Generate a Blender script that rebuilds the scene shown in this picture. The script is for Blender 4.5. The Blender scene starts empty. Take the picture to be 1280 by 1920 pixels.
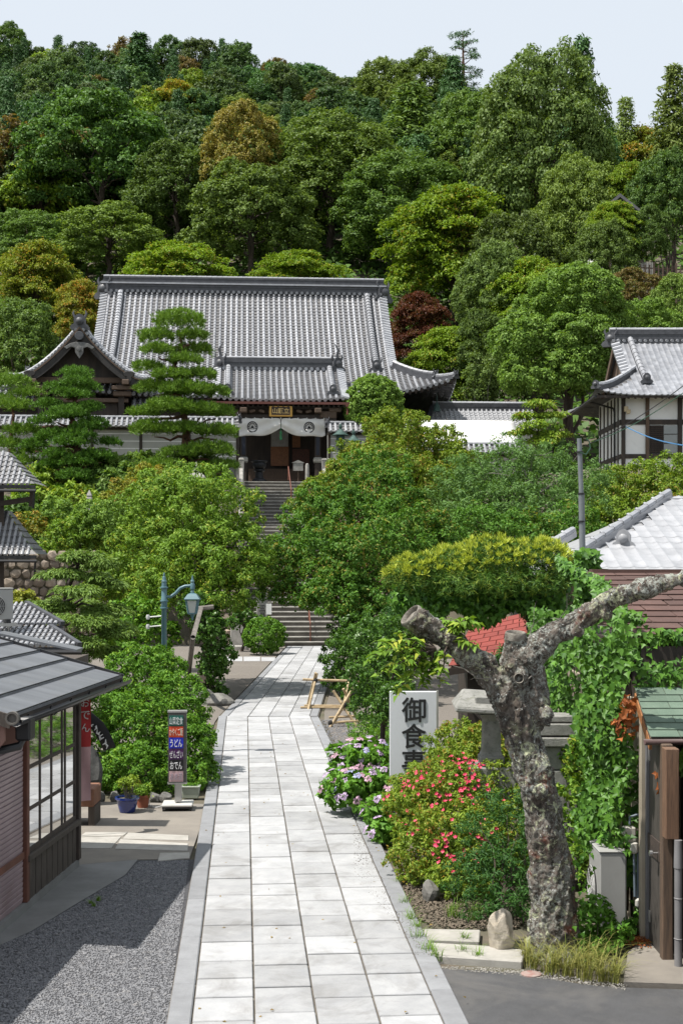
import bpy, bmesh, math, random
import numpy as np
from mathutils import Vector, Matrix, Euler

scene = bpy.context.scene
C = scene.collection
# ------------------------------------------------------------------ camera
F, EYE, HOR = 2500.0, 4.0, 1060.0          # focal length in photo pixels, eye height, horizon row
cam_d = bpy.data.cameras.new('camera'); cam = bpy.data.objects.new('camera', cam_d); C.objects.link(cam)
cam.location = (0, 0, EYE); cam.rotation_euler = (math.radians(90), 0, 0)
cam_d.sensor_fit = 'VERTICAL'; cam_d.sensor_height = 36.0; cam_d.lens = 36.0*F/1920.0
cam_d.shift_y = (HOR-960.0)/1920.0
cam_d.clip_start = 0.1; cam_d.clip_end = 6000
scene.camera = cam
# ------------------------------------------------------------------ sky and sun
SUN_L = Vector((1.0, 0.36, -2.15)).normalized()       # the way the light travels
elev = math.asin(-SUN_L.z); azim = math.atan2(-SUN_L.x, -SUN_L.y)
w = bpy.data.worlds.new('World'); scene.world = w; w.use_nodes = True
nt = w.node_tree; nt.nodes.clear()
sky = nt.nodes.new('ShaderNodeTexSky'); sky.sky_type = 'NISHITA'; sky.sun_disc = False
sky.sun_elevation = elev; sky.sun_rotation = azim % (2*math.pi)
sky.dust_density = 2.0; sky.air_density = 1.0; sky.ozone_density = 1.0; sky.altitude = 100
veil = nt.nodes.new('ShaderNodeMix'); veil.data_type = 'RGBA'
veil.inputs[0].default_value = 0.84
veil.inputs[7].default_value = (7.9, 8.5, 9.15, 1)      # thin even high cloud
bg = nt.nodes.new('ShaderNodeBackground'); bg.inputs[1].default_value = 0.076
wo = nt.nodes.new('ShaderNodeOutputWorld')
nt.links.new(sky.outputs[0], veil.inputs[6]); nt.links.new(veil.outputs[2], bg.inputs[0]); nt.links.new(bg.outputs[0], wo.inputs[0])
sun_d = bpy.data.lights.new('sun', 'SUN'); sun = bpy.data.objects.new('sun', sun_d); C.objects.link(sun)
sun_d.energy = 5.0; sun_d.angle = math.radians(0.55); sun_d.color = (1.0, 0.955, 0.89)
sun.rotation_euler = SUN_L.to_track_quat('-Z', 'Y').to_euler(); sun.location = (-30, -10, 60)
vs = scene.view_settings
vs.view_transform = 'Standard'; vs.look = 'None'; vs.gamma = 1.0; vs.exposure = 0.56; vs.use_curve_mapping = False
scene.cycles.max_bounces = 8; scene.cycles.diffuse_bounces = 2; scene.cycles.glossy_bounces = 3
scene.cycles.transmission_bounces = 4; scene.cycles.transparent_max_bounces = 6
scene.cycles.use_denoising = True

# ------------------------------------------------------------------ placing helpers
def P(px, py, y):
    return Vector(((px-640.0)*y/F, y, EYE+(HOR-py)*y/F))
def G(px, py, z=0.0):
    y = (EYE-z)*F/(py-HOR)
    return Vector(((px-640.0)*y/F, y, z))
def PX(px, y): return (px-640.0)*y/F
def HZ(py, y): return EYE+(HOR-py)*y/F

# ------------------------------------------------------------------ objects
def tag(o, label=None, cat=None, group=None, kind=None):
    if label: o['label'] = label
    if cat: o['category'] = cat
    if group: o['group'] = group
    if kind: o['kind'] = kind
    return o
def thing(name, label, cat, loc=(0, 0, 0), rz=0.0, group=None):
    o = bpy.data.objects.new(name, None); C.objects.link(o)
    o.location = loc; o.rotation_euler = (0, 0, rz); o.empty_display_size = 0.2
    return tag(o, label, cat, group)
def link(me, name, mat=None, parent=None):
    o = bpy.data.objects.new(name, me); C.objects.link(o)
    if mat is not None and not me.materials: me.materials.append(mat)
    if parent is not None: o.parent = parent
    return o
def inst(me, name, parent=None, loc=(0, 0, 0), rot=(0, 0, 0), scale=(1, 1, 1)):
    o = bpy.data.objects.new(name, me); C.objects.link(o)
    o.location = loc; o.rotation_euler = rot; o.scale = scale
    if parent is not None: o.parent = parent
    return o
def copy_tree(o, parent=None):
    c = o.copy(); C.objects.link(c); c.parent = parent
    for ch in list(o.children): copy_tree(ch, c)
    return c

class MB:
    """collects vertices and faces, then becomes ONE mesh"""
    def __init__(s): s.v = []; s.f = []
    def add(s, vs, fs, M=None):
        b = len(s.v)
        for p in vs:
            p = Vector(p); s.v.append(M @ p if M is not None else p)
        for f in fs: s.f.append([b+i for i in f])
        return s
    def box(s, c, d, rz=0, rx=0, ry=0, taper=1.0):
        hx, hy, hz = d[0]/2, d[1]/2, d[2]/2
        M = Matrix.Translation(c) @ Euler((rx, ry, rz)).to_matrix().to_4x4()
        t = taper
        vs = [(-hx, -hy, -hz), (hx, -hy, -hz), (hx, hy, -hz), (-hx, hy, -hz), (-hx*t, -hy*t, hz), (hx*t, -hy*t, hz), (hx*t, hy*t, hz), (-hx*t, hy*t, hz)]
        return s.add(vs, [(0, 3, 2, 1), (4, 5, 6, 7), (0, 1, 5, 4), (1, 2, 6, 5), (2, 3, 7, 6), (3, 0, 4, 7)], M)
    def span(s, x0, x1, y0, y1, z0, z1):
        return s.box(((x0+x1)/2, (y0+y1)/2, (z0+z1)/2), (abs(x1-x0), abs(y1-y0), abs(z1-z0)))
    def bar(s, a, b, wx, wz):
        a = Vector(a); b = Vector(b); d = b-a; L = d.length
        M = Matrix.Translation((a+b)/2) @ d.to_track_quat('Y', 'Z').to_matrix().to_4x4()
        hx, hy, hz = wx/2, L/2, wz/2
        vs = [(-hx, -hy, -hz), (hx, -hy, -hz), (hx, hy, -hz), (-hx, hy, -hz), (-hx, -hy, hz), (hx, -hy, hz), (hx, hy, hz), (-hx, hy, hz)]
        return s.add(vs, [(0, 3, 2, 1), (4, 5, 6, 7), (0, 1, 5, 4), (1, 2, 6, 5), (2, 3, 7, 6), (3, 0, 4, 7)], M)
    def tube(s, path, r, n=8, cap=True, rough=0.0, rng=None):
        path = [Vector(p) for p in path]; m = len(path)
        if not hasattr(r, '__len__'): r = [r]*m
        b = len(s.v); up = Vector((0, 0, 1)); prev = None
        for i, p in enumerate(path):
            t = (path[min(i+1, m-1)]-path[max(i-1, 0)])
            if t.length < 1e-9: t = Vector((0, 0, 1))
            t.normalize()
            if prev is None:
                ref = Vector((1, 0, 0)) if abs(t.x) < 0.8 else Vector((0, 1, 0))
                u = (ref-t*ref.dot(t)).normalized()
            else:
                u = (prev-t*prev.dot(t)).normalized()
            prev = u; v = t.cross(u)
            for k in range(n):
                a = 2*math.pi*k/n; rr = r[i]
                if rough and rng is not None: rr *= 1+rough*(rng.random()*2-1)
                s.v.append(p+u*math.cos(a)*rr+v*math.sin(a)*rr)
        for i in range(m-1):
            for k in range(n):
                k2 = (k+1) % n
                s.f.append([b+i*n+k, b+i*n+k2, b+(i+1)*n+k2, b+(i+1)*n+k])
        if cap:
            s.f.append([b+k for k in range(n)][::-1]); s.f.append([b+(m-1)*n+k for k in range(n)])
        return s
    def lathe(s, prof, c=(0, 0, 0), n=16, M=None, sq=None):
        b = len(s.v); c = Vector(c)
        for (r, z) in prof:
            for k in range(n):
                a = 2*math.pi*(k+(0.5 if sq else 0))/n
                p = Vector((r*math.cos(a), r*math.sin(a), z))
                s.v.append((M @ p if M is not None else p)+c)
        for i in range(len(prof)-1):
            for k in range(n):
                k2 = (k+1) % n
                s.f.append([b+i*n+k, b+i*n+k2, b+(i+1)*n+k2, b+(i+1)*n+k])
        s.f.append([b+k for k in range(n)][::-1]); s.f.append([b+(len(prof)-1)*n+k for k in range(n)])
        return s
    def prism(s, poly, d, M=None):
        """2-D polygon in x,z pushed along y by d"""
        n = len(poly)
        vs = [(x, 0, z) for x, z in poly]+[(x, d, z) for x, z in poly]
        fs = [list(range(n)), list(range(2*n-1, n-1, -1))]+[[i, n+i, n+(i+1) % n, (i+1) % n] for i in range(n)]
        return s.add(vs, fs, M)
    def slab(s, poly, z0, z1):
        n = len(poly)
        vs = [(x, y, z0) for x, y in poly]+[(x, y, z1) for x, y in poly]
        fs = [list(range(n))[::-1], list(range(n, 2*n))]+[[i, (i+1) % n, n+(i+1) % n, n+i] for i in range(n)]
        return s.add(vs, fs)
    def mesh(s, name, mat=None, smooth=False, bevel=0.0, seg=1):
        me = bpy.data.meshes.new(name); me.from_pydata([tuple(v) for v in s.v], [], s.f)
        bm = bmesh.new(); bm.from_mesh(me)
        bmesh.ops.recalc_face_normals(bm, faces=bm.faces)
        if bevel > 0:
            bmesh.ops.bevel(bm, geom=[e for e in bm.edges if len(e.link_faces) == 2 and e.calc_face_angle(0) > 0.5], offset=bevel, segments=seg, affect='EDGES', clamp_overlap=True)
        bm.to_mesh(me); bm.free()
        if smooth:
            me.polygons.foreach_set('use_smooth', [True]*len(me.polygons))
            try: me.set_sharp_from_angle(angle=math.radians(42))
            except Exception: pass
        if mat is not None: me.materials.append(mat)
        return me
    def build(s, name, mat, parent=None, smooth=False, bevel=0.0, seg=1):
        return link(s.mesh(name, mat, smooth, bevel, seg), name, None, parent)

def np_mesh(name, V, faces4=None, faces3=None, mat=None, smooth=False):
    me = bpy.data.meshes.new(name)
    n4 = 0 if faces4 is None else len(faces4); n3 = 0 if faces3 is None else len(faces3)
    me.vertices.add(len(V)); me.vertices.foreach_set('co', np.asarray(V, dtype=np.float32).ravel())
    loops = []; starts = []; k = 0
    if n4: loops.append(np.asarray(faces4, dtype=np.int32).ravel()); starts.append(np.arange(n4, dtype=np.int32)*4); k = 4*n4
    if n3: loops.append(np.asarray(faces3, dtype=np.int32).ravel()); starts.append(np.arange(n3, dtype=np.int32)*3+k)
    L = np.concatenate(loops); S = np.concatenate(starts)
    me.loops.add(len(L)); me.loops.foreach_set('vertex_index', L)
    me.polygons.add(len(S)); me.polygons.foreach_set('loop_start', S)
    me.update(calc_edges=True); me.validate()
    if smooth: me.polygons.foreach_set('use_smooth', np.ones(len(S), dtype=bool))
    if mat is not None: me.materials.append(mat)
    return me

# ------------------------------------------------------------------ materials
def _nodes(name):
    m = bpy.data.materials.new(name); m.use_nodes = True
    nt = m.node_tree; nt.nodes.clear()
    return m, nt
def _mix(nt, a, b, fac, mode='MIX'):
    n = nt.nodes.new('ShaderNodeMix'); n.data_type = 'RGBA'; n.blend_type = mode
    for sock, val in ((n.inputs[0], fac), (n.inputs[6], a), (n.inputs[7], b)):
        if hasattr(val, 'is_linked') or hasattr(val, 'links'): nt.links.new(val, sock)
        elif isinstance(val, (int, float)): sock.default_value = val
        else: sock.default_value = (*val[:3], 1)
    return n.outputs[2]
def _noise(nt, scale, detail=4, rough=0.6, vec=None, dist=0.0):
    n = nt.nodes.new('ShaderNodeTexNoise'); n.inputs['Scale'].default_value = scale
    n.inputs['Detail'].default_value = detail; n.inputs['Roughness'].default_value = rough; n.inputs['Distortion'].default_value = dist
    if vec is not None: nt.links.new(vec, n.inputs['Vector'])
    return n.outputs['Fac']
def _ramp(nt, src, lo, hi, a=0.0, b=1.0):
    n = nt.nodes.new('ShaderNodeMapRange'); n.inputs[1].default_value = lo; n.inputs[2].default_value = hi
    n.inputs[3].default_value = a; n.inputs[4].default_value = b; nt.links.new(src, n.inputs[0])
    return n.outputs[0]
MATS = {}; ALB = 0.83        # real-world colours, matched to the exposure
def mat(name, c1, c2=None, scale=4.0, rough=0.75, bump=0.0, bscale=40.0, metal=0.0, spec=0.4, speck=None, sscale=120.0, samt=0.5,
        rnd=0.0, stain=None, stscale=0.8, stlo=0.55, sthi=0.75, stretch=None, coat=0.0, world=True):
    if name in MATS: return MATS[name]
    m, nt = _nodes(name)
    c2 = c2 or tuple(x*0.75 for x in c1)
    c1, c2, speck, stain = [None if c is None else tuple(x*ALB for x in c) for c in (c1, c2, speck, stain)]
    out = nt.nodes.new('ShaderNodeOutputMaterial'); b = nt.nodes.new('ShaderNodeBsdfPrincipled')
    nt.links.new(b.outputs[0], out.inputs[0])
    if world:
        g = nt.nodes.new('ShaderNodeNewGeometry'); vec = g.outputs['Position']
    else:
        g = nt.nodes.new('ShaderNodeTexCoord'); vec = g.outputs['Object']
    if stretch:
        mp = nt.nodes.new('ShaderNodeMapping'); mp.inputs['Scale'].default_value = stretch
        nt.links.new(vec, mp.inputs[0]); svec = mp.outputs[0]
    else: svec = vec
    col = _mix(nt, c1, c2, _ramp(nt, _noise(nt, scale, 6, 0.65, svec), 0.36, 0.66))
    if speck: col = _mix(nt, col, speck, _ramp(nt, _noise(nt, sscale, 2, 0.6, vec), 0.56, 0.72, 0, samt))
    if stain: col = _mix(nt, col, stain, _ramp(nt, _noise(nt, stscale, 7, 0.7, vec, 0.6), stlo, sthi, 0, 0.85))
    if rnd > 0:
        oi = nt.nodes.new('ShaderNodeObjectInfo')
        hs = nt.nodes.new('ShaderNodeHueSaturation'); nt.links.new(col, hs.inputs['Color'])
        nt.links.new(_ramp(nt, oi.outputs['Random'], 0, 1, 1-rnd, 1+rnd), hs.inputs['Value']); col = hs.outputs[0]
    nt.links.new(col, b.inputs['Base Color'])
    b.inputs['Roughness'].default_value = rough; b.inputs['Metallic'].default_value = metal
    b.inputs['Specular IOR Level'].default_value = spec; b.inputs['Coat Weight'].default_value = coat
    if bump > 0:
        bp = nt.nodes.new('ShaderNodeBump'); bp.inputs['Strength'].default_value = bump; bp.inputs['Distance'].default_value = 0.02
        nt.links.new(_noise(nt, bscale, 5, 0.7, svec), bp.inputs['Height']); nt.links.new(bp.outputs[0], b.inputs['Normal'])
    MATS[name] = m
    return m
def leafmat(name, dark, light, tip=None, tipamt=0.25, trans=0.24, nscale=0.6, rough=0.55, objrnd=0.0, spec=0.18, huernd=0.0):
    if name in MATS: return MATS[name]
    m, nt = _nodes(name)
    out = nt.nodes.new('ShaderNodeOutputMaterial'); b = nt.nodes.new('ShaderNodeBsdfPrincipled')
    tr = nt.nodes.new('ShaderNodeBsdfTranslucent'); mx = nt.nodes.new('ShaderNodeMixShader'); mx.inputs[0].default_value = trans
    g = nt.nodes.new('ShaderNodeNewGeometry'); tc = nt.nodes.new('ShaderNodeTexCoord')
    rp = g.outputs['Random Per Island']
    col = _mix(nt, dark, light, _ramp(nt, rp, 0.0, 1.0))
    col = _mix(nt, col, tuple(0.5*(a+c) for a, c in zip(light, dark)), _ramp(nt, _noise(nt, nscale, 2, 0.5, tc.outputs['Object']), 0.4, 0.62, 0, 0.55))
    if tip:
        f = nt.nodes.new('ShaderNodeMath'); f.operation = 'MULTIPLY'
        nt.links.new(_ramp(nt, _noise(nt, nscale*1.6, 3, 0.6, tc.outputs['Object']), 0.46, 0.6), f.inputs[0])
        nt.links.new(_ramp(nt, rp, 1-tipamt-0.15, 1-tipamt+0.15), f.inputs[1])
        col = _mix(nt, col, tip, f.outputs[0])
    if objrnd > 0 or huernd > 0:
        oi = nt.nodes.new('ShaderNodeObjectInfo'); hs = nt.nodes.new('ShaderNodeHueSaturation'); nt.links.new(col, hs.inputs['Color'])
        nt.links.new(_ramp(nt, oi.outputs['Random'], 0, 1, 1-objrnd, 1+objrnd), hs.inputs['Value'])
        if huernd: 
            mm = nt.nodes.new('ShaderNodeMath'); mm.operation = 'FRACT'; m2 = nt.nodes.new('ShaderNodeMath'); m2.operation = 'MULTIPLY'; m2.inputs[1].default_value = 7.31
            nt.links.new(oi.outputs['Random'], m2.inputs[0]); nt.links.new(m2.outputs[0], mm.inputs[0])
            nt.links.new(_ramp(nt, mm.outputs[0], 0, 1, 0.5-huernd, 0.5+huernd), hs.inputs['Hue'])
        col = hs.outputs[0]
    nt.links.new(col, b.inputs['Base Color']); b.inputs['Roughness'].default_value = rough; b.inputs['Specular IOR Level'].default_value = spec
    tcol = _mix(nt, col, (1.0, 1.0, 0.35), 0.9, 'MULTIPLY')
    bright = nt.nodes.new('ShaderNodeHueSaturation'); bright.inputs['Value'].default_value = 1.5; nt.links.new(tcol, bright.inputs['Color'])
    nt.links.new(bright.outputs[0], tr.inputs[0])
    nt.links.new(b.outputs[0], mx.inputs[1]); nt.links.new(tr.outputs[0], mx.inputs[2]); nt.links.new(mx.outputs[0], out.inputs[0])
    MATS[name] = m
    return m
def plain(name, c, rough=0.5, metal=0.0, spec=0.5):
    return mat(name, c, tuple(x*0.86 for x in c), 3.0, rough, metal=metal, spec=spec)

M_STONE = mat('granite slab', (0.435, 0.438, 0.442), (0.355, 0.36, 0.368), 3.5, 0.8, 0.25, 160, speck=(0.23, 0.23, 0.235), sscale=150, samt=0.6, rnd=0.16, stain=(0.235, 0.23, 0.222), stscale=1.7, stlo=0.50, sthi=0.74)
M_KERB = mat('granite kerb', (0.29, 0.297, 0.308), (0.235, 0.24, 0.25), 5.0, 0.8, 0.25, 160, speck=(0.17, 0.17, 0.18), sscale=150, rnd=0.10, stain=(0.15, 0.145, 0.14), stscale=0.9, stlo=0.6, sthi=0.8)
M_SAND = mat('joint sand', (0.20, 0.175, 0.14), (0.12, 0.105, 0.085), 9, 0.95, 0.5, 80)
M_EARTH = mat('earth', (0.15, 0.125, 0.095), (0.085, 0.085, 0.05), 1.3, 0.95, 0.6, 30)
M_ASPH = mat('asphalt', (0.085, 0.086, 0.09), (0.062, 0.063, 0.066), 2.5, 0.9, 0.5, 190, speck=(0.2, 0.2, 0.2), sscale=210, samt=0.6, stain=(0.15, 0.143, 0.135), stscale=0.9, stlo=0.46, sthi=0.72)
M_GRAVBED = mat('gravel bed', (0.10, 0.10, 0.107), (0.055, 0.056, 0.06), 26, 0.95, 0.8, 90)
M_PEBBLE = mat('pebbles', (0.27, 0.273, 0.285), (0.15, 0.152, 0.162), 18, 0.9, 0.3, 60, speck=(0.5, 0.48, 0.45), sscale=11, samt=0.35)
M_BGRAV = mat('beige gravel', (0.22, 0.195, 0.168), (0.14, 0.124, 0.108), 30, 0.95, 0.8, 70, speck=(0.34, 0.31, 0.28), sscale=46, samt=0.5, stain=(0.23, 0.21, 0.18), stscale=0.35, stlo=0.5, sthi=0.8)
M_CONC = mat('concrete', (0.26, 0.235, 0.20), (0.19, 0.172, 0.15), 1.4, 0.88, 0.25, 60, stain=(0.15, 0.145, 0.135), stscale=0.7, stlo=0.55, sthi=0.8)
M_CONCG = mat('grey concrete', (0.25, 0.25, 0.245), (0.19, 0.19, 0.185), 1.8, 0.88, 0.25, 60, stain=(0.16, 0.155, 0.15), stscale=0.9, stlo=0.56, sthi=0.8)
M_OLDST = mat('weathered stone', (0.40, 0.385, 0.355), (0.28, 0.27, 0.25), 3, 0.9, 0.5, 40, stain=(0.13, 0.13, 0.115), stscale=1.5, stlo=0.52, sthi=0.75, rnd=0.12)
M_DARKST = mat('mossy lantern stone', (0.34, 0.335, 0.31), (0.23, 0.23, 0.21), 7, 0.95, 0.7, 60, speck=(0.12, 0.125, 0.10), sscale=22, samt=0.7, stain=(0.15, 0.16, 0.11), stscale=3)
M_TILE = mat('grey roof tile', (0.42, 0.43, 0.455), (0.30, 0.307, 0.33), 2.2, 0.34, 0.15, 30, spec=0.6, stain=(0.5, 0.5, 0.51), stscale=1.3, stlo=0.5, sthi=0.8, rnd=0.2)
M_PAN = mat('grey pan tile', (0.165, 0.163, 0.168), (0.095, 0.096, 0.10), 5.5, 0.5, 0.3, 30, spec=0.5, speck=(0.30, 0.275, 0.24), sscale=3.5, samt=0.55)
M_RIDGE = mat('dark ridge tile', (0.085, 0.088, 0.098), (0.045, 0.047, 0.053), 3, 0.5, 0.2, 30, spec=0.5)
M_TILELT = mat('pale roof tile', (0.40, 0.405, 0.42), (0.31, 0.315, 0.33), 2.2, 0.4, spec=0.5, rnd=0.07)
M_TIMBER = mat('dark timber', (0.060, 0.044, 0.034), (0.030, 0.024, 0.020), 3, 0.7, 0.2, 60, stretch=(1, 1, 0.2))
M_TIMBER2 = mat('weathered brown timber', (0.16, 0.105, 0.07), (0.085, 0.06, 0.045), 6, 0.75, 0.3, 60, stretch=(6, 6, 0.5))
M_ORWOOD = mat('orange timber', (0.42, 0.19, 0.07), (0.24, 0.10, 0.04), 9, 0.6, 0.2, 60, stretch=(1, 1, 4))
M_PLASTER = mat('white plaster', (0.92, 0.92, 0.90), (0.85, 0.85, 0.83), 1.2, 0.9, stain=(0.6, 0.6, 0.58), stscale=0.5, stlo=0.6, sthi=0.9)
M_GPLAST = mat('grey plaster', (0.50, 0.50, 0.47), (0.43, 0.43, 0.40), 0.8, 0.9, stain=(0.33, 0.33, 0.31), stscale=0.4, stlo=0.55, sthi=0.85)
M_BLACK = plain('black metal', (0.018, 0.018, 0.02), 0.45)
M_BARK = mat('bark', (0.10, 0.075, 0.058), (0.045, 0.036, 0.03), 7, 0.95, 0.8, 22, stretch=(1, 1, 0.35))
M_BARKG = mat('grey bark', (0.22, 0.20, 0.175), (0.11, 0.10, 0.088), 6, 0.95, 0.7, 22, stretch=(1, 1, 0.4))
M_PINEBK = mat('red pine bark', (0.22, 0.11, 0.07), (0.10, 0.06, 0.045), 6, 0.95, 0.8, 18)
# ================================================================== THE GROUND
TA = math.radians(4.0); TO = (-3.96, 90.0); PLAT = 9.6
def t_uv(X, Y):
    dx = X-TO[0]; dy = Y-TO[1]
    return dx*math.cos(TA)+dy*math.sin(TA), -dx*math.sin(TA)+dy*math.cos(TA)
def t_xy(u, v):
    return TO[0]+u*math.cos(TA)-v*math.sin(TA), TO[1]+u*math.sin(TA)+v*math.cos(TA)
def sstep(a, b, x):
    t = np.clip((x-a)/(b-a), 0, 1); return t*t*(3-2*t)
def hz(X, Y):
    X = np.asarray(X, dtype=float); Y = np.asarray(Y, dtype=float)
    u, v = t_uv(X, Y)
    f0 = 67.5-9*sstep(8, 14, X); f1 = 87.0-13*sstep(8, 15, X)
    h = np.where(Y > f0, 2.6*sstep(-0.2, 0.8, Y-f0)+(PLAT-2.7)*sstep(0, 1, (Y-f0-0.5)/(f1-f0)), 0.0)
    stair = (np.abs(u) < 3.6)
    hs = np.clip((v+24.5)/24.5*PLAT-1.1, -0.3, PLAT-0.15)
    h = np.where(stair & (Y > 60) & (v < 1), np.minimum(h, hs), h)
    h = np.minimum(h, PLAT-0.02)
    cap = 126-19*sstep(-60, -10, X)-6*sstep(-10, 15, X)-56*sstep(28, 66, X)
    hill = PLAT+np.clip(Y-116, 0, None)*0.515+1.5*np.sin(X*0.09+Y*0.05)*sstep(120, 150, Y)
    hill = hill+6.0*sstep(225, 300, Y)*(1-sstep(-34, 6, X))
    hill = np.where(hill > cap, cap+(hill-cap)*0.04, hill)
    far = sstep(330, 520, Y)
    hill = hill*(1-far)+30*far
    return np.where(Y > 116, np.maximum(hill, PLAT-0.02), h)

def grid_mesh(name, xs, ys, zf, m):
    X, Y = np.meshgrid(xs, ys); Z = zf(X, Y)
    V = np.stack([X.ravel(), Y.ravel(), Z.ravel()], 1)
    nx, ny = len(xs), len(ys)
    i = np.arange(nx-1)[None, :]+np.arange(ny-1)[:, None]*nx
    Fq = np.stack([i, i+1, i+nx+1, i+nx], -1).reshape(-1, 4)
    return np_mesh(name, V, Fq, None, m, True)
xs = np.concatenate([[-1500, -900, -500, -260], np.arange(-150, -30, 5), np.arange(-30, 30, 1.0), np.arange(30, 155, 5), [260, 500, 900, 1500]])
ys = np.concatenate([[-1500, -800, -200, -60, -20], np.arange(0, 56, 4), np.arange(56, 94, 0.6), np.arange(94, 420, 4), [450, 480, 520, 800, 1200, 1700]])
terrain = link(grid_mesh('terrain', xs, ys, lambda X, Y: hz(X, Y)-0.03, M_EARTH), 'terrain'); tag(terrain, kind='structure')

def sheet(name, pts, z, m, thick=0.03, kind='structure'):
    mb = MB(); mb.slab([(p[0], p[1]) for p in pts], z-thick, z)
    return tag(mb.build(name, m), kind=kind)
# first stretch of the path: left joint line and direction
def pathx(Y): return -1.302-0.0728*(Y-11.63)
K1 = 35.0; PX1 = pathx(K1); COL = 0.545
def path2x(Y): return -2.966+0.0178*(Y-K1)
RNG = random.Random(7)
# base sheets
gravel_poly = [G(325, 1920), G(366, 1612), G(258, 1613), G(235, 1640), G(150, 1690), G(60, 1745), G(0, 1772), G(-120, 1800), G(-500, 1990), G(290, 2060)]
gravel_bed = sheet('gravel_yard', gravel_poly, 0.002, M_GRAVBED)
court = sheet('forecourt', [G(355, 1611), G(391, 1508), (-4.4, 22.6), (-6.2, 22.6), (-6.2, 17.9), G(144, 1622), G(258, 1612)], 0.004, M_CONC)
apron = sheet('concrete_apron', [G(258, 1612.5), G(143, 1622.5), (-3.62, 17.6), (-3.98, 11.0), (-3.6, 9.8), G(0, 1773), G(60, 1746), G(150, 1691), G(235, 1641)], 0.006, M_CONCG, 0.06)
asph = sheet('asphalt_road', [G(880, 1945), G(828, 1816), G(985, 1826), G(1090, 1846), G(1170, 1852), G(1290, 1856), (6.0, 12.9), (6.0, 6.0), (0.9, 6.0)], 0.003, M_ASPH)
pad = sheet('concrete_pad', [G(1168, 1848), G(1176, 1792), G(1205, 1768), (3.30, 14.2), (5.5, 14.2), (5.5, 12.7), G(1290, 1852)], 0.035, M_CONC, 0.06)
bg_l = sheet('gravel_court', [(path2x(36)-0.3, 35.4), (path2x(66)-0.3, 66.8), (-16, 66.8), (-16, 34.0), (-7.5, 27.0), (pathx(29)-.3, 27.5), (pathx(34)-.3, 34.0)], 0.002, M_BGRAV)
bg_r = sheet('gravel_court', [(path2x(35)+2.5, 36.4), (path2x(66)+2.5, 66.8), (8, 66.8), (7, 34), (2.0, 24.0), (pathx(26)+2.55, 25.5), (pathx(34.2)+2.5, 34.4)], 0.002, M_BGRAV)

# ---- the paved path: bed, slabs, kerb stones
bed = MB()
a0, a1 = 8.5, K1
bed.slab([(pathx(a0)-0.22, a0), (pathx(a0)+4*COL+0.22, a0), (pathx(a1)+4*COL+0.22, a1), (path2x(66.4)+4*0.532+0.2, 66.4), (path2x(66.4)-0.2, 66.4), (pathx(a1)-0.22, a1)], -0.02, 0.022)
path = bed.build('path', M_SAND); tag(path, kind='structure')
um = MB(); um.box((0, 0, 0), (1, 1, 0.08)); SLAB = None
def slab_mesh(wx, wy, name, m, bev=0.008):
    mb = MB(); mb.box((0, 0, 0), (wx, wy, 0.08)); return mb.mesh(name, m, bevel=bev)
slab_me = slab_mesh(COL-0.018, 0.75-0.012, 'slab', M_STONE); slab2_me = slab_mesh(0.532-0.016, 1.1-0.016, 'slab', M_STONE)
kerb_me = slab_mesh(0.205, 1.4, 'kerb_stone', M_KERB, 0.012)
ang1 = math.atan(0.0728); ang2 = -math.atan(0.0178)
for c in range(4):
    y = 8.6-RNG.random()*0.5
    while True:
        L = RNG.choice([0.56, 0.64, 0.68, 0.68, 0.72, 0.84])
        if y+L > K1+0.1: L = K1-y
        if L < 0.2: break
        yc = y+L/2
        inst(slab_me, 'slab', path, (pathx(yc)+(c+0.5)*COL, yc, 0.010+RNG.uniform(-0.005, 0.005)), (RNG.uniform(-.003, .003), RNG.uniform(-.003, .003), ang1), (1+RNG.uniform(-.006, .004), (L-0.034)/0.738, 1))
        y += L
        if y >= K1-0.01: break
    y = K1
    while y < 65.2:
        L = RNG.choice([0.9, 1.0, 1.1, 1.2])
        if y+L > 65.2: L = 65.3-y
        if L < 0.2: break
        yc = y+L/2
        inst(slab2_me, 'slab', path, (path2x(yc)+(c+0.5)*0.532, yc, 0.008+RNG.uniform(-0.003, 0.003)), (0, 0, ang2), (1, (L-0.05)/1.084, 1))
        y += L
for side in (0, 1):
    y = 8.6
    while y < K1-0.3:
        L = min(RNG.choice([1.2, 1.4, 1.6]), K1-y); yc = y+L/2
        x = pathx(yc)-0.11 if side == 0 else pathx(yc)+4*COL+0.11
        inst(kerb_me, 'kerb_stone', path, (x, yc, 0.012+RNG.uniform(-.003, .003)), (0, 0, ang1), (1, (L-0.01)/1.4, 1)); y += L
    y = K1+0.02
    while y < 65.0:
        L = min(RNG.choice([1.3, 1.5, 1.8]), 65.2-y); yc = y+L/2
        x = path2x(yc)-0.11 if side == 0 else path2x(yc)+4*0.532+0.11
        inst(kerb_me, 'kerb_stone', path, (x, yc, 0.012+RNG.uniform(-.003, .003)), (0, 0, ang2), (1, (L-0.012)/1.4, 1)); y += L
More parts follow.
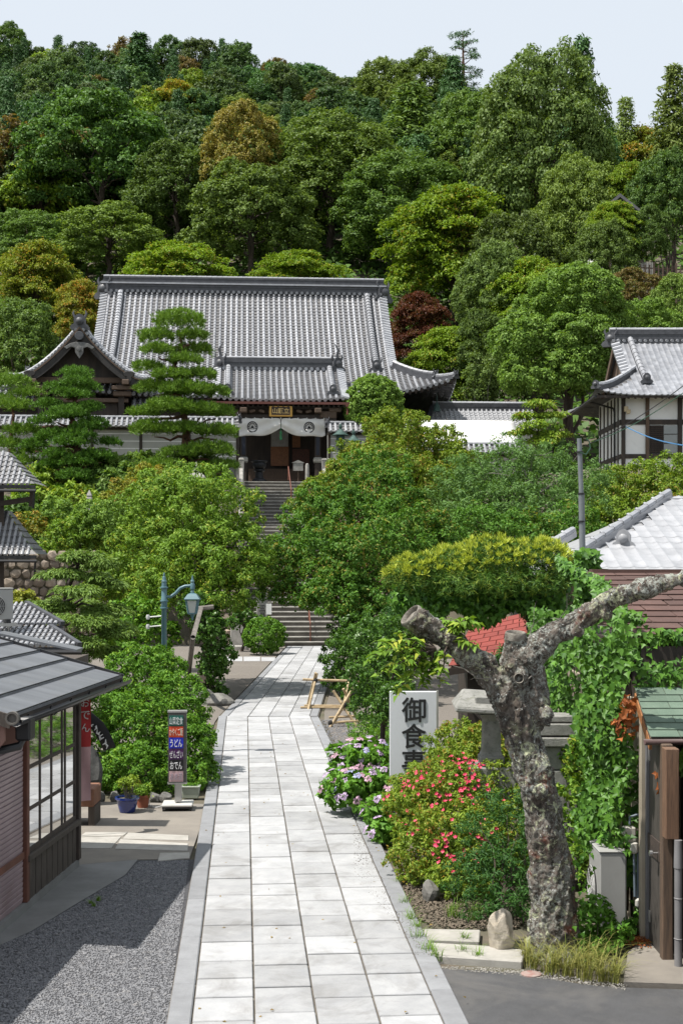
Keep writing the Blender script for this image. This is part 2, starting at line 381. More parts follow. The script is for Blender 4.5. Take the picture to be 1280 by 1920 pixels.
# crossing stepping slabs on the gravel court, flagstones in the forecourt
for (x0, x1, ya, yb, zc) in ((425, 455, 1232, 1240, 0), (457, 488, 1232, 1240, 0), (490, 516, 1233, 1240, 0)):
    a, b = G(x0, ya), G(x1, yb); 
    mb = MB(); mb.slab([(G(x0, yb).x, b.y), (b.x, b.y), (G(x1, ya).x, a.y), (a.x, a.y)], -0.03, 0.02); o = mb.build('paving_stone', M_STONE, bg_l, bevel=0.01)
mb = MB(); mb.slab([(p.x, p.y) for p in (G(362, 1392), G(404, 1392), G(408, 1372), G(370, 1372))], -0.03, 0.02); mb.build('paving_stone', M_STONE, bg_l, bevel=0.01)
M_FLAG = mat('pale flagstone', (0.46, 0.44, 0.40), (0.36, 0.345, 0.31), 4, 0.85, 0.3, 60, stain=(0.26, 0.245, 0.22), stscale=1.4, rnd=0.06)
for q in ([(146, 1592), (208, 1592), (228, 1570), (150, 1571)], [(216, 1593), (352, 1597), (353, 1583), (226, 1575)], [(230, 1574), (354, 1577), (354, 1568), (240, 1563)], [(296, 1616), (356, 1610), (356, 1600), (300, 1601)], [(150, 1570), (232, 1568), (240, 1562), (160, 1562)]):
    mb = MB(); mb.slab([(G(*p).x, G(*p).y) for p in q], -0.02, 0.016); mb.build('flagstone', M_FLAG, court, bevel=0.006)
# ---- loose gravel: real pebbles
def in_poly(pts, poly):
    x, y = pts[:, 0], pts[:, 1]; ins = np.zeros(len(x), bool); n = len(poly)
    for i in range(n):
        x1, y1 = poly[i][0], poly[i][1]; x2, y2 = poly[(i+1) % n][0], poly[(i+1) % n][1]
        c = ((y1 > y) != (y2 > y)) & (x < (x2-x1)*(y-y1)/(y2-y1+1e-12)+x1); ins ^= c
    return ins
def pebbles(name, poly, n, smin, smax, z, m, seed, parent=None):
    r = np.random.default_rng(seed)
    pa = np.array([(p[0], p[1]) for p in poly]); lo, hi = pa.min(0), pa.max(0)
    pts = r.uniform(lo, hi, (n*3, 2)); pts = pts[in_poly(pts, pa)][:n]; n = len(pts)
    base = np.array([(1, 0, 0), (0, 1, 0), (-1, 0, 0), (0, -1, 0), (0, 0, 1), (0, 0, -1)], float)
    s = r.uniform(smin, smax, (n, 1, 1))*np.stack([r.uniform(.7, 1.3, n), r.uniform(.7, 1.3, n), r.uniform(.45, .8, n)], 1)[:, None, :]
    V = base[None]*s+r.normal(0, 0.12, (n, 6, 3))*s
    a = r.uniform(0, 6.28, n); ca, sa = np.cos(a)[:, None], np.sin(a)[:, None]
    V = np.stack([V[..., 0]*ca-V[..., 1]*sa, V[..., 0]*sa+V[..., 1]*ca, V[..., 2]], -1)
    V += np.concatenate([pts, np.full((n, 1), z)], 1)[:, None, :]
    T = np.array([(0, 1, 4), (1, 2, 4), (2, 3, 4), (3, 0, 4), (1, 0, 5), (2, 1, 5), (3, 2, 5), (0, 3, 5)])
    Fq = (np.arange(n)[:, None, None]*6+T[None]).reshape(-1, 3)
    o = link(np_mesh(name, V.reshape(-1, 3), None, Fq, m), name, None, parent)
    return o
gp = [p for p in gravel_poly if True]
gp_vis = [G(314, 1925), G(354, 1614), G(260, 1616), G(237, 1642), G(152, 1692), G(62, 1747), G(0, 1774), G(-60, 1790), G(-60, 1925)]
tag(pebbles('loose_gravel', gp_vis, 36000, 0.007, 0.0155, 0.004, M_PEBBLE, 3), 'loose dark grey gravel in front of the shop', 'gravel', kind='stuff')
tag(pebbles('loose_gravel', [G(600, 1420), G(640, 1420), G(665, 1350), G(600, 1350)], 1500, .012, .022, .006, M_PEBBLE, 4), 'grey gravel strip beside the path bend', 'gravel', kind='stuff')
tag(pebbles('loose_gravel', [G(742, 1690), G(735, 1640), G(985, 1725), G(960, 1745), G(800, 1738)], 1600, .010, .028, .0, mat('brown litter', (.2, .16, .12), (.1, .085, .06), 9, .95), 5), 'small stones and leaf litter under the azaleas', 'gravel', kind='stuff')

# ================================================================== STONE STAIRS (temple frame)
def troot(name, label, cat, u=0, v=0, z=PLAT, group=None):
    x, y = t_xy(u, v); return thing(name, label, cat, (x, y, z), TA, group)
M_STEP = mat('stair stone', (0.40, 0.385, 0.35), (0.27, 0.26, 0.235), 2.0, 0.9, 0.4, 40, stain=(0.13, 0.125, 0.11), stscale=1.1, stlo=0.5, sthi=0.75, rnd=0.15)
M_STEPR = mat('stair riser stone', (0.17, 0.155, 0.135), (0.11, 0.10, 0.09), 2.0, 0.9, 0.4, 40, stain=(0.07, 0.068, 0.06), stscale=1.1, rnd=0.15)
st = troot('stone_stairs', 'long weathered stone stairway climbing from the paved path to the temple hall', 'stairs')
NST = 41; RISE = PLAT/NST; vv = -24.4
for i in range(NST):
    tr = 0.45 if i not in (12, 26) else 3.2
    mb = MB(); z1 = -PLAT+(i+1)*RISE
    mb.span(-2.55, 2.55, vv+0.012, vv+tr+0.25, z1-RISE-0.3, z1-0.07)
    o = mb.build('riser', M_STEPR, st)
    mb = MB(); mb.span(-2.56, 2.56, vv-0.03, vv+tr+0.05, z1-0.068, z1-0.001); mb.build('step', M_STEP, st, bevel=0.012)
    vv += tr
STAIR_TOPV = vv
for s in (-1, 1):                         # sloping stone balustrades
    mb = MB(); L0 = (-10.5, -PLAT+5.2); L1 = (STAIR_TOPV-0.1, 0.0)
    mb.prism([(0, 0), (0.26, 0), (0.26, 0.2), (0, 0.2)], 0.01) if False else None
    mb.bar((s*2.78, L0[0], L0[1]+0.85), (s*2.78, L1[0], L1[1]+0.85), 0.24, 0.22)
    mb.build('rail', M_OLDST, st, bevel=0.02)
    n = 8
    for k in range(n+1):
        t = k/n; v = L0[0]+(L1[0]-L0[0])*t; z = L0[1]+(L1[1]-L0[1])*t
        mb = MB(); big = k in (0, n)
        wv = 0.36 if big else 0.2
        mb.span(s*2.78-wv/2, s*2.78+wv/2, v-wv/2, v+wv/2, z-0.9, z+(1.45 if big else 0.8))
        if big: mb.box((s*2.78, v, z+1.52), (wv*1.1, wv*1.1, 0.14), taper=0.7)
        mb.build('post', M_OLDST, st, bevel=0.015)
mb = MB(); 
for vv0, z0 in ((-24.0, -PLAT+0.23), (-22.3, -PLAT+0.95)): mb.tube([(0.75, vv0, z0), (0.75, vv0, z0+0.9)], 0.03, 6)
mb.tube([(0.75, -24.0, -PLAT+1.1), (0.75, -22.3, -PLAT+1.82)], 0.03, 6); mb.build('handrail', mat('rusty rail', (.20, .07, .045), (.13, .05, .03), 5, .7), st)
mb = MB(); mb.tube([(0.35, -7.0, -1.9), (0.35, -7.0, -0.9), (0.35, -0.9, 1.0), (0.35, -0.9, 0.1)], 0.035, 6); mb.build('handrail', MATS['rusty rail'], st)
tp = troot('temple_platform', None, None); tp.name = 'temple_platform'
bpy.data.objects.remove(tp)

# ---- retaining wall of fitted stones, one object for each stone
M_RUB = mat('rubble stone', (0.36, 0.29, 0.22), (0.20, 0.165, 0.135), 2.5, 0.9, 0.5, 30, stain=(0.42, 0.40, 0.36), stscale=1.2, rnd=0.35)
rub_me = []
for k in range(6):
    bm = bmesh.new(); bmesh.ops.create_icosphere(bm, subdivisions=1, radius=0.5)
    rr = random.Random(k)
    for v in bm.verts: v.co *= rr.uniform(0.82, 1.12); v.co.y *= 0.6
    me = bpy.data.meshes.new('stone'); bm.to_mesh(me); bm.free(); me.materials.append(M_RUB); rub_me.append(me)
def rubble_wall(label, x0, x1, y0, y1, z0, z1, size, seed, top=True):
    ox, oy = (x0+x1)/2, (y0+y1)/2
    t = thing('retaining_wall', label, 'stone wall', (ox, oy, z0)); r = random.Random(seed)
    d = Vector((x1-x0, y1-y0, 0)); L = d.length; d.normalize(); az = math.atan2(d.y, d.x)
    mb = MB(); mb.box((0, 0.35*math.cos(az)+0.12, (z1-z0)/2-0.15), (L, 0.5, z1-z0+0.3), rz=az); mb.build('core', M_EARTH, t)
    n = 0; row = 0; z = size*0.4
    while z < z1-z0:
        x = -L/2+r.random()*size*0.5
        while x < L/2:
            sw = size*r.uniform(0.75, 1.25)
            inst(r.choice(rub_me), 'stone', t, (d.x*(x+sw/2), d.y*(x+sw/2)-0.05+r.uniform(-.05, .05), z+r.uniform(-.06, .06)*size), (r.uniform(-.3, .3), r.uniform(-.5, .5), az+r.uniform(-.2, .2)), (sw*1.02, 0.75*size, size*r.uniform(.85, 1.1)*1.0))
            x += sw*0.92; n += 1
        z += size*0.82; row += 1
    return t
rubble_wall('brown rubble retaining wall below the tiled house eaves', -15.6, -11.6, 60.5, 61.5, 0.0, 4.5, 0.52, 1)
rubble_wall('rubble retaining wall left of the lowest stair flight', -7.6, -4.9, 66.3, 66.3, 0.0, 2.8, 0.5, 2)

M_GRIT = mat('grit and dust', (.20, .165, .12), (.10, .085, .06), 9, .95)
tag(pebbles('path_grit', [(pathx(y)+4*COL+o, y) for y, o in ((13.5, -.02), (15, -.10), (17, -.35), (18.5, -.2), (20.5, -.08), (21, .2), (17, .25), (13.5, .22))], 1500, .003, .008, .052, M_GRIT, 61), 'soil and grit spilt over the path edge by the azaleas', 'grit', kind='stuff')
tag(pebbles('road_grit', [G(825, 1818), G(990, 1832), G(1170, 1858), G(1175, 1848), G(1000, 1820), G(830, 1812)], 1300, .004, .012, .006, mat('pale grit', (.42, .40, .36), (.2, .19, .17), 14, .95), 62), 'pale grit along the edge of the asphalt', 'grit', kind='stuff')
_r = np.random.default_rng(63); _n = 90; _y = _r.uniform(10, 33, _n); _x = pathx(_y)+_r.uniform(-.2, 4*COL+.2, _n)+np.abs(_r.normal(0, .25, _n))
# ================================================================== FOLIAGE TOOLS
def unit(a): return a/np.maximum(np.linalg.norm(a, axis=-1, keepdims=True), 1e-9)
def leaf_verts(Pp, N, L, W, r, axis=None, fold=0.25, droop=0.15):
    n = len(Pp); rv = unit(r.normal(size=(n, 3)))
    if axis is not None: rv = unit(axis+0.45*rv)
    T = unit(rv-N*(rv*N).sum(1, keepdims=True)); B = np.cross(N, T)
    L = np.broadcast_to(np.asarray(L, float), (n,))*r.uniform(.7, 1.25, n); W = np.broadcast_to(np.asarray(W, float), (n,))*r.uniform(.75, 1.2, n)
    L = L[:, None]; W = W[:, None]
    base = Pp; mid = Pp+T*L*0.48
    return np.stack([base, mid+B*W/2+N*W*fold, Pp+T*L-N*L*droop, mid-B*W/2+N*W*fold], 1)
def leaf_obj(name, V, m, parent=None):
    n = len(V); Fq = np.arange(n*4).reshape(n, 4)
    return link(np_mesh(name, V.reshape(-1, 3), Fq, None, m), name, None, parent)
def lobe_clumps(r, lobes, density, cr, inside=0.8, low=-0.45, jit=(.80, 1.12)):
    """clump centres on the outside of a set of ellipsoid lobes (x,y,z,rx,ry,rz)"""
    Cs, Ns = [], []
    for i, l in enumerate(lobes):
        c = np.array(l[:3]); R = np.array(l[3:])
        area = 4*math.pi*((R[0]*R[1])**1.6+(R[0]*R[2])**1.6+(R[1]*R[2])**1.6)**(1/1.6)/3**(1/1.6)
        n = max(6, int(area*density))
        d = unit(r.normal(size=(n, 3))); d = d[d[:, 2] > low]
        p = c+d*R*r.uniform(jit[0], jit[1], (len(d), 1))
        keep = np.ones(len(p), bool)
        for j, o in enumerate(lobes):
            if j != i: keep &= (((p-np.array(o[:3]))/np.array(o[3:]))**2).sum(1) > inside**2
        Cs.append(p[keep]); Ns.append(unit(d[keep]/R))
    return np.concatenate(Cs), np.concatenate(Ns)
def clump_leaves(r, Cc, Nn, cr, k, L, W, flat=0.75, up=0.5, spread=0.75, shell=(0.35, 1.0), droop=0.15, nj=0.55, axis_out=False):
    m = len(Cc); crr = cr*r.uniform(.7, 1.3, (m, 1, 1))
    base = unit(Nn+np.array([0, 0, up]))
    d = unit(base[:, None, :]+spread*r.normal(size=(m, k, 3)))
    pos = Cc[:, None, :]+d*crr*r.uniform(shell[0], shell[1], (m, k, 1))*np.array([1, 1, flat])
    nn = unit(d+nj*r.normal(size=(m, k, 3))+np.array([0, 0, 0.35]))
    ax = unit(d*np.array([1, 1, .3])).reshape(-1, 3) if axis_out else None
    return leaf_verts(pos.reshape(-1, 3), nn.reshape(-1, 3), L, W, r, axis=ax, droop=droop)
def limb_path(a, b, r, wob=0.08, n=5, sag=0.0):
    a = Vector(a); b = Vector(b); L = (b-a).length; out = []
    for i in range(n+1):
        t = i/n; p = a.lerp(b, t)
        if 0 < i < n: p += Vector((r.uniform(-1, 1), r.uniform(-1, 1), r.uniform(-1, 1)))*wob*L
        p.z += sag*L*math.sin(math.pi*t)
        out.append(p)
    return out
def trunk_obj(parent, base_r, top, targets, m, seed, flare=1.4, lean=(0, 0), name='trunk', limb_r=0.42):
    r = random.Random(seed); mb = MB(); top = Vector(top)
    pth = [Vector((0, 0, -0.35))]+limb_path((0, 0, 0), top, r, 0.03, 6)
    rad = [base_r*flare*1.1]+[base_r*(flare if i == 0 else 1)*(1-0.55*i/6) for i in range(7)]
    mb.tube(pth, rad, 9)
    for t in targets:
        t = Vector(t); k = r.uniform(.45, 1.0); i = min(len(pth)-1, int(k*6)+1); a = pth[i]
        rr = rad[i]*limb_r/0.45*0.5
        mb.tube(limb_path(a, t, r, 0.06, 4, 0.06), [rr, rr*.8, rr*.6, rr*.42, rr*.2], 6)
    return mb.build(name, m, parent, smooth=True)
def rlobes(r, n, R, H, z0, lobe, flat=0.8, topbias=0.0):
    """n lobes packed in a dome of radius R and height H above z0"""
    out = [(0, 0, z0+H*0.5, R*0.62, R*0.62, H*0.46)]
    for i in range(n):
        a = i*2.399+r.random()*0.6; t = (i+0.5)/n
        zz = z0+H*(0.16+0.74*t); rad = R*math.sqrt(max(0.05, 1-((t-0.25)/0.8)**2))*0.68
        s = lobe*(1.1-0.35*t)*r.uniform(.8, 1.2)
        out.append((math.cos(a)*rad, math.sin(a)*rad, zz, s, s, s*flat))
    return out
# leaf materials
LM = {}
LM['deep'] = leafmat('deep green leaf', (0.036, 0.080, 0.016), (0.145, 0.232, 0.052), nscale=0.25, objrnd=0.22, huernd=0.02)
LM['mid'] = leafmat('mid green leaf', (0.052, 0.105, 0.018), (0.205, 0.295, 0.064), nscale=0.25, objrnd=0.2, huernd=0.02)
LM['camphor'] = leafmat('camphor leaf', (0.062, 0.118, 0.024), (0.205, 0.290, 0.080), nscale=0.3, objrnd=0.15)
LM['bright'] = leafmat('bright green leaf', (0.066, 0.140, 0.020), (0.215, 0.335, 0.065), nscale=0.4, objrnd=0.12)
LM['maple'] = leafmat('maple leaf', (0.078, 0.158, 0.016), (0.26, 0.37, 0.042), tip=(0.34, 0.22, 0.05), tipamt=0.15, nscale=0.3, objrnd=0.15)
LM['ymaple'] = leafmat('yellow tinged maple leaf', (0.10, 0.145, 0.016), (0.31, 0.32, 0.045), tip=(0.42, 0.20, 0.04), tipamt=0.45, nscale=0.35, objrnd=0.12)
LM['red'] = leafmat('red maple leaf', (0.045, 0.018, 0.013), (0.15, 0.045, 0.024), tip=(.10, .09, .02), tipamt=.35, nscale=0.4)
LM['orange'] = leafmat('orange brown leaf', (0.13, 0.13, 0.022), (0.42, 0.33, 0.085), tip=(.16, .22, .05), tipamt=.4, nscale=0.4)
LM['brown'] = leafmat('brown tinged leaf', (0.10, 0.075, 0.028), (0.23, 0.165, 0.06), tip=(.12, .17, .04), tipamt=.4, nscale=0.4)
LM['conifer'] = leafmat('conifer leaf', (0.020, 0.060, 0.018), (0.080, 0.165, 0.048), nscale=0.3, trans=0.12, objrnd=0.2)
LM['far'] = leafmat('far wood leaf', (0.032, 0.074, 0.026), (0.125, 0.205, 0.068), nscale=0.15, objrnd=0.30, huernd=0.03)
LM['pine'] = leafmat('pine needle', (0.055, 0.13, 0.014), (0.21, 0.34, 0.045), nscale=0.9, trans=0.15)
LM['dpine'] = leafmat('dark pine needle', (0.034, 0.095, 0.014), (0.145, 0.285, 0.038), nscale=0.9, trans=0.15)

# ---- prototypes for the wooded hill; each is trunk + crown; copies share the meshes
def proto_broad(seed, R, H, z0, nl, lobe, cr, dens, k, L, flat=0.8, up=0.5, trunk=0.35, m='deep', name='broadleaf_tree', low=-0.45, shell=(.35, 1.0)):
    r = np.random.default_rng(seed); rr = random.Random(seed)
    lobes = rlobes(rr, nl, R, H, z0, lobe, flat)
    Cc, Nn = lobe_clumps(r, lobes, dens, cr, low=low)
    V = clump_leaves(r, Cc, Nn, cr, k, L, L*0.55, up=up, shell=shell)
    t = thing(name, 'x', 'tree')
    trunk_obj(t, trunk, (0, 0, z0+H*0.6), [(l[0]*.8, l[1]*.8, l[2]) for l in lobes[1:]], M_BARK, seed)
    leaf_obj('crown', V, LM[m], t)
    return t
def proto_conifer(seed, R, H, z0, whorls, per, k, L, m='conifer', name='conifer_tree', droop=0.35, cr=0.8):
    r = np.random.default_rng(seed); rr = random.Random(seed); Cs, Ns, tg = [], [], []
    for i in range(whorls):
        t = i/(whorls-1); z = z0+H*t; rad = R*(1-t)**0.8*rr.uniform(.85, 1.1)+0.25
        nb = max(3, int(per*(1-t)**.5))
        for b in range(nb):
            a = b*2*math.pi/nb+i*0.9+rr.uniform(-.2, .2); rl = rad*rr.uniform(.75, 1.1)
            if i % 2 == 0 and b % 2 == 0: tg.append((math.cos(a)*rl*.8, math.sin(a)*rl*.8, z-rl*droop*.6))
            nseg = max(2, int(rl/(cr*.75)))
            for q in range(nseg):
                s = (q+.7)/nseg
                Cs.append((math.cos(a)*rl*s, math.sin(a)*rl*s, z-rl*droop*s*s)); Ns.append((math.cos(a)*.5, math.sin(a)*.5, .7))
    V = clump_leaves(r, np.array(Cs), np.array(Ns), cr, k, L, L*.35, flat=0.55, up=0.3, spread=.8, droop=0.3, axis_out=True)
    t = thing(name, 'x', 'tree')
    mb = MB(); mb.tube([(0, 0, -.4), (0, 0, z0), (0, 0, z0+H*.97)], [R*.1, R*.075, .03], 8)
    for q in tg: mb.tube([(0, 0, q[2]+.15), q], [.07, .02], 5)
    mb.build('trunk', M_BARK, t, True)
    leaf_obj('crown', V, LM[m], t)
    return t
def proto_layer(seed, R, H, z0, plates, per, k, L, m='maple', name='maple_tree', pr=1.5, dome=True, barkm=None, trunk=.25, thick=0.22):
    """maple: many flat tiers of leaves on spreading limbs"""
    r = np.random.default_rng(seed); rr = random.Random(seed); Vs = []; tg = []
    for i in range(plates):
        t = (i+.5)/plates; z = z0+H*(t**.8); lim = R*math.sqrt(max(0.04, 1-(t*.96)**2)) if dome else R*(1-t*.6)
        a = i*2.399+rr.uniform(-.3, .3); rad = lim*rr.uniform(.35, .95)
        c = np.array([math.cos(a)*rad, math.sin(a)*rad, z]); s = pr*rr.uniform(.7, 1.25)*(1.1-.4*t)
        tg.append(tuple(c)); n = int(per*s*s/(pr*pr))
        ang = r.uniform(0, 6.283, n); q = np.sqrt(r.uniform(0, 1, n))*s
        sub = 1+.25*np.sin(ang*3+i)+.15*np.sin(ang*7+2*i); q = q*sub
        p = np.stack([np.cos(ang)*q, np.sin(ang)*q, -0.22*q*q/s+r.normal(0, thick, n)*.5+.16*np.sin(ang*5+q*3/s)], 1)+c
        p[:, 2] -= 0.12*((p[:, 0]-c[0])*math.cos(a)+(p[:, 1]-c[1])*math.sin(a))
        nn = unit(np.array([0, 0, 1.0])+.42*r.normal(size=(n, 3))+.25*unit(p-np.array([0, 0, z0])))
        Vs.append(leaf_verts(p, nn, L, L*.6, r, droop=.3))
    t = thing(name, 'x', 'tree')
    trunk_obj(t, trunk, (0, 0, z0+H*.45), tg[::2], barkm or M_BARK, seed, limb_r=.35)
    leaf_obj('crown', np.concatenate(Vs), LM[m], t)
    return t
PROTO = {}; HIDE = []
def proto(key, fn): PROTO[key] = fn; HIDE.append(fn)
proto('broadA', proto_broad(11, 6.6, 11, 2.5, 17, 2.6, 0.80, 1.15, 44, 0.38, m='deep'))
proto('broadB', proto_broad(12, 6.2, 12, 2.0, 21, 2.2, 0.72, 1.3, 40, 0.36, m='mid', up=.4))
proto('camphor', proto_broad(13, 6.6, 13, 2.0, 24, 2.2, 1.0, 0.85, 80, 0.32, m='camphor', up=.55, shell=(.6, 1.0)))
proto('farA', proto_broad(14, 4.6, 7.5, 1.8, 12, 2.1, .8, 1.0, 24, .52, m='far'))
proto('farB', proto_broad(15, 4.2, 8.5, 1.8, 14, 1.8, .75, 1.1, 22, .5, m='far', up=.4))
proto('conA', proto_conifer(16, 3.6, 15, 1.5, 26, 9, 26, .55))
proto('conB', proto_conifer(17, 2.6, 12, 1.5, 20, 8, 22, .55, droop=.15))
proto('maple', proto_layer(18, 5.6, 7.5, 2.4, 80, 560, 0, .28, m='maple', pr=1.55))
proto('ymaple', proto_layer(19, 5.0, 6.5, 2.2, 64, 520, 0, .28, m='ymaple', pr=1.5))
# a pine with open tufts for the skyline
def proto_openpine(seed):
    r = np.random.default_rng(seed); rr = random.Random(seed); t = thing('skyline_pine', 'x', 'tree'); Cs, tg = [], []
    for i in range(22):
        z = 9+i*.42; a = i*2.4; rad = (3.6-abs(i-6)*.16)*rr.uniform(.55, 1.05)
        c = (math.cos(a)*rad, math.sin(a)*rad, z+rr.uniform(-.3, .3)); tg.append(c)
        for q in range(4): Cs.append((c[0]+rr.uniform(-.7, .7), c[1]+rr.uniform(-.7, .7), c[2]+rr.uniform(-.15, .2)))
    Cs = np.array(Cs); V = clump_leaves(r, Cs, np.tile([0, 0, 1.], (len(Cs), 1)), .62, 34, .45, .1, flat=.45, spread=1.0, axis_out=True)
    mb = MB(); mb.tube([(0, 0, -.4), (.2, 0, 6), (-.1, .1, 12), (.1, 0, 18)], [.42, .32, .2, .05], 8)
    for c in tg: mb.tube([(0, 0, c[2]-.3), (c[0]*.5, c[1]*.5, c[2]-.25), c], [.09, .06, .02], 5)
    mb.build('trunk', M_PINEBK, t, True); leaf_obj('crown', V, LM['conifer'], t); return t
proto('openpine', proto_openpine(20))
def proto_bare(seed):
    rr = random.Random(seed); r = np.random.default_rng(seed); t = thing('thin_crowned_tree', 'x', 'tree'); mb = MB(); Cs = []
    mb.tube([(0, 0, -.4), (0, 0, 5)], [.3, .2], 7)
    for i in range(38):
        a = i*2.4; e = Vector((math.cos(a)*rr.uniform(1.2, 3.8), math.sin(a)*rr.uniform(1.2, 3.8), 5.5+i*.17+rr.uniform(-.6, .6)))
        pth = limb_path((0, 0, 2.5+i*.07), e, rr, .07, 4); mb.tube(pth, [.09, .07, .05, .035, .015], 5)
        for q in pth[2:]: Cs.append(tuple(q))
    mb.build('trunk', M_BARKG, t, True)
    Cs = np.array(Cs); V = clump_leaves(r, Cs, np.tile([0, 0, 1.], (len(Cs), 1)), 1.0, 60, .42, .24, flat=.8, spread=1.4)
    leaf_obj('crown', V, LM['brown'], t); return t
proto('bare', proto_bare(21))
PDIM = {'broadA': (6.9, 13.6), 'broadB': (6.5, 14.2), 'camphor': (7.0, 15.3), 'farA': (5.0, 9.6), 'farB': (4.6, 10.4), 'conA': (3.9, 16.6), 'conB': (2.9, 13.6), 'maple': (6.4, 10.3), 'ymaple': (5.8, 9.1), 'openpine': (3.6, 18.2), 'bare': (4.2, 12.6)}
TREEN = {'broadA': 'broadleaf_tree', 'broadB': 'broadleaf_tree', 'camphor': 'camphor_tree', 'farA': 'broadleaf_tree', 'farB': 'broadleaf_tree', 'conA': 'conifer_tree', 'conB': 'conifer_tree', 'maple': 'maple_tree', 'ymaple': 'maple_tree', 'openpine': 'pine_tree', 'bare': 'thin_crowned_tree'}
_tr = random.Random(99)
def put_tree(kind, x, y, z, sx, sz, label, group=None, leaf=None, rz=None, crown_h=None):
    """sx crown width factor, sz overall height factor; crown_h: height factor of the crown alone (the trunk takes the rest)"""
    t = copy_tree(PROTO[kind]); t.name = TREEN[kind]; H = PDIM[kind][1]
    t.location = (x, y, z); t.rotation_euler = (0, 0, _tr.uniform(0, 6.28) if rz is None else rz)
    tag(t, label, 'tree')
    if group: t['group'] = group
    elif 'group' in t: del t['group']
    ch_ = crown_h if crown_h is not None else sz
    for ch in t.children:
        if ch.name.startswith('crown'):
            ch.scale = (sx, sx, ch_); ch.location = (0, 0, H*(sz-ch_))
            if leaf: ch.material_slots[0].link = 'OBJECT'; ch.material_slots[0].material = LM[leaf]
        else: ch.scale = (sx, sx, sz)
    return t
def hero(kind, px, top, bot, wpx, label, leaf=None, y=None, group=None):
    """a tree whose crown spans these photo rows; its depth follows from the slope of the hill"""
    R, H = PDIM[kind]
    if y is None:
        best = None
        for yy in np.arange(118, 330, 1.0):
            base = float(hz(PX(px, yy), yy)); hb = HZ(bot, yy)
            e = abs(hb-base-0.8)
            if best is None or e < best[0]: best = (e, yy)
        y = best[1]
    x = PX(px, y); z = float(hz(x, y)); topz = HZ(top, y)
    z = min(z, topz-3.0); sx = max(0.3, wpx*y/F/2/R); sz = (topz-z)/H
    ch = min(sz, max(min((bot-top)*y/F/H*1.35, sx*1.4), sx*0.75))
    return put_tree(kind, x, y, z, sx, sz, label, group, leaf, crown_h=ch)

# a few fallen leaves on the paving
tag(leaf_obj('fallen_leaves', leaf_verts(np.stack([_x, _y, np.full(_n, .056)], 1), unit(np.array([0, 0, 1.])+.25*_r.normal(size=(_n, 3))), .05, .025, _r), leafmat('fallen leaf', (.16, .10, .04), (.30, .22, .08))), 'scattered fallen leaves on the stone path', 'leaves', kind='stuff')
# ================================================================== THE WOODED HILL
LM['tmaple0'] = leafmat('yellow green maple leaf', (0.085, 0.130, 0.015), (0.25, 0.30, 0.04), tip=(.38, .22, .045), tipamt=.2, nscale=.35)
hero('broadA', 190, 188, 430, 285, 'big rounded dark green broadleaf tree above the tiled gable gate')
hero('broadB', 205, 385, 520, 215, 'fresh green broadleaf tree just above the hall ridge end beside the gable gate', 'mid')
hero('ymaple', 70, 448, 620, 210, 'yellow green maple with orange tips left of the hall roof', 'tmaple0')
hero('ymaple', 150, 520, 660, 130, 'small yellowish maple between the gable gate and the hall roof', y=122)
hero('broadB', 35, 560, 740, 190, 'dark shaded tree left of the gable gate', 'deep', y=112)
hero('broadA', 60, 400, 520, 170, 'green tree on the slope above the yellow maple', 'mid')
hero('maple', 330, 452, 540, 270, 'low spreading olive green maple behind the hall ridge', 'maple', y=126)
hero('maple', 560, 470, 560, 240, 'low green maple behind the middle of the hall ridge', 'maple', y=127)
hero('broadB', 452, 192, 345, 150, 'orange brown flushing broadleaf tree high above the hall ridge', 'orange', y=184)
hero('camphor', 620, 225, 470, 300, 'broad clumpy green tree above the middle of the hall roof', 'mid')
hero('broadA', 470, 320, 520, 240, 'dark green glossy tree below the orange brown tree', 'deep')
hero('broadB', 330, 270, 460, 190, 'dark green tree between the rounded tree and the orange brown tree', 'deep')
hero('camphor', 760, 290, 520, 260, 'clumpy dark tree behind the right end of the hall ridge', 'mid')
hero('maple', 850, 345, 600, 330, 'large bright yellow green maple right of the hall ridge')
hero('conB', 770, 165, 360, 175, 'feathery layered conifer above the bright green maple', 'mid')
hero('openpine', 868, 58, 260, 95, 'tall open pine standing out against the sky')
hero('conA', 850, 110, 300, 110, 'dark conifer below the open skyline pine')
hero('broadB', 880, 170, 400, 190, 'leafy green tree left of the giant camphor', 'mid')
hero('camphor', 1020, 92, 430, 270, 'giant olive green camphor tree towering over the wooded slope', y=176)
hero('conA', 1090, 78, 470, 140, 'tall dark conifer behind the giant camphor', y=190)
hero('camphor', 1085, 300, 560, 190, 'shaded lower camphor under the giant one', 'mid', y=160)
hero('broadB', 960, 400, 600, 200, 'dark green tree under the giant camphor', 'deep', y=140)
hero('broadA', 925, 460, 600, 140, 'grey green rounded tree beside the red maple', 'camphor', y=122)
hero('maple', 785, 545, 680, 150, 'dark red Japanese maple beside the hall roof', 'red', y=118)
hero('maple', 840, 610, 740, 210, 'green maple below the red maple behind the hall eave', 'maple', y=114)
hero('maple', 1000, 480, 640, 230, 'deep green maple behind the round clipped tree', 'maple', y=120)
hero('conB', 1172, 188, 330, 80, 'small conifer on the skyline right of the giant camphor', 'mid')
hero('conA', 1262, 128, 330, 150, 'layered conifer on the skyline beyond the small hill house', 'mid', y=170)
hero('ymaple', 1205, 235, 430, 190, 'yellow green maple between the giant camphor and the small hill house', 'ymaple')
hero('maple', 1180, 300, 430, 150, 'green maple above the small hill house', 'maple', y=158)
hero('broadA', 1250, 290, 480, 150, 'dark leaning broadleaf tree beside the small hill house', 'deep', y=150)
hero('broadB', 1205, 560, 680, 150, 'bright green bush like tree behind the right building ridge', 'bright', y=104)
hero('broadB', 1180, 505, 580, 130, 'brownish green shrub tree below the wooden fence', 'brown', y=118)
hero('broadA', 1262, 520, 640, 110, 'green tree below the end of the wooden fence', 'mid', y=112)
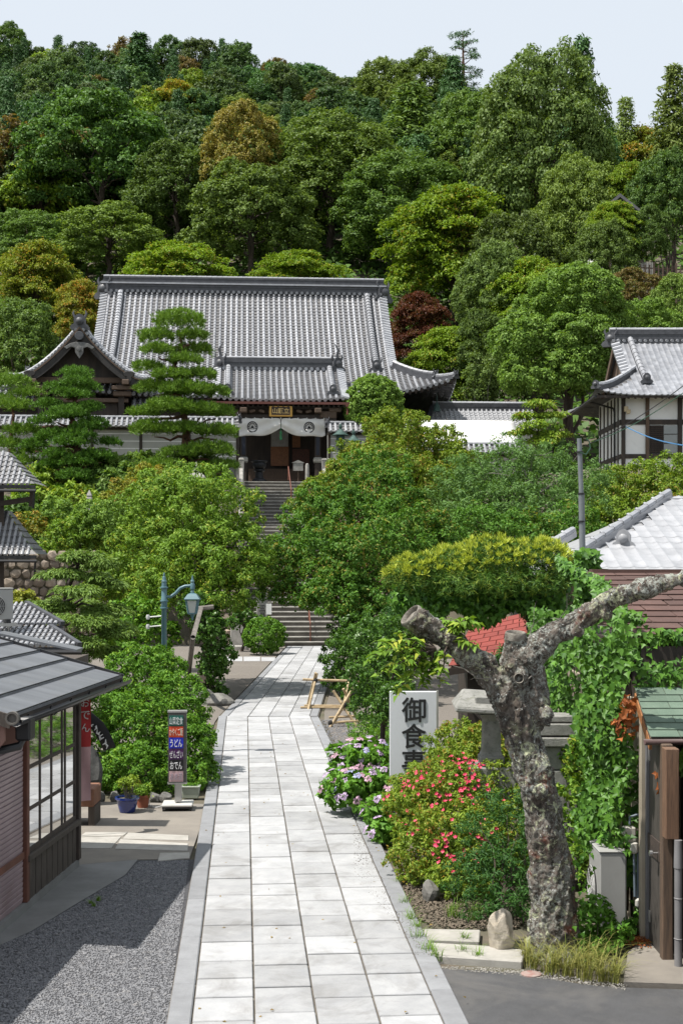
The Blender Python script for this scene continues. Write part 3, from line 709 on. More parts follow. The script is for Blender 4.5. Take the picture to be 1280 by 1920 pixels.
hero('conA', 262, 66, 215, 130, 'tall dark conifer in front of the high wooded ridge', 'conifer')
hero('ymaple', 335, 150, 265, 150, 'yellowish tree beside the tall dark conifer', 'ymaple')
hero('bare', 35, 225, 420, 190, 'thin brown crowned tree on the wooded slope')
hero('conA', 590, 150, 260, 70, 'dark conifer on the slope above the broad clumpy tree')
hero('ymaple', 175, 200, 300, 150, 'yellow green tree behind the big rounded tree', 'maple')
hero('conB', 490, 165, 230, 60, 'small dark conifer behind the orange brown tree')
hero('broadB', 720, 110, 260, 130, 'rounded green tree on the ridge left of the skyline pine', 'mid')
hero('broadA', 800, 110, 260, 150, 'pale green tree just left of the skyline pine', 'mid')
hero('camphor', 560, 250, 420, 150, 'green tree right of the orange brown tree', 'mid')
hero('broadB', 905, 580, 760, 120, 'dark tree in the shade right of the hall eave', 'deep', y=112)
hero('broadB', 1010, 560, 740, 200, 'dark tree hidden behind the round clipped tree', 'deep', y=110)
hero('broadA', 1130, 420, 640, 130, 'dark tree in front of the small hill house', 'deep', y=124)
hero('maple', 1150, 375, 470, 130, 'maple hanging over the roof of the small hill house', 'maple', y=138)
hero('broadB', 1215, 385, 480, 90, 'dark shrub tree in front of the hill house gable', 'deep', y=138)
# the far woods: every tree a thing of its own
wr = random.Random(5); nfar = 0
taken = []
for yy in np.arange(134, 312, 6.8)[::-1]:
    wpx = (5.6 if yy < 235 else 5.0)*F/yy
    px = -70+wr.random()*wpx
    while px < 1350:
        x = PX(px, yy)+wr.uniform(-1.5, 1.5); y = yy+wr.uniform(-2.5, 2.5); z = float(hz(x, y))
        rowp = HOR-(z-EYE)*F/y
        k = wr.choices(['farA', 'farB', 'conB', 'broadB'], [5, 4, 2.2, 0.6])[0]
        # the ridge stays conifer-rich on its left part
        if y > 270 and px < 420 and wr.random() < .3: k = 'conB'
        # leave out what stands wholly behind the nearer crowns
        skip = rowp > 470 or (y < 205 and 90 < px < 1120 and wr.random() < 0.6) or (px > 700 and y > 215 and wr.random() < .35)
        if 1110 < px < 1285 and rowp > 380: skip = True
        if px > 1090 and y > 185: skip = skip or wr.random() < .5
        if not skip and nfar < 340:
            s = wr.uniform(.85, 1.3)*(1.0 if k != 'broadB' else .75)*(.72 if k == 'conB' and y > 255 else 1)*(.86 if y > 235 else 1)
            lab = {'farA': 'broad crowned green tree of the far wood', 'farB': 'tall crowned green tree of the far wood', 'conB': 'pointed conifer of the far wood', 'broadB': 'lighter green leafy tree of the far wood'}[k]
            if k in ('farA', 'farB') and wr.random() < .07: leaf, lab = 'brown', 'brown tinged tree of the far wood'
            elif k in ('farA', 'farB') and wr.random() < .08: leaf, lab = 'maple', 'yellow green tree of the far wood'
            else: leaf = None
            put_tree(k, x, y, z, s, s*wr.uniform(.9, 1.2), lab, 'trees of the far wood: '+lab, leaf); nfar += 1
        px += wpx*wr.uniform(.85, 1.25)*(1.15 if y < 200 else 1.0)
# ground cover on the slope under the trees
r = np.random.default_rng(8)
n = 30000; yy = 116+195*r.uniform(0, 1, n)**1.2; pxx = r.uniform(-80, 1360, n); X = (pxx-640)*yy/F
Z = hz(X, yy)+r.uniform(0.0, 1.6, n)
V = leaf_verts(np.stack([X, yy, Z], 1), unit(np.array([0, -.5, 1.])+.6*r.normal(size=(n, 3))), 1.25, .75, r)
und = leaf_obj('undergrowth', V, LM['deep']); tag(und, 'dark green undergrowth covering the slope under the trees', 'undergrowth', kind='stuff')
# shrubs on the terrace slope below the temple (seen in the gaps between the nearer trees)
def shrub(name, label, loc, lobes, cr, dens, k, L, Wf, m, seed, up=.5, flat=.75, cat='shrub', group=None, shell=(.4, 1.0), core=None, low=-.5, stem=True, droop=.15, spread=.75, nj=.55, axis_out=False):
    t = thing(name, label, cat, loc, 0, group); r = np.random.default_rng(seed); rr = random.Random(seed)
    Cc, Nn = lobe_clumps(r, lobes, dens, cr, low=low)
    Cc[:, 2] = np.maximum(Cc[:, 2], .05)
    V = clump_leaves(r, Cc, Nn, cr, k, L, L*Wf, up=up, flat=flat, shell=shell, droop=droop, spread=spread, nj=nj, axis_out=axis_out)
    V[..., 2] = np.maximum(V[..., 2], .01)
    if stem:
        mb = MB()
        for l in lobes:
            for q in range(3):
                e = (l[0]+rr.uniform(-.5, .5)*l[3], l[1]+rr.uniform(-.5, .5)*l[4], l[2]+l[5]*.5)
                b = (l[0]*.55+rr.uniform(-.1, .1), l[1]*.55+rr.uniform(-.1, .1), -.12)
                rad = max(.008, .035*l[3]); mb.tube(limb_path(b, e, rr, .08, 4), [rad, rad*.8, rad*.65, rad*.5, rad*.25], 5)
        mb.build('stem', M_BARK, t, True)
    leaf_obj('foliage', V, LM[m] if isinstance(m, str) else m, t)
    return t
sr = random.Random(31); 
def zt(x, y): return float(hz(x, y))-.03
cols = ['mid', 'bright', 'deep', 'maple', 'mid', 'camphor']
names = ['low green shrub', 'bright green shrub', 'dark green shrub', 'yellow green shrub', 'leafy green bush', 'olive green bush']
protoS = []
for k in range(6):
    s = shrub('slope_shrub', 'x', (0, 0, 0), [(0, 0, .7, 1.1, 1.1, .8), (.9, .3, .5, .7, .7, .55), (-.8, -.2, .55, .8, .7, .6)], .3, 5.5, 30, .22, .5, cols[k], 300+k)
    protoS.append(s); HIDE.append(s)
for i in range(150):
    left = i % 2 == 0
    x = sr.uniform(-19, -6.8) if left else sr.uniform(0.2, 24)
    f = 68.2 if x < 8 else 60
    y = sr.uniform(f, 86) if x < 8 else sr.uniform(f, 76)
    if x > 10.5 and y > 64: continue
    u, v = t_uv(x, y)
    if abs(u) < 3.9: continue
    k = sr.randrange(6); c = copy_tree(protoS[k]); c.name = 'slope_shrub'; s = sr.uniform(.8, 1.5)
    c.location = (x, y, zt(x, y)); c.rotation_euler = (0, 0, sr.uniform(0, 6.28)); c.scale = (s, s, s*sr.uniform(.8, 1.2))
    lab = names[k]+' on the terrace slope below the temple wall'; tag(c, lab, 'shrub', lab+'s')
# ================================================================== ROOF TOOLS
def s_normal(S, s, t, e=0.02):
    a = S(s+e, t)-S(s-e, t); b = S(s, min(1, t+e))-S(s, max(0, t-e))
    n = a.cross(b); n.normalize()
    return -n if n.z < 0 else n
def pan_sheet(parent, S, srange, nc, ns, m, lift=0.05, name='pan_tiles'):
    """stepped courses of flat tiles between the round rows"""
    mb = MB()
    for j in range(nc):
        ta, tb = j/nc, (j+1)/nc
        A, B = [], []
        for i in range(ns+1):
            sa0, sa1 = srange(ta); sb0, sb1 = srange(tb); f = i/ns
            sa = sa0+(sa1-sa0)*f; sb = sb0+(sb1-sb0)*f
            A.append(S(sa, ta)); B.append(S(sb, tb)+s_normal(S, sb, tb)*lift)
        b = len(mb.v); mb.v += A+B; n = ns+1
        for i in range(ns): mb.f.append([b+i, b+i+1, b+n+i+1, b+n+i])
        if j+1 < nc:
            C0 = [S(srange(tb)[0]+(srange(tb)[1]-srange(tb)[0])*i/ns, tb) for i in range(ns+1)]
            c = len(mb.v); mb.v += C0
            for i in range(ns): mb.f.append([b+n+i, b+n+i+1, c+i+1, c+i])
    o = mb.build(name, m, parent); o['kind'] = 'stuff'; return o
def tile_row_mesh(S, s, t0, nc, rad, m, t1=1.0, capend=True, nv=5):
    mb = MB(); k0 = int(math.floor(t0*nc)); rows = []
    def ring(t, rr, off=0.0):
        p = S(s, t); n = s_normal(S, s, t); e = (S(s+.05, t)-S(s-.05, t)); e.normalize()
        return [p+n*off+e*math.cos(math.pi*q/(nv-1))*rr+n*math.sin(math.pi*q/(nv-1))*rr*1.05 for q in range(nv)]
    for j in range(k0, nc):
        ta = max(t0, j/nc); tb = (j+1)/nc
        if tb-ta < 1e-4: continue
        rows.append(ring(ta, rad*.84, .02)); rows.append(ring(tb, rad, .03))
    b = len(mb.v)
    for rw in rows: mb.v += rw
    for i in range(len(rows)-1):
        for q in range(nv-1): mb.f.append([b+i*nv+q, b+i*nv+q+1, b+(i+1)*nv+q+1, b+(i+1)*nv+q])
    if capend and rows:
        p = S(s, 1.0); dv = S(s, 1.0)-S(s, .97); dv.normalize(); n = s_normal(S, s, 1.0); e = dv.cross(n); e.normalize()
        cc = p+n*.04+dv*.05; b = len(mb.v)
        for off in (Vector((0, 0, 0)), -dv*.1):
            mb.v += [cc+off+(e*math.cos(2*math.pi*q/10)+n*math.sin(2*math.pi*q/10))*rad*1.15 for q in range(10)]
        mb.f.append([b+q for q in range(10)])
        for q in range(10): mb.f.append([b+q, b+(q+1) % 10, b+10+(q+1) % 10, b+10+q])
    return mb.mesh('tile_row', m, True)
def tile_rows(parent, S, svals, t0f, nc, rad, m):
    for s in svals: link(tile_row_mesh(S, s, t0f(s), nc, rad, m), 'tile_row', None, parent)
def ridge_piece(parent, a, b, wd, ht, name='ridge', cap=0.13, disc=None, m=None, mt=None, lift=0.0):
    """stacked ridge: layered base and round capping tiles"""
    a = Vector(a); b = Vector(b); m = m or M_RIDGE; mt = mt or M_TILE
    mb = MB(); n = max(3, int(ht/0.16))
    up = Vector((0, 0, 1))
    for k in range(n):
        z = lift+ht*(k+.5)/n; w_ = wd*(1-.25*k/n)*(1.0 if k % 2 else 0.82)
        mb.bar(a+up*z, b+up*z, w_, ht/n*.96)
    o = mb.build(name, m, parent)
    L = (b-a).length; k = max(2, int(L/.42)); mc = MB()
    d = (b-a)/k
    for i in range(k):
        p = a+d*i+up*(ht+lift); q = a+d*(i+1.06)+up*(ht+lift); mc.tube([p, q], [cap*.92, cap*1.06], 8)
    mc.build('ridge_cap', mt, o, True)
    if disc:
        md = MB(); dn = d.normalized(); side = Vector((-dn.y, dn.x, 0))
        if side.y > 0: side = -side
        kk = int(L/disc)
        for i in range(kk):
            p = a+dn*(disc*(i+.5))+side*(wd*.5+.03)+up*(lift+.12)
            md.tube([p-side*.14, p+side*.12-up*.04], disc*.3, 8)
        md.build('ridge_discs', mt, o, True)
    return o
def demon_tile(parent, p, s, rz=0.0, m=None, horns=True):
    """ridge-end ornament: broad plate with scrolled feet, boss and horns"""
    mb = MB(); M = Matrix.Translation(p) @ Matrix.Rotation(rz, 4, 'Z') @ Matrix.Scale(s, 4)
    poly = [(-.5, 0), (.5, 0), (.62, .16), (.5, .34), (.36, .4), (.36, .72), (.2, .95), (0, 1.04), (-.2, .95), (-.36, .72), (-.36, .4), (-.5, .34), (-.62, .16)]
    mb.prism(poly, .28, M @ Matrix.Translation((0, -.14, 0)))
    mb.lathe([(.02, 0), (.2, .02), (.24, .12), (.13, .2), (.03, .22)], (0, 0, 0), 10); 
    k = 10*5
    for i in range(len(mb.v)-k, len(mb.v)):
        v = mb.v[i]; mb.v[i] = M @ Vector((v.x, -.12-v.z, .55+v.y))
    if horns:
        for sx in (-1, 1):
            pts = [M @ Vector((sx*.3, 0, .8)), M @ Vector((sx*.42, 0, 1.05)), M @ Vector((sx*.36, 0, 1.25))]
            mb.tube(pts, [.09*s, .07*s, .02*s], 6)
    return mb.build('ridge_end_tile', m or M_RIDGE, parent, True)

# ================================================================== THE MAIN HALL
hall = troot('temple_hall', 'large temple hall with wide grey tiled roof at the head of the stairs', 'temple', -2.62, 22.25)
RL, EL, WR, WE, DV, TH = 11.6, 15.85, 17.3, 6.9, 13.2, 0.66
def gprof(t, k=.35): return t*(1+k*(1-t))
def Sfront(s, t, sg=-1):
    w_ = WR-(WR-WE)*gprof(t); q = min(1.0, abs(s)/EL)
    w_ += 1.55*(q**4.0)*t**3
    return Vector((s, sg*DV*t, w_))
def half_at(t): return RL if t < TH else RL+(EL-RL)*(t-TH)/(1-TH)
def t_start(s): return 0.0 if abs(s) <= RL-.05 else TH+(1-TH)*(abs(s)-RL)/(EL-RL)
pitch = .44
sv = [(-EL+.25)+i*pitch for i in range(int(2*(EL-.25)/pitch)+1)]
roof = MB(); roof.box((0, 0, WR-.6), (RL*2-1.2, 1.2, .5)); roof = roof.build('roof', M_RIDGE, hall)
pan_sheet(roof, Sfront, lambda t: (-half_at(t), half_at(t)), 42, 40, M_PAN, .055)
tile_rows(roof, Sfront, sv, t_start, 42, .125, M_TILE)
pan_sheet(roof, lambda s, t: Sfront(s, t, 1), lambda t: (-half_at(t), half_at(t)), 16, 12, M_PAN, .05, 'rear_pan_tiles')
# hipped ends below the gables
for sg in (-1, 1):
    def Sside(s, t, sg=sg):
        tt = TH+(1-TH)*t; x = RL-.6+(EL-RL+.6)*t
        w_ = WR-(WR-WE)*gprof(tt)+1.55*((min(1, abs(s)/DV))**4)*tt**3*t
        return Vector((sg*x, s, w_))
    pan_sheet(roof, Sside, lambda t: (-DV*(TH+(1-TH)*t)+.05, DV*(TH+(1-TH)*t)-.05), 10, 12, M_PAN, .05, 'hip_pan_tiles')
    if sg == 1: tile_rows(roof, Sside, [-12.6+i*.6 for i in range(43)], lambda s: max(0.0, min(.96, (abs(s)/DV-TH)/(1-TH))), 10, .125, M_TILE)
    # gable wall, bargeboard
    zg = WR-(WR-WE)*gprof(TH)
    mb = MB(); pts = [(-DV*TH, zg)]+[(-DV*t, WR-(WR-WE)*gprof(t)-.25) for t in (.5, .35, .2, .08)]+[(0, WR-.2)]+[(DV*t, WR-(WR-WE)*gprof(t)-.25) for t in (.08, .2, .35, .5)]+[(DV*TH, zg)]
    mb.prism(pts, .2, Matrix.Translation((sg*(RL-1.1), 0, 0)) @ Matrix.Rotation(math.pi/2, 4, 'Z')); mb.build('gable', M_TIMBER, hall)
    mb = MB()
    for fr in (-1, 1):
        pp = [Vector((sg*(RL-.15), fr*DV*t, WR-(WR-WE)*gprof(t)-.22)) for t in (0, .15, .3, .45, .6, .68)]
        for i in range(5): mb.bar(pp[i], pp[i+1], .16, .5)
    mb.build('bargeboard', M_TIMBER, hall)
    # row of verge tiles laid across the gable edge
    mb = MB()
    for i in range(30):
        t = .02+i*.0215; p = Sfront(sg*(RL+.05), t); mb.tube([p+Vector((-sg*.35, 0, .12)), p+Vector((sg*.28, 0, -.02))], .135, 7)
    mb.build('verge_tiles', M_TILE, roof, True)
    # descending ridge
    prev = None; mb = MB(); mc = MB(); sx = sg*(RL-1.35)
    pp = [Sfront(sx, .045+i*.0225)+Vector((0, 0, .1)) for i in range(29)]
    for i in range(28):
        mb.bar(pp[i], pp[i+1], .5, .5); mc.tube([pp[i]+Vector((0, 0, .36)), pp[i+1]+Vector((0, -.03, .36))], [.21, .26], 8)
    o = mb.build('descending_ridge', M_RIDGE, roof); mc.build('ridge_cap', M_TILE, o, True)
    demon_tile(o, pp[-1]+Vector((0, -.12, -.25)), .95)
    # corner ridge along the hip, with its upswept tip
    hp = [Sfront(sg*(RL+(EL-RL)*q), TH+(1-TH)*q)+Vector((0, 0, .1)) for q in np.linspace(0, .97, 13)]
    mb = MB(); mc = MB()
    for i in range(12):
        big = i < 8
        mb.bar(hp[i]+Vector((0, 0, .12 if big else .02)), hp[i+1]+Vector((0, 0, .12 if big else .02)), .4, .5 if big else .3)
        h_ = .44 if big else .26
        mc.tube([hp[i]+Vector((0, 0, h_)), hp[i+1]+Vector((0, 0, h_))], [.14, .16], 7)
    o = mb.build('corner_ridge', M_RIDGE, roof); mc.build('ridge_cap', M_TILE, o, True)
    demon_tile(o, hp[8]+Vector((sg*.15, -.1, 0)), .62, sg*.7); demon_tile(o, hp[12]+Vector((sg*.1, -.1, -.1)), .55, sg*.7)
rd = ridge_piece(roof, (-RL-.1, 0, WR-.15), (RL+.1, 0, WR-.15), .75, 1.35, 'main_ridge', .16, .44)
mb = MB(); mb.bar((-RL-.3, 0, WR+.62), (RL+.3, 0, WR+.62), .95, .12); mb.build('ridge_band', M_TILE, rd)
for sg in (-1, 1): demon_tile(rd, Vector((sg*(RL+.05), -.1, WR-.7)), 1.5, sg*math.pi/2*.35)
# eaves, rafters, walls
mb = MB()
for i in range(70):
    s = -EL+.3+i*(2*EL-.6)/69; a = Sfront(s, .985)+Vector((0, .1, -.28)); b = Sfront(s*.97, .80)+Vector((0, 0, -.42)); mb.bar(a, b, .14, .16)
mb.build('rafters', M_TIMBER, hall)
mb = MB()
for i in range(24):
    s0 = -EL+.05+i*(2*EL-.1)/24; s1 = -EL+.05+(i+1)*(2*EL-.1)/24
    mb.bar(Sfront(s0, .99)+Vector((0, 0, -.14)), Sfront(s1, .99)+Vector((0, 0, -.14)), .12, .16)
mb.build('eave_board', M_TIMBER, hall)
mb = MB(); mb.span(-11.4, 11.4, -8.2, 8.5, -.1, 8.2); mb.build('body', M_TIMBER, hall)
mb = MB(); mb.span(-12.6, 12.6, -10.6, 10, 0.05, 1.5); mb.build('veranda', M_TIMBER2, hall)
for i in range(9):
    x = -11.2+i*2.8; mb = MB(); mb.tube([(x, -8.35, 1.5), (x, -8.35, 6.3)], .24, 10); mb.build('pillar', M_TIMBER2, hall, True)
    mb = MB(); mb.box((x, -8.7, 6.45), (.7, .7, .3)); mb.box((x, -9.0, 6.75), (1.5, .3, .25)); mb.box((x, -9.2, 6.98), (.3, 1.5, .22)); mb.build('bracket', M_TIMBER2, hall)
mb = MB(); mb.lathe([(.05, 0), (.3, .02), (.24, .2), (.2, .5), (.1, .6), (.05, .72)], (14.6, -11.6, 6.1), 10); mb.tube([(14.6, -11.6, 6.8), (14.6, -11.6, 7.5)], .03, 5)
mb.build('wind_bell', mat('verdigris bronze', (.07, .13, .115), (.045, .08, .07), 6, .6, metal=.3), hall, True)

# ---- the porch
M_RBROWN = plain('red brown gutter', (.16, .05, .035), .5)
porch = troot('temple_porch', 'tiled entrance porch of the hall with white crested curtain and gilt name board', 'porch', 0, 5.0)
PW, PE, PR, PD = 4.75, 6.12, 9.25, 6.0
def Sp(s, t):
    return Vector((s*(1+.0*t), PD*(1-t), PR-(PR-PE)*gprof(t, .28)+.22*(abs(s)/PW)**3*t))
proof = MB(); proof.box((0, PD, PR-.2), (8.6, .8, .4)); proof = proof.build('roof', M_RIDGE, porch)
pan_sheet(proof, Sp, lambda t: (-PW+.3*(1-t), PW-.3*(1-t)), 20, 20, M_PAN, .05)
tile_rows(proof, Sp, [-PW+.32+i*(2*PW-.64)/21 for i in range(22)], lambda s: 0, 20, .12, M_TILE)
pan_sheet(proof, lambda s, t: Vector((s, PD+3.5*t, PR-1.9*t)), lambda t: (-PW+.3, PW-.3), 8, 6, M_PAN, .04, 'rear_pan_tiles')
o = ridge_piece(proof, (-4.35, PD, PR-.1), (4.35, PD, PR-.1), .6, .95, 'porch_ridge', .13, .44)
for sg in (-1, 1):
    demon_tile(o, Vector((sg*4.4, PD-.1, PR-.2)), 1.1, sg*.5)
    mb = MB(); mb.tube([(sg*4.35, PD, PR+.9), (sg*4.5, PD, PR+1.5), (sg*4.2, PD, PR+2.0)], [.12, .1, .02], 6); mb.build('finial', M_RIDGE, o, True)
    pp = [Sp(sg*(PW-.95), .06+i*.055)+Vector((0, 0, .1)) for i in range(14)]; mb = MB(); mc = MB()
    for i in range(13):
        mb.bar(pp[i], pp[i+1], .34, .3); mc.tube([pp[i]+Vector((0, 0, .25)), pp[i+1]+Vector((0, 0, .25))], [.18, .21], 8)
    o2 = mb.build('descending_ridge', M_RIDGE, proof); mc.build('ridge_cap', M_TILE, o2, True); demon_tile(o2, pp[-1]+Vector((0, -.2, -.15)), .75, horns=False)
    mb = MB()
    for i in range(17):
        t = .03+i*.06; p = Sp(sg*(PW-.12), min(t, 1)); mb.tube([p+Vector((-sg*.3, 0, .16)), p+Vector((sg*.25, 0, 0))], .14, 7)
    mb.build('verge_tiles', M_TILE, proof, True)
mb = MB(); mb.bar((-PW-.1, -.12, PE-.17), (PW+.1, -.12, PE-.17), .16, .17); mb.build('gutter', M_RBROWN, porch)
mb = MB(); mb.tube([(PW, -.1, PE-.2), (PW, -.1, PE-.95)], .09, 8); mb.box((PW, -.1, PE-.25), (.3, .3, .3)); mb.tube([(PW, -.1, PE-.95), (PW+3.4, 1.5, PE-1.75)], .08, 8); mb.build('downpipe', M_RBROWN, porch)
mb = MB(); mb.span(-4.4, 4.4, .5, 6.2, PE-.5, PE-.32); mb.build('soffit', M_TIMBER, porch)
mb = MB()
for i in range(26): mb.bar((-4.5+i*.36, -.02, PE-.36), (-4.5+i*.36, 1.2, PE-.15), .1, .12)
mb.build('rafters', M_TIMBER, porch)
for sg in (-1, 1):
    mb = MB(); mb.span(sg*2.65-.21, sg*2.65+.21, .42, .84, 0.02, 5.3); mb.build('post', M_TIMBER, porch, bevel=.03)
    mb = MB(); mb.box((sg*2.65, .63, .2), (.75, .75, .4)); mb.build('post_base', M_DARKST, porch, bevel=.02)
    mb = MB(); mb.lathe([(.38, 1.75), (.44, 1.85), (.44, 2.05), (.36, 2.15)], (sg*2.65, .63, 0), 4, sq=1); mb.build('post_collar', M_DARKST, porch, bevel=.02)
    mb = MB(); mb.box((sg*3.4, .6, 5.2), (1.2, .5, .5)); mb.box((sg*3.9, .5, 5.55), (.9, .4, .3)); mb.box((sg*2.65, .3, 5.45), (.5, 1.0, .35)); mb.build('carved_bracket', M_TIMBER2, porch, bevel=.05)
    # white calligraphy hanging strips on the posts
    mb = MB(); mb.span(sg*2.65-.13, sg*2.65+.13, .385, .415, 2.3, 3.6); o = mb.build('name_strip', mat('navy board', (.02, .025, .04), (.015, .018, .03), 4, .6), porch)
mb = MB(); mb.span(-4.0, 4.0, .45, .8, 4.75, 5.2); mb.build('beam', M_TIMBER, porch, bevel=.03)
mb = MB()
for k in range(9): mb.box((-2.7+k*.67, .36, 5.42), (.42, .12, .2), ry=.3*(-1)**k)
mb.build('carving', M_TIMBER2, porch, bevel=.03)

def text_mesh(body, size, m, name='lettering', depth=0.006, align='CENTER', bold=0.0, shear=0.0):
    cu = bpy.data.curves.new('lettering', 'FONT'); cu.body = body; cu.size = size; cu.align_x = align; cu.align_y = 'CENTER'
    cu.extrude = depth; cu.offset = bold; cu.shear = shear
    cu.resolution_u = 4
    ob = bpy.data.objects.new('lettering_curve', cu); C.objects.link(ob)
    dg = bpy.context.evaluated_depsgraph_get(); dg.update()
    me = bpy.data.meshes.new_from_object(ob.evaluated_get(dg)); bpy.data.objects.remove(ob); bpy.data.curves.remove(cu)
    me.name = name; me.materials.clear(); me.materials.append(m)
    return me
def put_text(body, size, m, parent, loc, wide=None, high=None, bold=0.0, rot=(math.pi/2, 0, 0), shear=0.0, thick=0.0):
    me = text_mesh(body, size, m, bold=bold, shear=shear)
    if thick:                                   # heavier brush strokes: the glyph laid down a few times, slightly apart
        V0 = [v.co.copy() for v in me.vertices]; F0 = [list(p.vertices) for p in me.polygons]; q = MB()
        for k, (ox, oz) in enumerate(((0, 0), (thick, 0), (-thick, 0), (0, thick), (thick*.7, -thick*.7), (-thick*.7, -thick*.7))):
            q.add([v+Vector((ox, oz, .0006*k)) for v in V0], F0)
        me = q.mesh('lettering', m)
    co = np.array([v.co[:] for v in me.vertices]); 
    if not len(co): return None
    lo, hi = co.min(0), co.max(0); o = link(me, 'lettering', None, parent)
    cx, cy = (lo[0]+hi[0])/2, (lo[1]+hi[1])/2
    for v in me.vertices: v.co.x -= cx; v.co.y -= cy
    sx = wide/(hi[0]-lo[0]) if wide else 1; sy = high/(hi[1]-lo[1]) if high else sx
    if not wide and high: sx = sy
    o.scale = (sx, sy, 1); o.rotation_euler = rot; o.location = loc
    return o
M_GOLD = plain('gold leaf', (.62, .36, .09), .35, .6)
nb = MB(); nb.span(-.84, .84, .18, .3, 5.02, 5.8); nb = nb.build('name_board', M_GOLD, porch, bevel=.04)
mb = MB(); mb.span(-.66, .66, .165, .19, 5.14, 5.7); mb.build('board_panel', mat('lacquer', (.05, .03, .02), (.035, .02, .015), 4, .4), nb)
put_text('山願立', .5, plain('bright gold', (.8, .55, .2), .35, .3), nb, (0, .158, 5.43), wide=1.18, high=.40, bold=.008)
# curtain: two cloths, parted in the middle
M_CURT = mat('white curtain cloth', (.88, .86, .81), (.78, .76, .72), 2.0, .95)
M_CREST = plain('black dye', (.012, .012, .014), .9)
for sg in (-1, 1):
    nx, nz = 26, 12; V = []
    for i in range(nx+1):
        f = i/nx; x = sg*(.02+3.12*f)
        drop = .66+.60*math.sin(min(1, f*1.7)*math.pi/2)
        if f > .93: drop -= (f-.93)*2
        for j in range(nz+1):
            g = j/nz; z = 4.86-.05*math.sin(f*7)*g+.05*abs(math.sin(f*math.pi*4.5))*(1-g)-drop*g
            y = .30-.09*math.sin(f*10+g*2.2)*(.3+g)+.05*math.sin(g*9-f*5)
            V.append((x+.05*sg*g*f, y, z))
    Fq = [[i*(nz+1)+j, (i+1)*(nz+1)+j, (i+1)*(nz+1)+j+1, i*(nz+1)+j+1] for i in range(nx) for j in range(nz)]
    cur = link(np_mesh('curtain', V, Fq, None, M_CURT, True), 'curtain', None, porch)
    sol = cur.modifiers.new('thickness', 'SOLIDIFY'); sol.thickness = .012
    # crest: ring with petals and a knot of leaves
    mb = MB(); cx, cz = sg*2.02, 4.27; yb = .165
    n = 32; R0, R1 = .40, .33
    def ann(r0, r1, y, cx=cx, cz=cz, mb=mb, sqz=1.0):
        b = len(mb.v)
        for q in range(n):
            a = 2*math.pi*q/n; mb.v.append(Vector((cx+math.cos(a)*r0*.95, y, cz+math.sin(a)*r0*sqz))); mb.v.append(Vector((cx+math.cos(a)*r1*.95, y, cz+math.sin(a)*r1*sqz)))
        for q in range(n): mb.f.append([b+2*q, b+2*((q+1) % n), b+2*((q+1) % n)+1, b+2*q+1])
    ann(R0, R1, yb)
    for q in range(9):
        a = math.pi/2+(q-4)*.5; ca, sa = math.cos(a), math.sin(a); b = len(mb.v)
        for (rr, tt) in ((.16, 0), (.25, .05), (.315, 0), (.25, -.05)): mb.v.append(Vector((cx+ca*rr-sa*tt, yb, cz+sa*rr+ca*tt)))
        mb.f.append([b, b+1, b+2, b+3])
    b = len(mb.v); mb.v += [Vector((cx+x, yb, cz+z)) for x, z in ((0, .12), (.1, -.02), (.14, -.17), (0, -.08), (-.14, -.17), (-.1, -.02))]; mb.f.append(list(range(b, b+6)))
    mb.build('crest', M_CREST, cur)
mb = MB(); mb.tube([(-3.2, .38, 4.88), (3.2, .38, 4.88)], .03, 6); mb.build('curtain_rod', M_TIMBER2, porch)
for k in range(11):
    mb = MB(); mb.box((-3.1+k*.62, .3, 4.9), (.06, .1, .12)); mb.build('curtain_tie', M_CURT, porch)
mb = MB(); mb.tube([(0, .33, 4.6), (0, .33, 4.0)], .03, 6); mb.lathe([(.02, 3.35), (.11, 3.4), (.06, 3.75), (.1, 3.9), (.02, 4.0)], (0, .33, 0), 8); mb.build('tassel', plain('green silk', (.05, .26, .1), .7), porch, True)
# inside of the porch
mb = MB(); mb.span(-4.2, 4.2, 6.0, 6.2, 0, 5.6); mb.build('inner_wall', M_TIMBER, porch)
mb = MB(); mb.span(-.62, .72, 5.6, 5.7, 1.9, 3.35); mb.build('door_panel', mat('orange lattice door', (.30, .13, .055), (.2, .085, .04), 8, .6), porch)
mb = MB(); mb.span(-.6, .7, 5.66, 5.76, 3.36, 4.6); mb.build('paper_screen', mat('grey screen', (.42, .41, .38), None, 3, .9), porch)
mb = MB(); mb.span(1.0, 1.6, 5.6, 5.7, 3.3, 4.2); mb.build('votive_board', MATS['orange lattice door'], porch)
mb = MB(); mb.span(1.0, 2.3, 5.8, 5.9, 1.7, 3.2); mb.build('door_panel', mat('dark red lattice', (.13, .05, .03), (.07, .03, .02), 8, .6), porch)
for i in range(6):
    mb = MB(); mb.span(-2.3, 2.3, 2.6+i*.42, 5.9, i*.27, i*.27+.26); mb.build('wooden_step', M_TIMBER2, porch)
mb = MB(); mb.span(-4.3, 4.3, -1.0, 6.3, -.25, .012); mb.build('stone_floor', M_OLDST, porch)
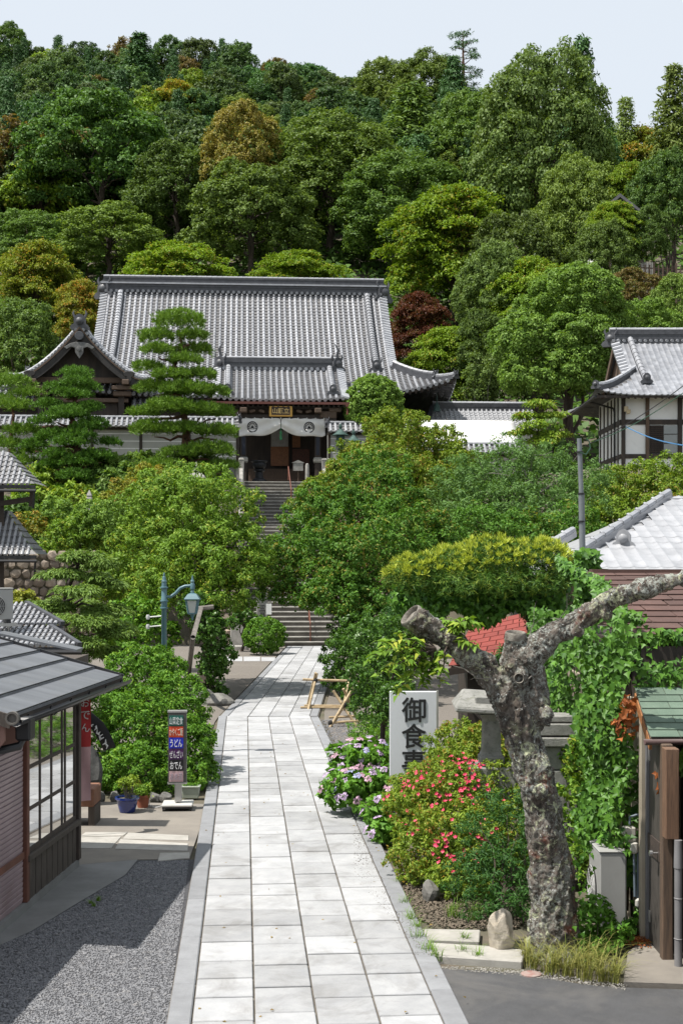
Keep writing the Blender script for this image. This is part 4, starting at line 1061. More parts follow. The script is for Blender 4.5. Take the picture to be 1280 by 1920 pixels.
# things at the head of the stairs
M_IRON = mat('black iron', (.03, .033, .038), (.02, .02, .024), 5, .5, metal=.4)
ib = troot('incense_burner', 'black iron incense burner on a pedestal at the head of the stairs', 'incense burner', -1.55, 3.2)
mb = MB(); mb.lathe([(.2, 1.05), (.42, 1.2), (.5, 1.42), (.46, 1.56), (.58, 1.62), (.58, 1.7), (.46, 1.7), (.44, 1.6), (.02, 1.5)], (0, 0, 0), 18); mb.build('bowl', M_IRON, ib, True)
mb = MB(); mb.lathe([(.5, .25), (.46, .4), (.28, .5), (.26, .9), (.4, 1.0), (.4, 1.08)], (0, 0, 0), 16); mb.build('pedestal', M_IRON, ib, True)
for k in range(3):
    a = k*2.1+.5; mb = MB(); mb.tube([(math.cos(a)*.35, math.sin(a)*.35, .3), (math.cos(a)*.52, math.sin(a)*.52, 0.0)], [.09, .06], 7); mb.build('foot', M_IRON, ib, True)
nb_ = troot('notice_board', 'small grey wooden notice board before the wooden steps', 'notice board', 1.15, 3.0)
mb = MB(); mb.span(-.35, .35, -.03, .03, 1.0, 1.55); mb.prism([(-.45, 1.55), (.45, 1.55), (0, 1.75)], .12, Matrix.Translation((0, -.06, 0))); mb.build('board', M_OLDST, nb_)
mb = MB(); mb.span(-.04, .04, .035, .1, -.02, 1.0); mb.build('post', M_TIMBER2, nb_)
for u_, l_ in ((1.75, 'short round stone post beside the wooden notice board'), (-3.05, 'short round stone post left of the iron incense burner')):
    mb = MB(); mb.lathe([(.14, -.02), (.13, 1.3), (.1, 1.42), (.03, 1.46)], (0, 0, 0), 12); o = mb.build('stone_post', M_OLDST, None, True); x, y = t_xy(u_, 2.2); o.location = (x, y, PLAT); tag(o, l_, 'stone post')
# stone fence right of the stair head
fn = troot('stone_fence', 'pale stone post and rail fence right of the stair head', 'fence', 3.15, 1.1)
for k in range(9):
    mb = MB(); mb.span(k*.62-.13, k*.62+.13, -.13, .13, -.05, 1.25 if k % 4 else 1.6); mb.box((k*.62, 0, (1.25 if k % 4 else 1.6)+.06), (.26, .26, .12), taper=.5); mb.build('post', M_OLDST, fn, bevel=.012)
for z in (.45, .95):
    mb = MB(); mb.span(.0, 4.96, -.06, .06, z, z+.16); mb.build('rail', M_OLDST, fn)
# bronze lanterns
M_BRONZE = MATS['verdigris bronze']
for k, (u_, v_, l_) in enumerate(((4.1, 2.9, 'tall green bronze lantern on a stone base right of the porch'), (5.0, 2.6, 'shorter green bronze lantern with an opening beside the wall'))):
    o = troot('bronze_lantern', l_, 'lantern', u_, v_); h = 1.0 if k else 1.45
    mb = MB(); mb.box((0, 0, .3), (1.0, 1.0, .7)); mb.box((0, 0, .85), (.75, .75, .5)); mb.build('stone_base', M_OLDST, o, bevel=.03)
    mb = MB(); mb.lathe([(.3, 1.08), (.16, 1.25), (.13, 1.2+h*.5), (.2, 1.2+h*.6), (.13, 1.3+h*.62), (.15, 1.2+h), (.4, 1.3+h), (.4, 1.38+h), (.3, 1.4+h)], (0, 0, 0), 12); mb.build('shaft', M_BRONZE, o, True)
    mb = MB(); mb.lathe([(.24, 1.4+h), (.3, 1.5+h), (.3, 1.95+h), (.24, 2.0+h)], (0, 0, 0), 6); q = mb.build('fire_box', M_BRONZE, o)
    mb = MB(); mb.tube([(0, -.31, 1.72+h), (0, -.26, 1.72+h)], .1, 10); mb.build('opening', M_GOLD, q)
    mb = MB(); mb.lathe([(.56, 2.0+h), (.58, 2.06+h), (.36, 2.2+h), (.16, 2.4+h), (.08, 2.5+h), (.13, 2.6+h), (.1, 2.75+h), (.01, 2.9+h)], (0, 0, 0), 6); mb.build('cap', M_BRONZE, o, True)

# ---- plastered precinct walls with tiled coping
def precinct_wall(label, u0, u1, v, top, lines=5, base=1.15, z0=-.3):
    t = troot('precinct_wall', label, 'wall', (u0+u1)/2, v, PLAT); L = u1-u0
    mb = MB(); mb.span(-L/2, L/2, -.28, .28, base, top-1.05); mb.build('plaster', M_GPLAST, t)
    mb = MB(); mb.span(-L/2, L/2, -.34, .34, z0, base); mb.build('footing', M_CONCG, t)
    n = max(1, int(L/3.2))
    for k in range(n+1):
        x = -L/2+.1+k*(L-.2)/n; mb = MB(); mb.span(x-.1, x+.1, -.33, -.26, base, top-1.05); mb.build('post', M_TIMBER, t)
    for k in range(lines):
        z = base+(top-1.05-base)*(k+.5)/lines; mb = MB(); mb.span(-L/2, L/2, -.286, -.27, z-.035, z+.035); mb.build('white_line', M_PLASTER, t)
    mb = MB(); mb.span(-L/2, L/2, -.55, .55, top-1.05, top-.9); mb.build('wall_plate', M_TIMBER, t)
    for sg in (-1, 1):
        S = lambda s, tt, sg=sg: Vector((s, sg*(.1+.85*tt), top-.28-.62*tt))
        pan_sheet(t, S, lambda tt: (-L/2, L/2), 3, 2, M_PAN, .04, 'coping_pan_tiles')
        mb = MB()
        k = int(L/.36)
        for i in range(k):
            s = -L/2+.18+i*.36; a = S(s, 0)+Vector((0, 0, .06)); b = S(s, 1.03)+Vector((0, 0, .05)); mb.tube([a, a.lerp(b, .5), b], [.085, .1, .105], 7)
        o = mb.build('coping_tile_rows', M_TILE, t, True); o['kind'] = 'stuff'
    ridge_piece(t, (-L/2-.05, 0, top-.42), (L/2+.05, 0, top-.42), .34, .28, 'coping_ridge', .11)
    demon_tile(t, Vector((-L/2, -.05, top-.5)), .6, -1.2); demon_tile(t, Vector((L/2, -.05, top-.5)), .6, 1.2)
    return t
precinct_wall('long grey plastered precinct wall with five white lines left of the stairs', -23, -2.95, 2.6, 4.75)
precinct_wall('short grey plastered wall with tiled coping right of the porch', 3.3, 7.0, 4.6, 4.7)
precinct_wall('low tiled precinct wall in front of the white tent', 7.6, 16.4, 1.2, 2.95, base=.5)
precinct_wall('grey wall with dark tiled coping under the hall eave', 7.4, 12.5, 9.0, 5.3, lines=6)
# tent
tn = troot('tent_canopy', 'plain white tent canopy behind the low tiled wall', 'tent', 13.2, 3.6)
M_TENT = mat('white tent cloth', (.80, .80, .79), (.77, .77, .76), 1, .7)
V = []; nx, ny = 14, 8
for i in range(nx+1):
    for j in range(ny+1):
        f = i/nx; g = j/ny; V.append((-3.3+6.6*f, -1.7+1.9*g, 2.95+1.75*g-.04*math.sin(f*math.pi*3)**2*(1-g)-.05*math.sin(math.pi*g)))
Fq = [[i*(ny+1)+j, (i+1)*(ny+1)+j, (i+1)*(ny+1)+j+1, i*(ny+1)+j+1] for i in range(nx) for j in range(ny)]
o = link(np_mesh('front_panel', V, Fq, None, M_TENT, True), 'front_panel', None, tn); sm = o.modifiers.new('t', 'SOLIDIFY'); sm.thickness = .01
V2 = [(x, .4-(y-.2), z) for x, y, z in V]; o = link(np_mesh('rear_panel', V2, Fq, None, M_TENT, True), 'rear_panel', None, tn); sm = o.modifiers.new('t', 'SOLIDIFY'); sm.thickness = .01
mb = MB(); mb.add([(-3.3, -1.7, 2.95), (-3.3, 2.1, 2.95), (-3.3, .2, 4.7), (-3.31, -1.7, 2.95), (-3.31, 2.1, 2.95), (-3.31, .2, 4.7)], [(0, 1, 2), (5, 4, 3)]); mb.build('end_panel', M_TENT, tn)
for sx in (-3.2, 0, 3.2):
    for sy in (-1.65, 2.05):
        mb = MB(); mb.tube([(sx, sy, -.02), (sx, sy, 2.97)], .03, 6); mb.build('pole', M_CONCG, tn)
# small tiled roof behind the tent
sb = troot('outbuilding', 'small outbuilding with pale tiled roof behind the white tent', 'outbuilding', 14.8, 10.5)
mb = MB(); mb.span(-2.4, 4.5, 0, 4, -.1, 4.6); mb.build('wall', M_PLASTER, sb)
So = lambda s, t: Vector((s, 2-2.8*t, 6.6-2.0*gprof(t, .2)))
rf = MB(); rf.span(-2.6, 4.7, 1.7, 2.3, 6.3, 6.6); rf = rf.build('roof', M_RIDGE, sb)
pan_sheet(rf, So, lambda t: (-2.9-.9*t, 4.9), 10, 6, M_TILELT, .04); tile_rows(rf, So, [-2.7+i*.36 for i in range(21)], lambda s: 0, 10, .1, M_TILELT)
pan_sheet(rf, lambda s, t: Vector((s, 2+2.8*t, 6.6-2*t)), lambda t: (-2.9-.9*t, 4.9), 6, 4, M_PAN, .04, 'rear_pan_tiles')
mb = MB(); pp = [So(-2.9-.9*t, t)+Vector((0, 0, .15)) for t in (0, .25, .5, .75, 1)]
for i in range(4): mb.bar(pp[i], pp[i+1], .3, .3)
mb.build('corner_ridge', M_RIDGE, rf); ridge_piece(rf, (-2.9, 2, 6.5), (4.9, 2, 6.5), .4, .5)

# ---- gate with a curved front gable, left
gt = troot('gable_gate', 'dark timber gate with curved front gable and grey tiled roof behind the pines', 'gate', -14.45, 7.4)
GH, GP, GE = 5.1, 11.75, 7.6
def gw(q): return GP-(GP-GE)*(q*(1+.62*(1-q)))+max(0, q-.72)**2*5.0
rf = MB(); rf.span(-.3, .3, 0.2, 6, GP-.4, GP-.1); rf = rf.build('roof', M_RIDGE, gt)
for sg in (-1, 1):
    Sg = lambda s, t, sg=sg: Vector((sg*GH*t, s, gw(t)))
    pan_sheet(rf, Sg, lambda t: (0, 6), 16, 4, M_PAN, .05)
    tile_rows(rf, Sg, [.75+i*.42 for i in range(13)], lambda s: 0, 16, .12, M_TILE)
    # verge: the row of lit tile ends along the gable edge, two tiers
    mb = MB()
    for i in range(21):
        q = .05+i*.0462; p = Vector((sg*GH*q, 0, gw(q))); mb.tube([p+Vector((0, -.14, -.02)), p+Vector((0, .55, .16))], .125, 8)
    mb.build('verge_tiles', M_TILE, rf, True)
    pp = [Vector((sg*GH*q, .42, gw(q)+.2)) for q in np.linspace(.05, 1, 12)]; mb = MB()
    for i in range(11): mb.tube([pp[i], pp[i+1]], [.15, .17], 7)
    mb.build('verge_ridge', M_TILE, rf, True)
    mb = MB(); pp = [Vector((sg*GH*q, 0, gw(q)-.42)) for q in np.linspace(0, 1.0, 10)]
    for i in range(9): mb.bar(pp[i], pp[i+1]+(pp[i+1]-pp[i])*.05, .22, .62)
    mb.build('bargeboard', mat('dull dark timber', (.05, .046, .043), (.032, .03, .028), 3, .8, stretch=(1, 1, .3)), gt)
    mb = MB(); pp = [Vector((sg*GH*q, -.12, gw(q)-.15)) for q in np.linspace(0, 1.0, 10)]
    for i in range(9): mb.bar(pp[i], pp[i+1], .08, .1)
    mb.build('board_trim', M_TIMBER2, gt)
    for (x, y) in ((2.9, .9), (2.9, 5.0)):
        mb = MB(); mb.span(sg*x-.2, sg*x+.2, y-.2, y+.2, -.1, 7.7); mb.build('post', M_TIMBER, gt)
    mb = MB(); mb.box((sg*3.0, .6, 6.9), (1.3, .5, .35)); mb.box((sg*3.1, .3, 7.3), (1.7, .45, .3)); mb.box((sg*3.3, .1, 7.65), (.5, .9, .35)); mb.build('bracket', M_TIMBER2, gt, bevel=.04)
    # hanging carved ornament on each wing
    mb = MB(); pol = [(-.55, .35), (-.2, .5), (.2, .5), (.55, .35), (.42, .05), (.2, .0), (.22, -.3), (0, -.6), (-.22, -.3), (-.2, 0), (-.42, .05)]
    mb.prism([(x*.8+sg*3.55, z*.8+8.05) for x, z in pol], .1, Matrix.Translation((0, -.18, 0))); mb.build('pendant', MATS['dull dark timber'], gt, bevel=.02)
mb = MB(); pol = [(-1.5, .28), (-.9, .62), (-.35, .75), (.35, .75), (.9, .62), (1.5, .28), (1.25, .1), (.8, .32), (.42, .2), (.4, -.2), (.15, -.55), (0, -.75), (-.15, -.55), (-.4, -.2), (-.42, .2), (-.8, .32), (-1.25, .1)]
mb.prism([(x*.72, z*.8+9.9) for x, z in pol], .14, Matrix.Translation((0, -.3, 0))); mb.lathe([(.02, 0), (.2, .02), (.2, .1), (.02, .12)], (0, -.32, 10.0), 8, M=Matrix.Rotation(math.pi/2, 4, 'X')); mb.build('pendant', mat('silvered carving', (.20, .20, .195), (.11, .11, .105), 6, .8), gt, bevel=.02)
mb = MB(); mb.prism([(-4.0, 8.1), (4.0, 8.1), (2.2, 9.3), (0, 11.2), (-2.2, 9.3)], .2, Matrix.Translation((0, 1.1, 0))); mb.build('gable_wall', M_TIMBER, gt)
mb = MB(); mb.span(-3.7, 3.7, .7, 1.1, 7.7, 8.1); mb.span(-3.4, 3.4, .75, 1.05, 6.3, 6.6); mb.build('beam', M_TIMBER2, gt, bevel=.03)
mb = MB(); mb.lathe([(.3, 0), (.34, .1), (.3, .2)], (0, -.16, 10.95), 12, M=Matrix.Rotation(math.pi/2, 4, 'X')); mb.build('boss', M_RIDGE, gt, True)
mb = MB(); mb.span(-2.6, 2.6, 1.2, 1.4, 0, 6.3); mb.build('doors', M_TIMBER, gt)
o = ridge_piece(rf, (0, .1, GP-.15), (0, 6, GP-.15), .6, .6, 'gate_ridge', .15); demon_tile(o, Vector((0, .05, GP-.35)), 1.15)
# lower tiled side wings of the gate
for sg, L in ((-1, 4.0), (1, 6.0)):
    wg = troot('tiled_passage', 'low tiled passage roof running '+('left' if sg < 0 else 'right')+' from the gable gate', 'passage roof', -14.3+sg*(3.4+L/2), 9.4)
    mb = MB(); mb.span(-L/2, L/2, 0, 2.4, -.1, 5.9); mb.build('wall', M_TIMBER, wg)
    Sw = lambda s, t: Vector((s, 1.2-1.9*t, 7.4-1.4*t)); pan_sheet(wg, Sw, lambda t: (-L/2, L/2), 8, 4, M_PAN, .04)
    tile_rows(wg, Sw, [-L/2+.2+i*.42 for i in range(int((L-.3)/.42)+1)], lambda s: 0, 8, .11, M_TILE); ridge_piece(wg, (-L/2, 1.2, 7.3), (L/2, 1.2, 7.3), .4, .4)
    pan_sheet(wg, lambda s, t: Vector((s, 1.2+1.9*t, 7.4-1.4*t)), lambda t: (-L/2, L/2), 4, 2, M_PAN, .04, 'rear_pan_tiles')

# ================================================================== THE RIGHT-HAND BUILDING
rb = thing('temple_residence', 'white walled timber framed building with grey tiled hip and gable roof above the garden trees', 'building', (16.8, 80, 9.0))
BX = 9.0
M_WTILE = mat('wave tile', (.30, .31, .335), (.20, .207, .225), 3, .32, .1, 30, spec=.65, rnd=.22, stain=(.40, .405, .415), stscale=2.0, stlo=.5, sthi=.8)
eh = 5.05; rt = 9.35
def Sb(s, t):   # s along x (local), t 0 ridge .. 1 eave
    q = max(0.0, (1.5-s)/3.4)
    return Vector((s, 5.2-6.3*t, rt-(rt-eh)*gprof(t, .22)+.45*min(1, q)**3*t**3))
rf = MB(); rf.box((5.2, 5.2, rt-.3), (9.0, .8, .4)); rf = rf.build('roof', M_RIDGE, rb)
def lim(t): return .55 if t < .62 else .55-2.3*(t-.62)/.38
pan_sheet(rf, Sb, lambda t: (lim(t), BX), 17, 14, M_PAN, .02)
# one wave tile, shared
mb = MB(); prof = [(-.5, .10), (-.36, .055), (-.2, .02), (0, .0), (.2, .02), (.36, .085), (.46, .125), (.56, .09)]
tw, tl = .345, .46
for yy in (0, 1):
    for (x, z) in prof: mb.v.append(Vector((x*tw, -yy*tl, z*tw+.03+yy*.0)))
n = len(prof); mb.f += [[i, i+1, n+i+1, n+i] for i in range(n-1)]
b = len(mb.v)
for (x, z) in prof: mb.v.append(Vector((x*tw, -tl, z*tw-.045)))
mb.f += [[n+i, n+i+1, b+i+1, b+i] for i in range(n-1)]
wt_me = mb.mesh('roof_tile', M_WTILE, False)
nrow = 17; cnt = 0
for j in range(nrow):
    t = (j)/nrow; tb = (j+1)/nrow; x0 = lim(t+.02)+.2
    i0 = int(math.ceil((x0+2)/tw))
    for i in range(i0, int((4.75+2)/tw)+1):
        s = -2+i*tw+.17; a = Sb(s, t); bq = Sb(s, tb); d = bq-a; ang = math.atan2(d.z, -d.y)
        inst(wt_me, 'roof_tile', rf, a+Vector((0, 0, .03)), (-ang, 0, 0), (1, d.length/tl*1.08, 1)); cnt += 1
def Sbl(s, t):  # left hip, s along y
    q = max(abs((s-5.2)/6.3), 0)
    return Vector((.55-2.3*t, s, rt-(rt-eh)*gprof(.62+.38*t, .22)+.45*min(1, q)**4*t))
pan_sheet(rf, Sbl, lambda t: (5.2-6.3*(.62+.38*t), 5.2+6.3*(.62+.38*t)), 6, 14, M_WTILE, .03, 'hip_tiles')
pan_sheet(rf, lambda s, t: Vector((s, 5.2+6.3*t, Sb(s, t).z)), lambda t: (lim(t), BX), 6, 4, M_PAN, .03, 'rear_pan_tiles')
mb = MB()
for i in range(11): mb.tube([Sb(.55, .03+i*.053)+Vector((.3, 0, .16)), Sb(.55, .03+i*.053)+Vector((-.22, 0, .02))], .13, 7)
mb.build('verge_tiles', M_TILE, rf, True)
mb = MB(); pts = [(5.2-6.3*.6, rt-(rt-eh)*gprof(.62, .22)), (5.2, rt-.25), (5.2+6.3*.6, rt-(rt-eh)*gprof(.62, .22))]
mb.prism(pts, .15, Matrix.Translation((1.05, 0, 0)) @ Matrix.Rotation(math.pi/2, 4, 'Z')); mb.build('gable', M_TIMBER2, rb)
mb = MB()
for a, b in ((.0, .2), (.2, .4), (.4, .62)):
    for sg in (1, -1):
        pa = Sb(.62, a); pb = Sb(.62, b)
        if sg < 0: pa.y = 10.4-pa.y; pb.y = 10.4-pb.y
        mb.bar(pa+Vector((0, 0, -.22)), pb+Vector((0, 0, -.22)), .12, .36)
mb.build('bargeboard', M_TIMBER2, rb)
o = ridge_piece(rf, (.3, 5.2, rt-.15), (BX+1, 5.2, rt-.15), .6, .85, 'main_ridge', .14, .34); demon_tile(o, Vector((.35, 5.1, rt-.4)), .95, -.5)
pp = [Sb(1.55, .05+i*.064)+Vector((0, 0, .12)) for i in range(12)]; mb = MB(); mc = MB()
for i in range(11): mb.bar(pp[i], pp[i+1], .3, .3); mc.tube([pp[i]+Vector((0, 0, .22)), pp[i+1]+Vector((0, 0, .22))], [.16, .19], 8)
o = mb.build('descending_ridge', M_RIDGE, rf); mc.build('ridge_cap', M_TILE, o, True); demon_tile(o, pp[-1]+Vector((0, -.2, -.1)), .62, horns=False)
pp = [Sb(.55-2.3*q+.0, .62+.38*q)+Vector((0, 0, .1)) for q in np.linspace(-.28, 1, 10)]; mb = MB(); mc = MB()
for i in range(9): mb.bar(pp[i], pp[i+1], .28, .26); mc.tube([pp[i]+Vector((0, 0, .2)), pp[i+1]+Vector((0, 0, .2))], [.12, .14], 7)
o = mb.build('corner_ridge', M_RIDGE, rf); mc.build('ridge_cap', M_TILE, o, True); demon_tile(o, pp[-1]+Vector((-.05, -.1, -.1)), .5, -.7, horns=False)
mb = MB()
for i in range(26): mb.bar((-1.4+i*.4, -1.0, eh-.12), (-1.4+i*.4, .1, eh+.25), .1, .12)
mb.build('rafters', M_TIMBER, rb)
mb = MB(); mb.span(-1.7, BX, -1.06, -.98, eh-.12, eh+.02); mb.span(-1.72, -1.64, -1.0, 11.4, eh-.1, eh+.04); mb.build('eave_board', M_TIMBER, rb)
mb = MB(); mb.tube([(-1.75, -1.0, eh-.02), (-1.75, 6, eh-.1)], .1, 7); mb.tube([(-1.7, 1.2, eh-.1), (-.2, 1.6, eh-.45), (-.12, 1.6, eh-.7), (-.12, 1.6, .2)], .06, 7); mb.build('gutter', M_BLACK, rb, True)
mb = MB(); mb.span(-.02, BX, .05, 7.0, .3, eh+.3); mb.build('wall', M_PLASTER, rb)
mb = MB(); mb.span(-.25, BX, -.25, 7.1, -.6, .2); mb.build('stone_base', M_OLDST, rb)
def tb(x0, x1, z0, z1, m=M_TIMBER, y=.02, nm='timber', d=.1): mbx = MB(); mbx.span(x0, x1, y-d/2, y+d/2, z0, z1); return mbx.build(nm, m, rb, bevel=.012)
for x0, x1, mm in ((-.03, .2, M_TIMBER), (1.42, 1.63, M_TIMBER2), (3.35, 3.6, M_TIMBER), (5.2, 5.4, M_TIMBER)): tb(x0, x1, .2, eh, mm, y=.0, nm='post', d=.16)
for z0, z1 in ((3.45, 3.75), (1.42, 1.68), (.2, .52)): tb(.2, BX, z0, z1, nm='rail', d=.12)
tb(.22, 1.41, .53, .95, M_ORWOOD, .04, 'board', .06); tb(1.64, 4.5, .53, .9, M_TIMBER, .04, 'board', .06)
lat = MB(); lat.span(1.66, 2.5, .0, .03, 1.7, 3.4); lat = lat.build('lattice_window', mat('dark lattice back', (.015, .016, .018), (.01, .01, .012), 3, .6), rb)
for i in range(9): mb = MB(); mb.span(1.7+i*.09, 1.725+i*.09, -.05, .0, 1.72, 3.38); mb.build('lattice_bar', M_TIMBER, lat)
for i in range(14): mb = MB(); mb.span(1.68, 2.48, -.03, -.005, 1.8+i*.115, 1.825+i*.115); mb.build('lattice_bar', M_TIMBER2, lat)
gw_ = MB(); gw_.span(2.52, 3.33, -.0, .03, 1.75, 3.4); gw_ = gw_.build('window', mat('grey window glass', (.28, .30, .29), (.22, .24, .23), 1.5, .15, spec=.8), rb)
for z in (2.3, 2.85): mb = MB(); mb.span(2.52, 3.33, -.03, -.005, z, z+.04); mb.build('glazing_bar', M_TIMBER, gw_)
for k, y in enumerate((0.9, 1.9, 2.9, 4.0, 5.2, 6.4)):
    mb = MB(); mb.span(-.08, .0, y-.08, y+.08, .2, eh+.2); mb.build('post', M_TIMBER, rb)
mb = MB(); mb.span(-.09, -.01, 0.1, 7, 3.45, 3.75); mb.span(-.09, -.01, 0.1, 7, 1.42, 1.68); mb.build('side_rail', M_TIMBER, rb)
hl = MB(); hl.box((.2, -.2, 4.35), (.22, .3, .3)); hl.lathe([(.05, 0), (.12, .04), (.15, .25), (.02, .26)], (.32, -.3, 4.05), 10); hl.build('wall_lamp', plain('cream plastic', (.6, .48, .3), .5), rb, True)

# ---- small house, fence and lantern high on the right slope
hy = 146.0; hx = PX(1165, hy); hh = HZ(492, hy)
hs = thing('hill_house', 'small white walled house half hidden among trees on the wooded slope', 'house', (hx, hy, hh-.3))
base_h = float(hz(hx, hy))
mb = MB(); mb.span(-3.4, 3.4, 0, 4, min(-.5, base_h-hh-1), .3); mb.build('foundation', M_OLDST, hs)
mb = MB(); mb.span(-3.0, 2.2, 0, 4, .3, 5.0); mb.build('wall', M_PLASTER, hs)
mb = MB(); mb.span(-3.0, 2.2, -.08, -.01, .3, 2.6); mb.build('dark_boarding', M_TIMBER, hs)
for x in (-3.0, -1.4, .4, 2.2): mb = MB(); mb.span(x-.12, x+.12, -.14, -.085, .3, 5); mb.build('post', M_TIMBER, hs)
mb = MB(); mb.prism([(-4.0, 4.3), (-.4, 7.2), (3.4, 4.3), (3.4, 4.6), (-.4, 7.6), (-4.0, 4.6)], 6, Matrix.Translation((0, -1, 0))); mb.build('roof', M_PAN, hs)
fy = 136.0; fx0, fx1 = PX(1142, fy), PX(1300, fy)
fz = HZ(520, fy); fe = thing('wooden_fence', 'weathered brown wooden picket fence on the wooded slope', 'fence', (fx0, fy, fz))
nF = 20
for k in range(nF):
    x = k*(fx1-fx0)/(nF-1); gz = float(hz(fx0+x, fy))-fz; mb = MB(); tall = k % 5 == 0
    zz = -.35*k/nF*4.5*.25
    mb.span(x-(.09 if tall else .06), x+(.09 if tall else .06), -.05, .05, min(gz-.2, -.6), (1.75 if tall else 1.45)+zz); mb.build('picket', M_TIMBER2, fe)
mb = MB()
for z in (.45, 1.15): mb.bar((0, .08, z), (fx1-fx0, .08, z-.39), .06, .12)
mb.build('rail', M_TIMBER2, fe)
sl = thing('stone_lantern', 'small stone lantern beside the hill house and wooden fence', 'lantern', (PX(1157, 140), 140, HZ(490, 140)-.9))
mb = MB(); mb.lathe([(.35, -2.5), (.35, .1), (.16, .25), (.14, 1.0), (.3, 1.1), (.22, 1.2), (.22, 1.5), (.45, 1.55), (.1, 1.85), (.02, 2.0)], (0, 0, 0), 8); mb.build('body', M_OLDST, sl)
# ================================================================== TREES BETWEEN THE PATH AND THE TEMPLE
LM['plum'] = leafmat('plum leaf', (0.070, 0.150, 0.014), (0.200, 0.330, 0.040), tip=(.36, .38, .05), tipamt=.2, nscale=.7)
LM['crape'] = leafmat('crape myrtle leaf', (0.040, 0.115, 0.016), (0.130, 0.265, 0.036), tip=(.30, .22, .05), tipamt=.2, nscale=.5)
LM['cherry'] = leafmat('cherry leaf', (0.055, 0.120, 0.030), (0.150, 0.270, 0.070), nscale=.6)
LM['hedge'] = leafmat('hedge leaf', (0.045, 0.130, 0.014), (0.155, 0.310, 0.034), tip=(.26, .40, .05), tipamt=.2, nscale=1.2)
LM['camellia'] = leafmat('camellia leaf', (0.026, 0.080, 0.012), (0.105, 0.215, 0.030), nscale=.8, rough=.42, spec=.32)
LM['azalea'] = leafmat('azalea leaf', (0.085, 0.160, 0.018), (0.28, 0.38, 0.045), tip=(.34, .15, .035), tipamt=.25, nscale=1.6)
LM['nandina'] = leafmat('nandina leaf', (0.018, 0.060, 0.016), (0.075, 0.175, 0.035), nscale=1.5)
LM['hydrangea'] = leafmat('hydrangea leaf', (0.055, 0.150, 0.018), (0.165, 0.340, 0.045), nscale=2)
LM['ivy'] = leafmat('ivy leaf', (0.020, 0.075, 0.008), (0.115, 0.255, 0.026), nscale=1.2, rough=.5, spec=.3, trans=.16)
LM['dryivy'] = leafmat('dry ivy leaf', (.20, .06, .02), (.42, .15, .05), nscale=2)
LM['podo'] = leafmat('podocarpus leaf', (0.022, 0.070, 0.010), (0.095, 0.185, 0.024), tip=(.30, .36, .05), tipamt=.3, nscale=2.2, trans=.15)
LM['podotip'] = leafmat('podocarpus young leaf', (0.30, 0.39, 0.04), (0.60, 0.64, 0.12), nscale=3, trans=.2)
LM['grass'] = leafmat('dry grass', (.11, .15, .03), (.34, .31, .10), nscale=3)
LM['ggrass'] = leafmat('green grass', (.07, .15, .02), (.20, .32, .05), nscale=3)
LM['tmaple'] = leafmat('tip tinged maple leaf', (0.075, 0.135, 0.014), (0.23, 0.32, 0.035), tip=(.34, .21, .05), tipamt=.22, nscale=.5)
def near_tree(name, label, base, lobes_px, cr, dens, k, L, Wf, m, seed, tr=.16, bark=None, up=.4, flat=.75, shell=(.3, 1.0), limbs=2, spread=.9, droop=.2, top=None, low=-.6, cat='tree', twigs=0, nj=.6, inside=.75, trunk=True, fill=1.0, jit=(.72, 1.26), lf=3):
    """lobes_px: (px, py, depth, radius_px, flatten)"""
    base = Vector(base); t = thing(name, label, cat, base); r = np.random.default_rng(seed); rr = random.Random(seed)
    lobes = []
    for (px, py, y, rp, fl) in lobes_px:
        c = P(px, py, y)-base; R = rp*y/F; lobes.append((c.x, c.y, c.z, R, R*.9, R*fl))
    Cc, Nn = lobe_clumps(r, lobes, dens, cr, low=low, inside=inside, jit=jit)
    Cc[:, 2] = np.maximum(Cc[:, 2], .08)
    V = clump_leaves(r, Cc, Nn, cr, k, L, L*Wf, up=up, flat=flat, shell=shell, droop=droop, spread=spread, nj=nj)
    Vi = []
    for l in lobes:
        ni = int(fill*4.19*l[3]*l[4]*l[5]/(L*L*L)*.25)+40; d = unit(r.normal(size=(ni, 3)))*r.uniform(.35, .93, (ni, 1))
        p = np.array(l[:3])+d*np.array(l[3:]); p = p[p[:, 2] > .03]; Vi.append(leaf_verts(p, unit(d[:len(p)]+.6*r.normal(size=(len(p), 3))), L*1.25, L*Wf*1.5, r))
    V = np.concatenate([V]+Vi)
    if trunk:
        mb = MB(); zs = [l[2] for l in lobes]; tp = top or (np.mean([l[0] for l in lobes]), np.mean([l[1] for l in lobes]), min(zs)+.3*(max(zs)-min(zs)))
        pth = [Vector((0, 0, -.3))]+limb_path((0, 0, 0), tp, rr, .05, 5); rad = [tr*1.5]+[tr*(1.3-.13*i) for i in range(6)]
        mb.tube(pth, rad, 9)
        for l in lobes:
            for q in range(limbs):
                e = Vector((l[0]+rr.uniform(-.6, .6)*l[3], l[1]+rr.uniform(-.6, .6)*l[4], l[2]+rr.uniform(-.2, .6)*l[5]))
                a = pth[rr.randint(lf, 6)]; q_ = limb_path(a, e, rr, .06, 5, .05); r0 = tr*.5
                mb.tube(q_, [r0, r0*.8, r0*.62, r0*.45, r0*.3, r0*.12], 6)
                for z in range(twigs):
                    b = q_[rr.randint(2, 5)]; d = Vector((rr.uniform(-1, 1), rr.uniform(-1, 1), rr.uniform(-.2, .9))); d.normalize()
                    e2 = b+d*l[3]*rr.uniform(.5, 1.05); mb.tube(limb_path(b, e2, rr, .06, 3), [r0*.28, r0*.2, r0*.13, r0*.05], 4)
        mb.build('trunk', bark or M_BARK, t, True)
    leaf_obj('crown', V, LM[m], t)
    return t
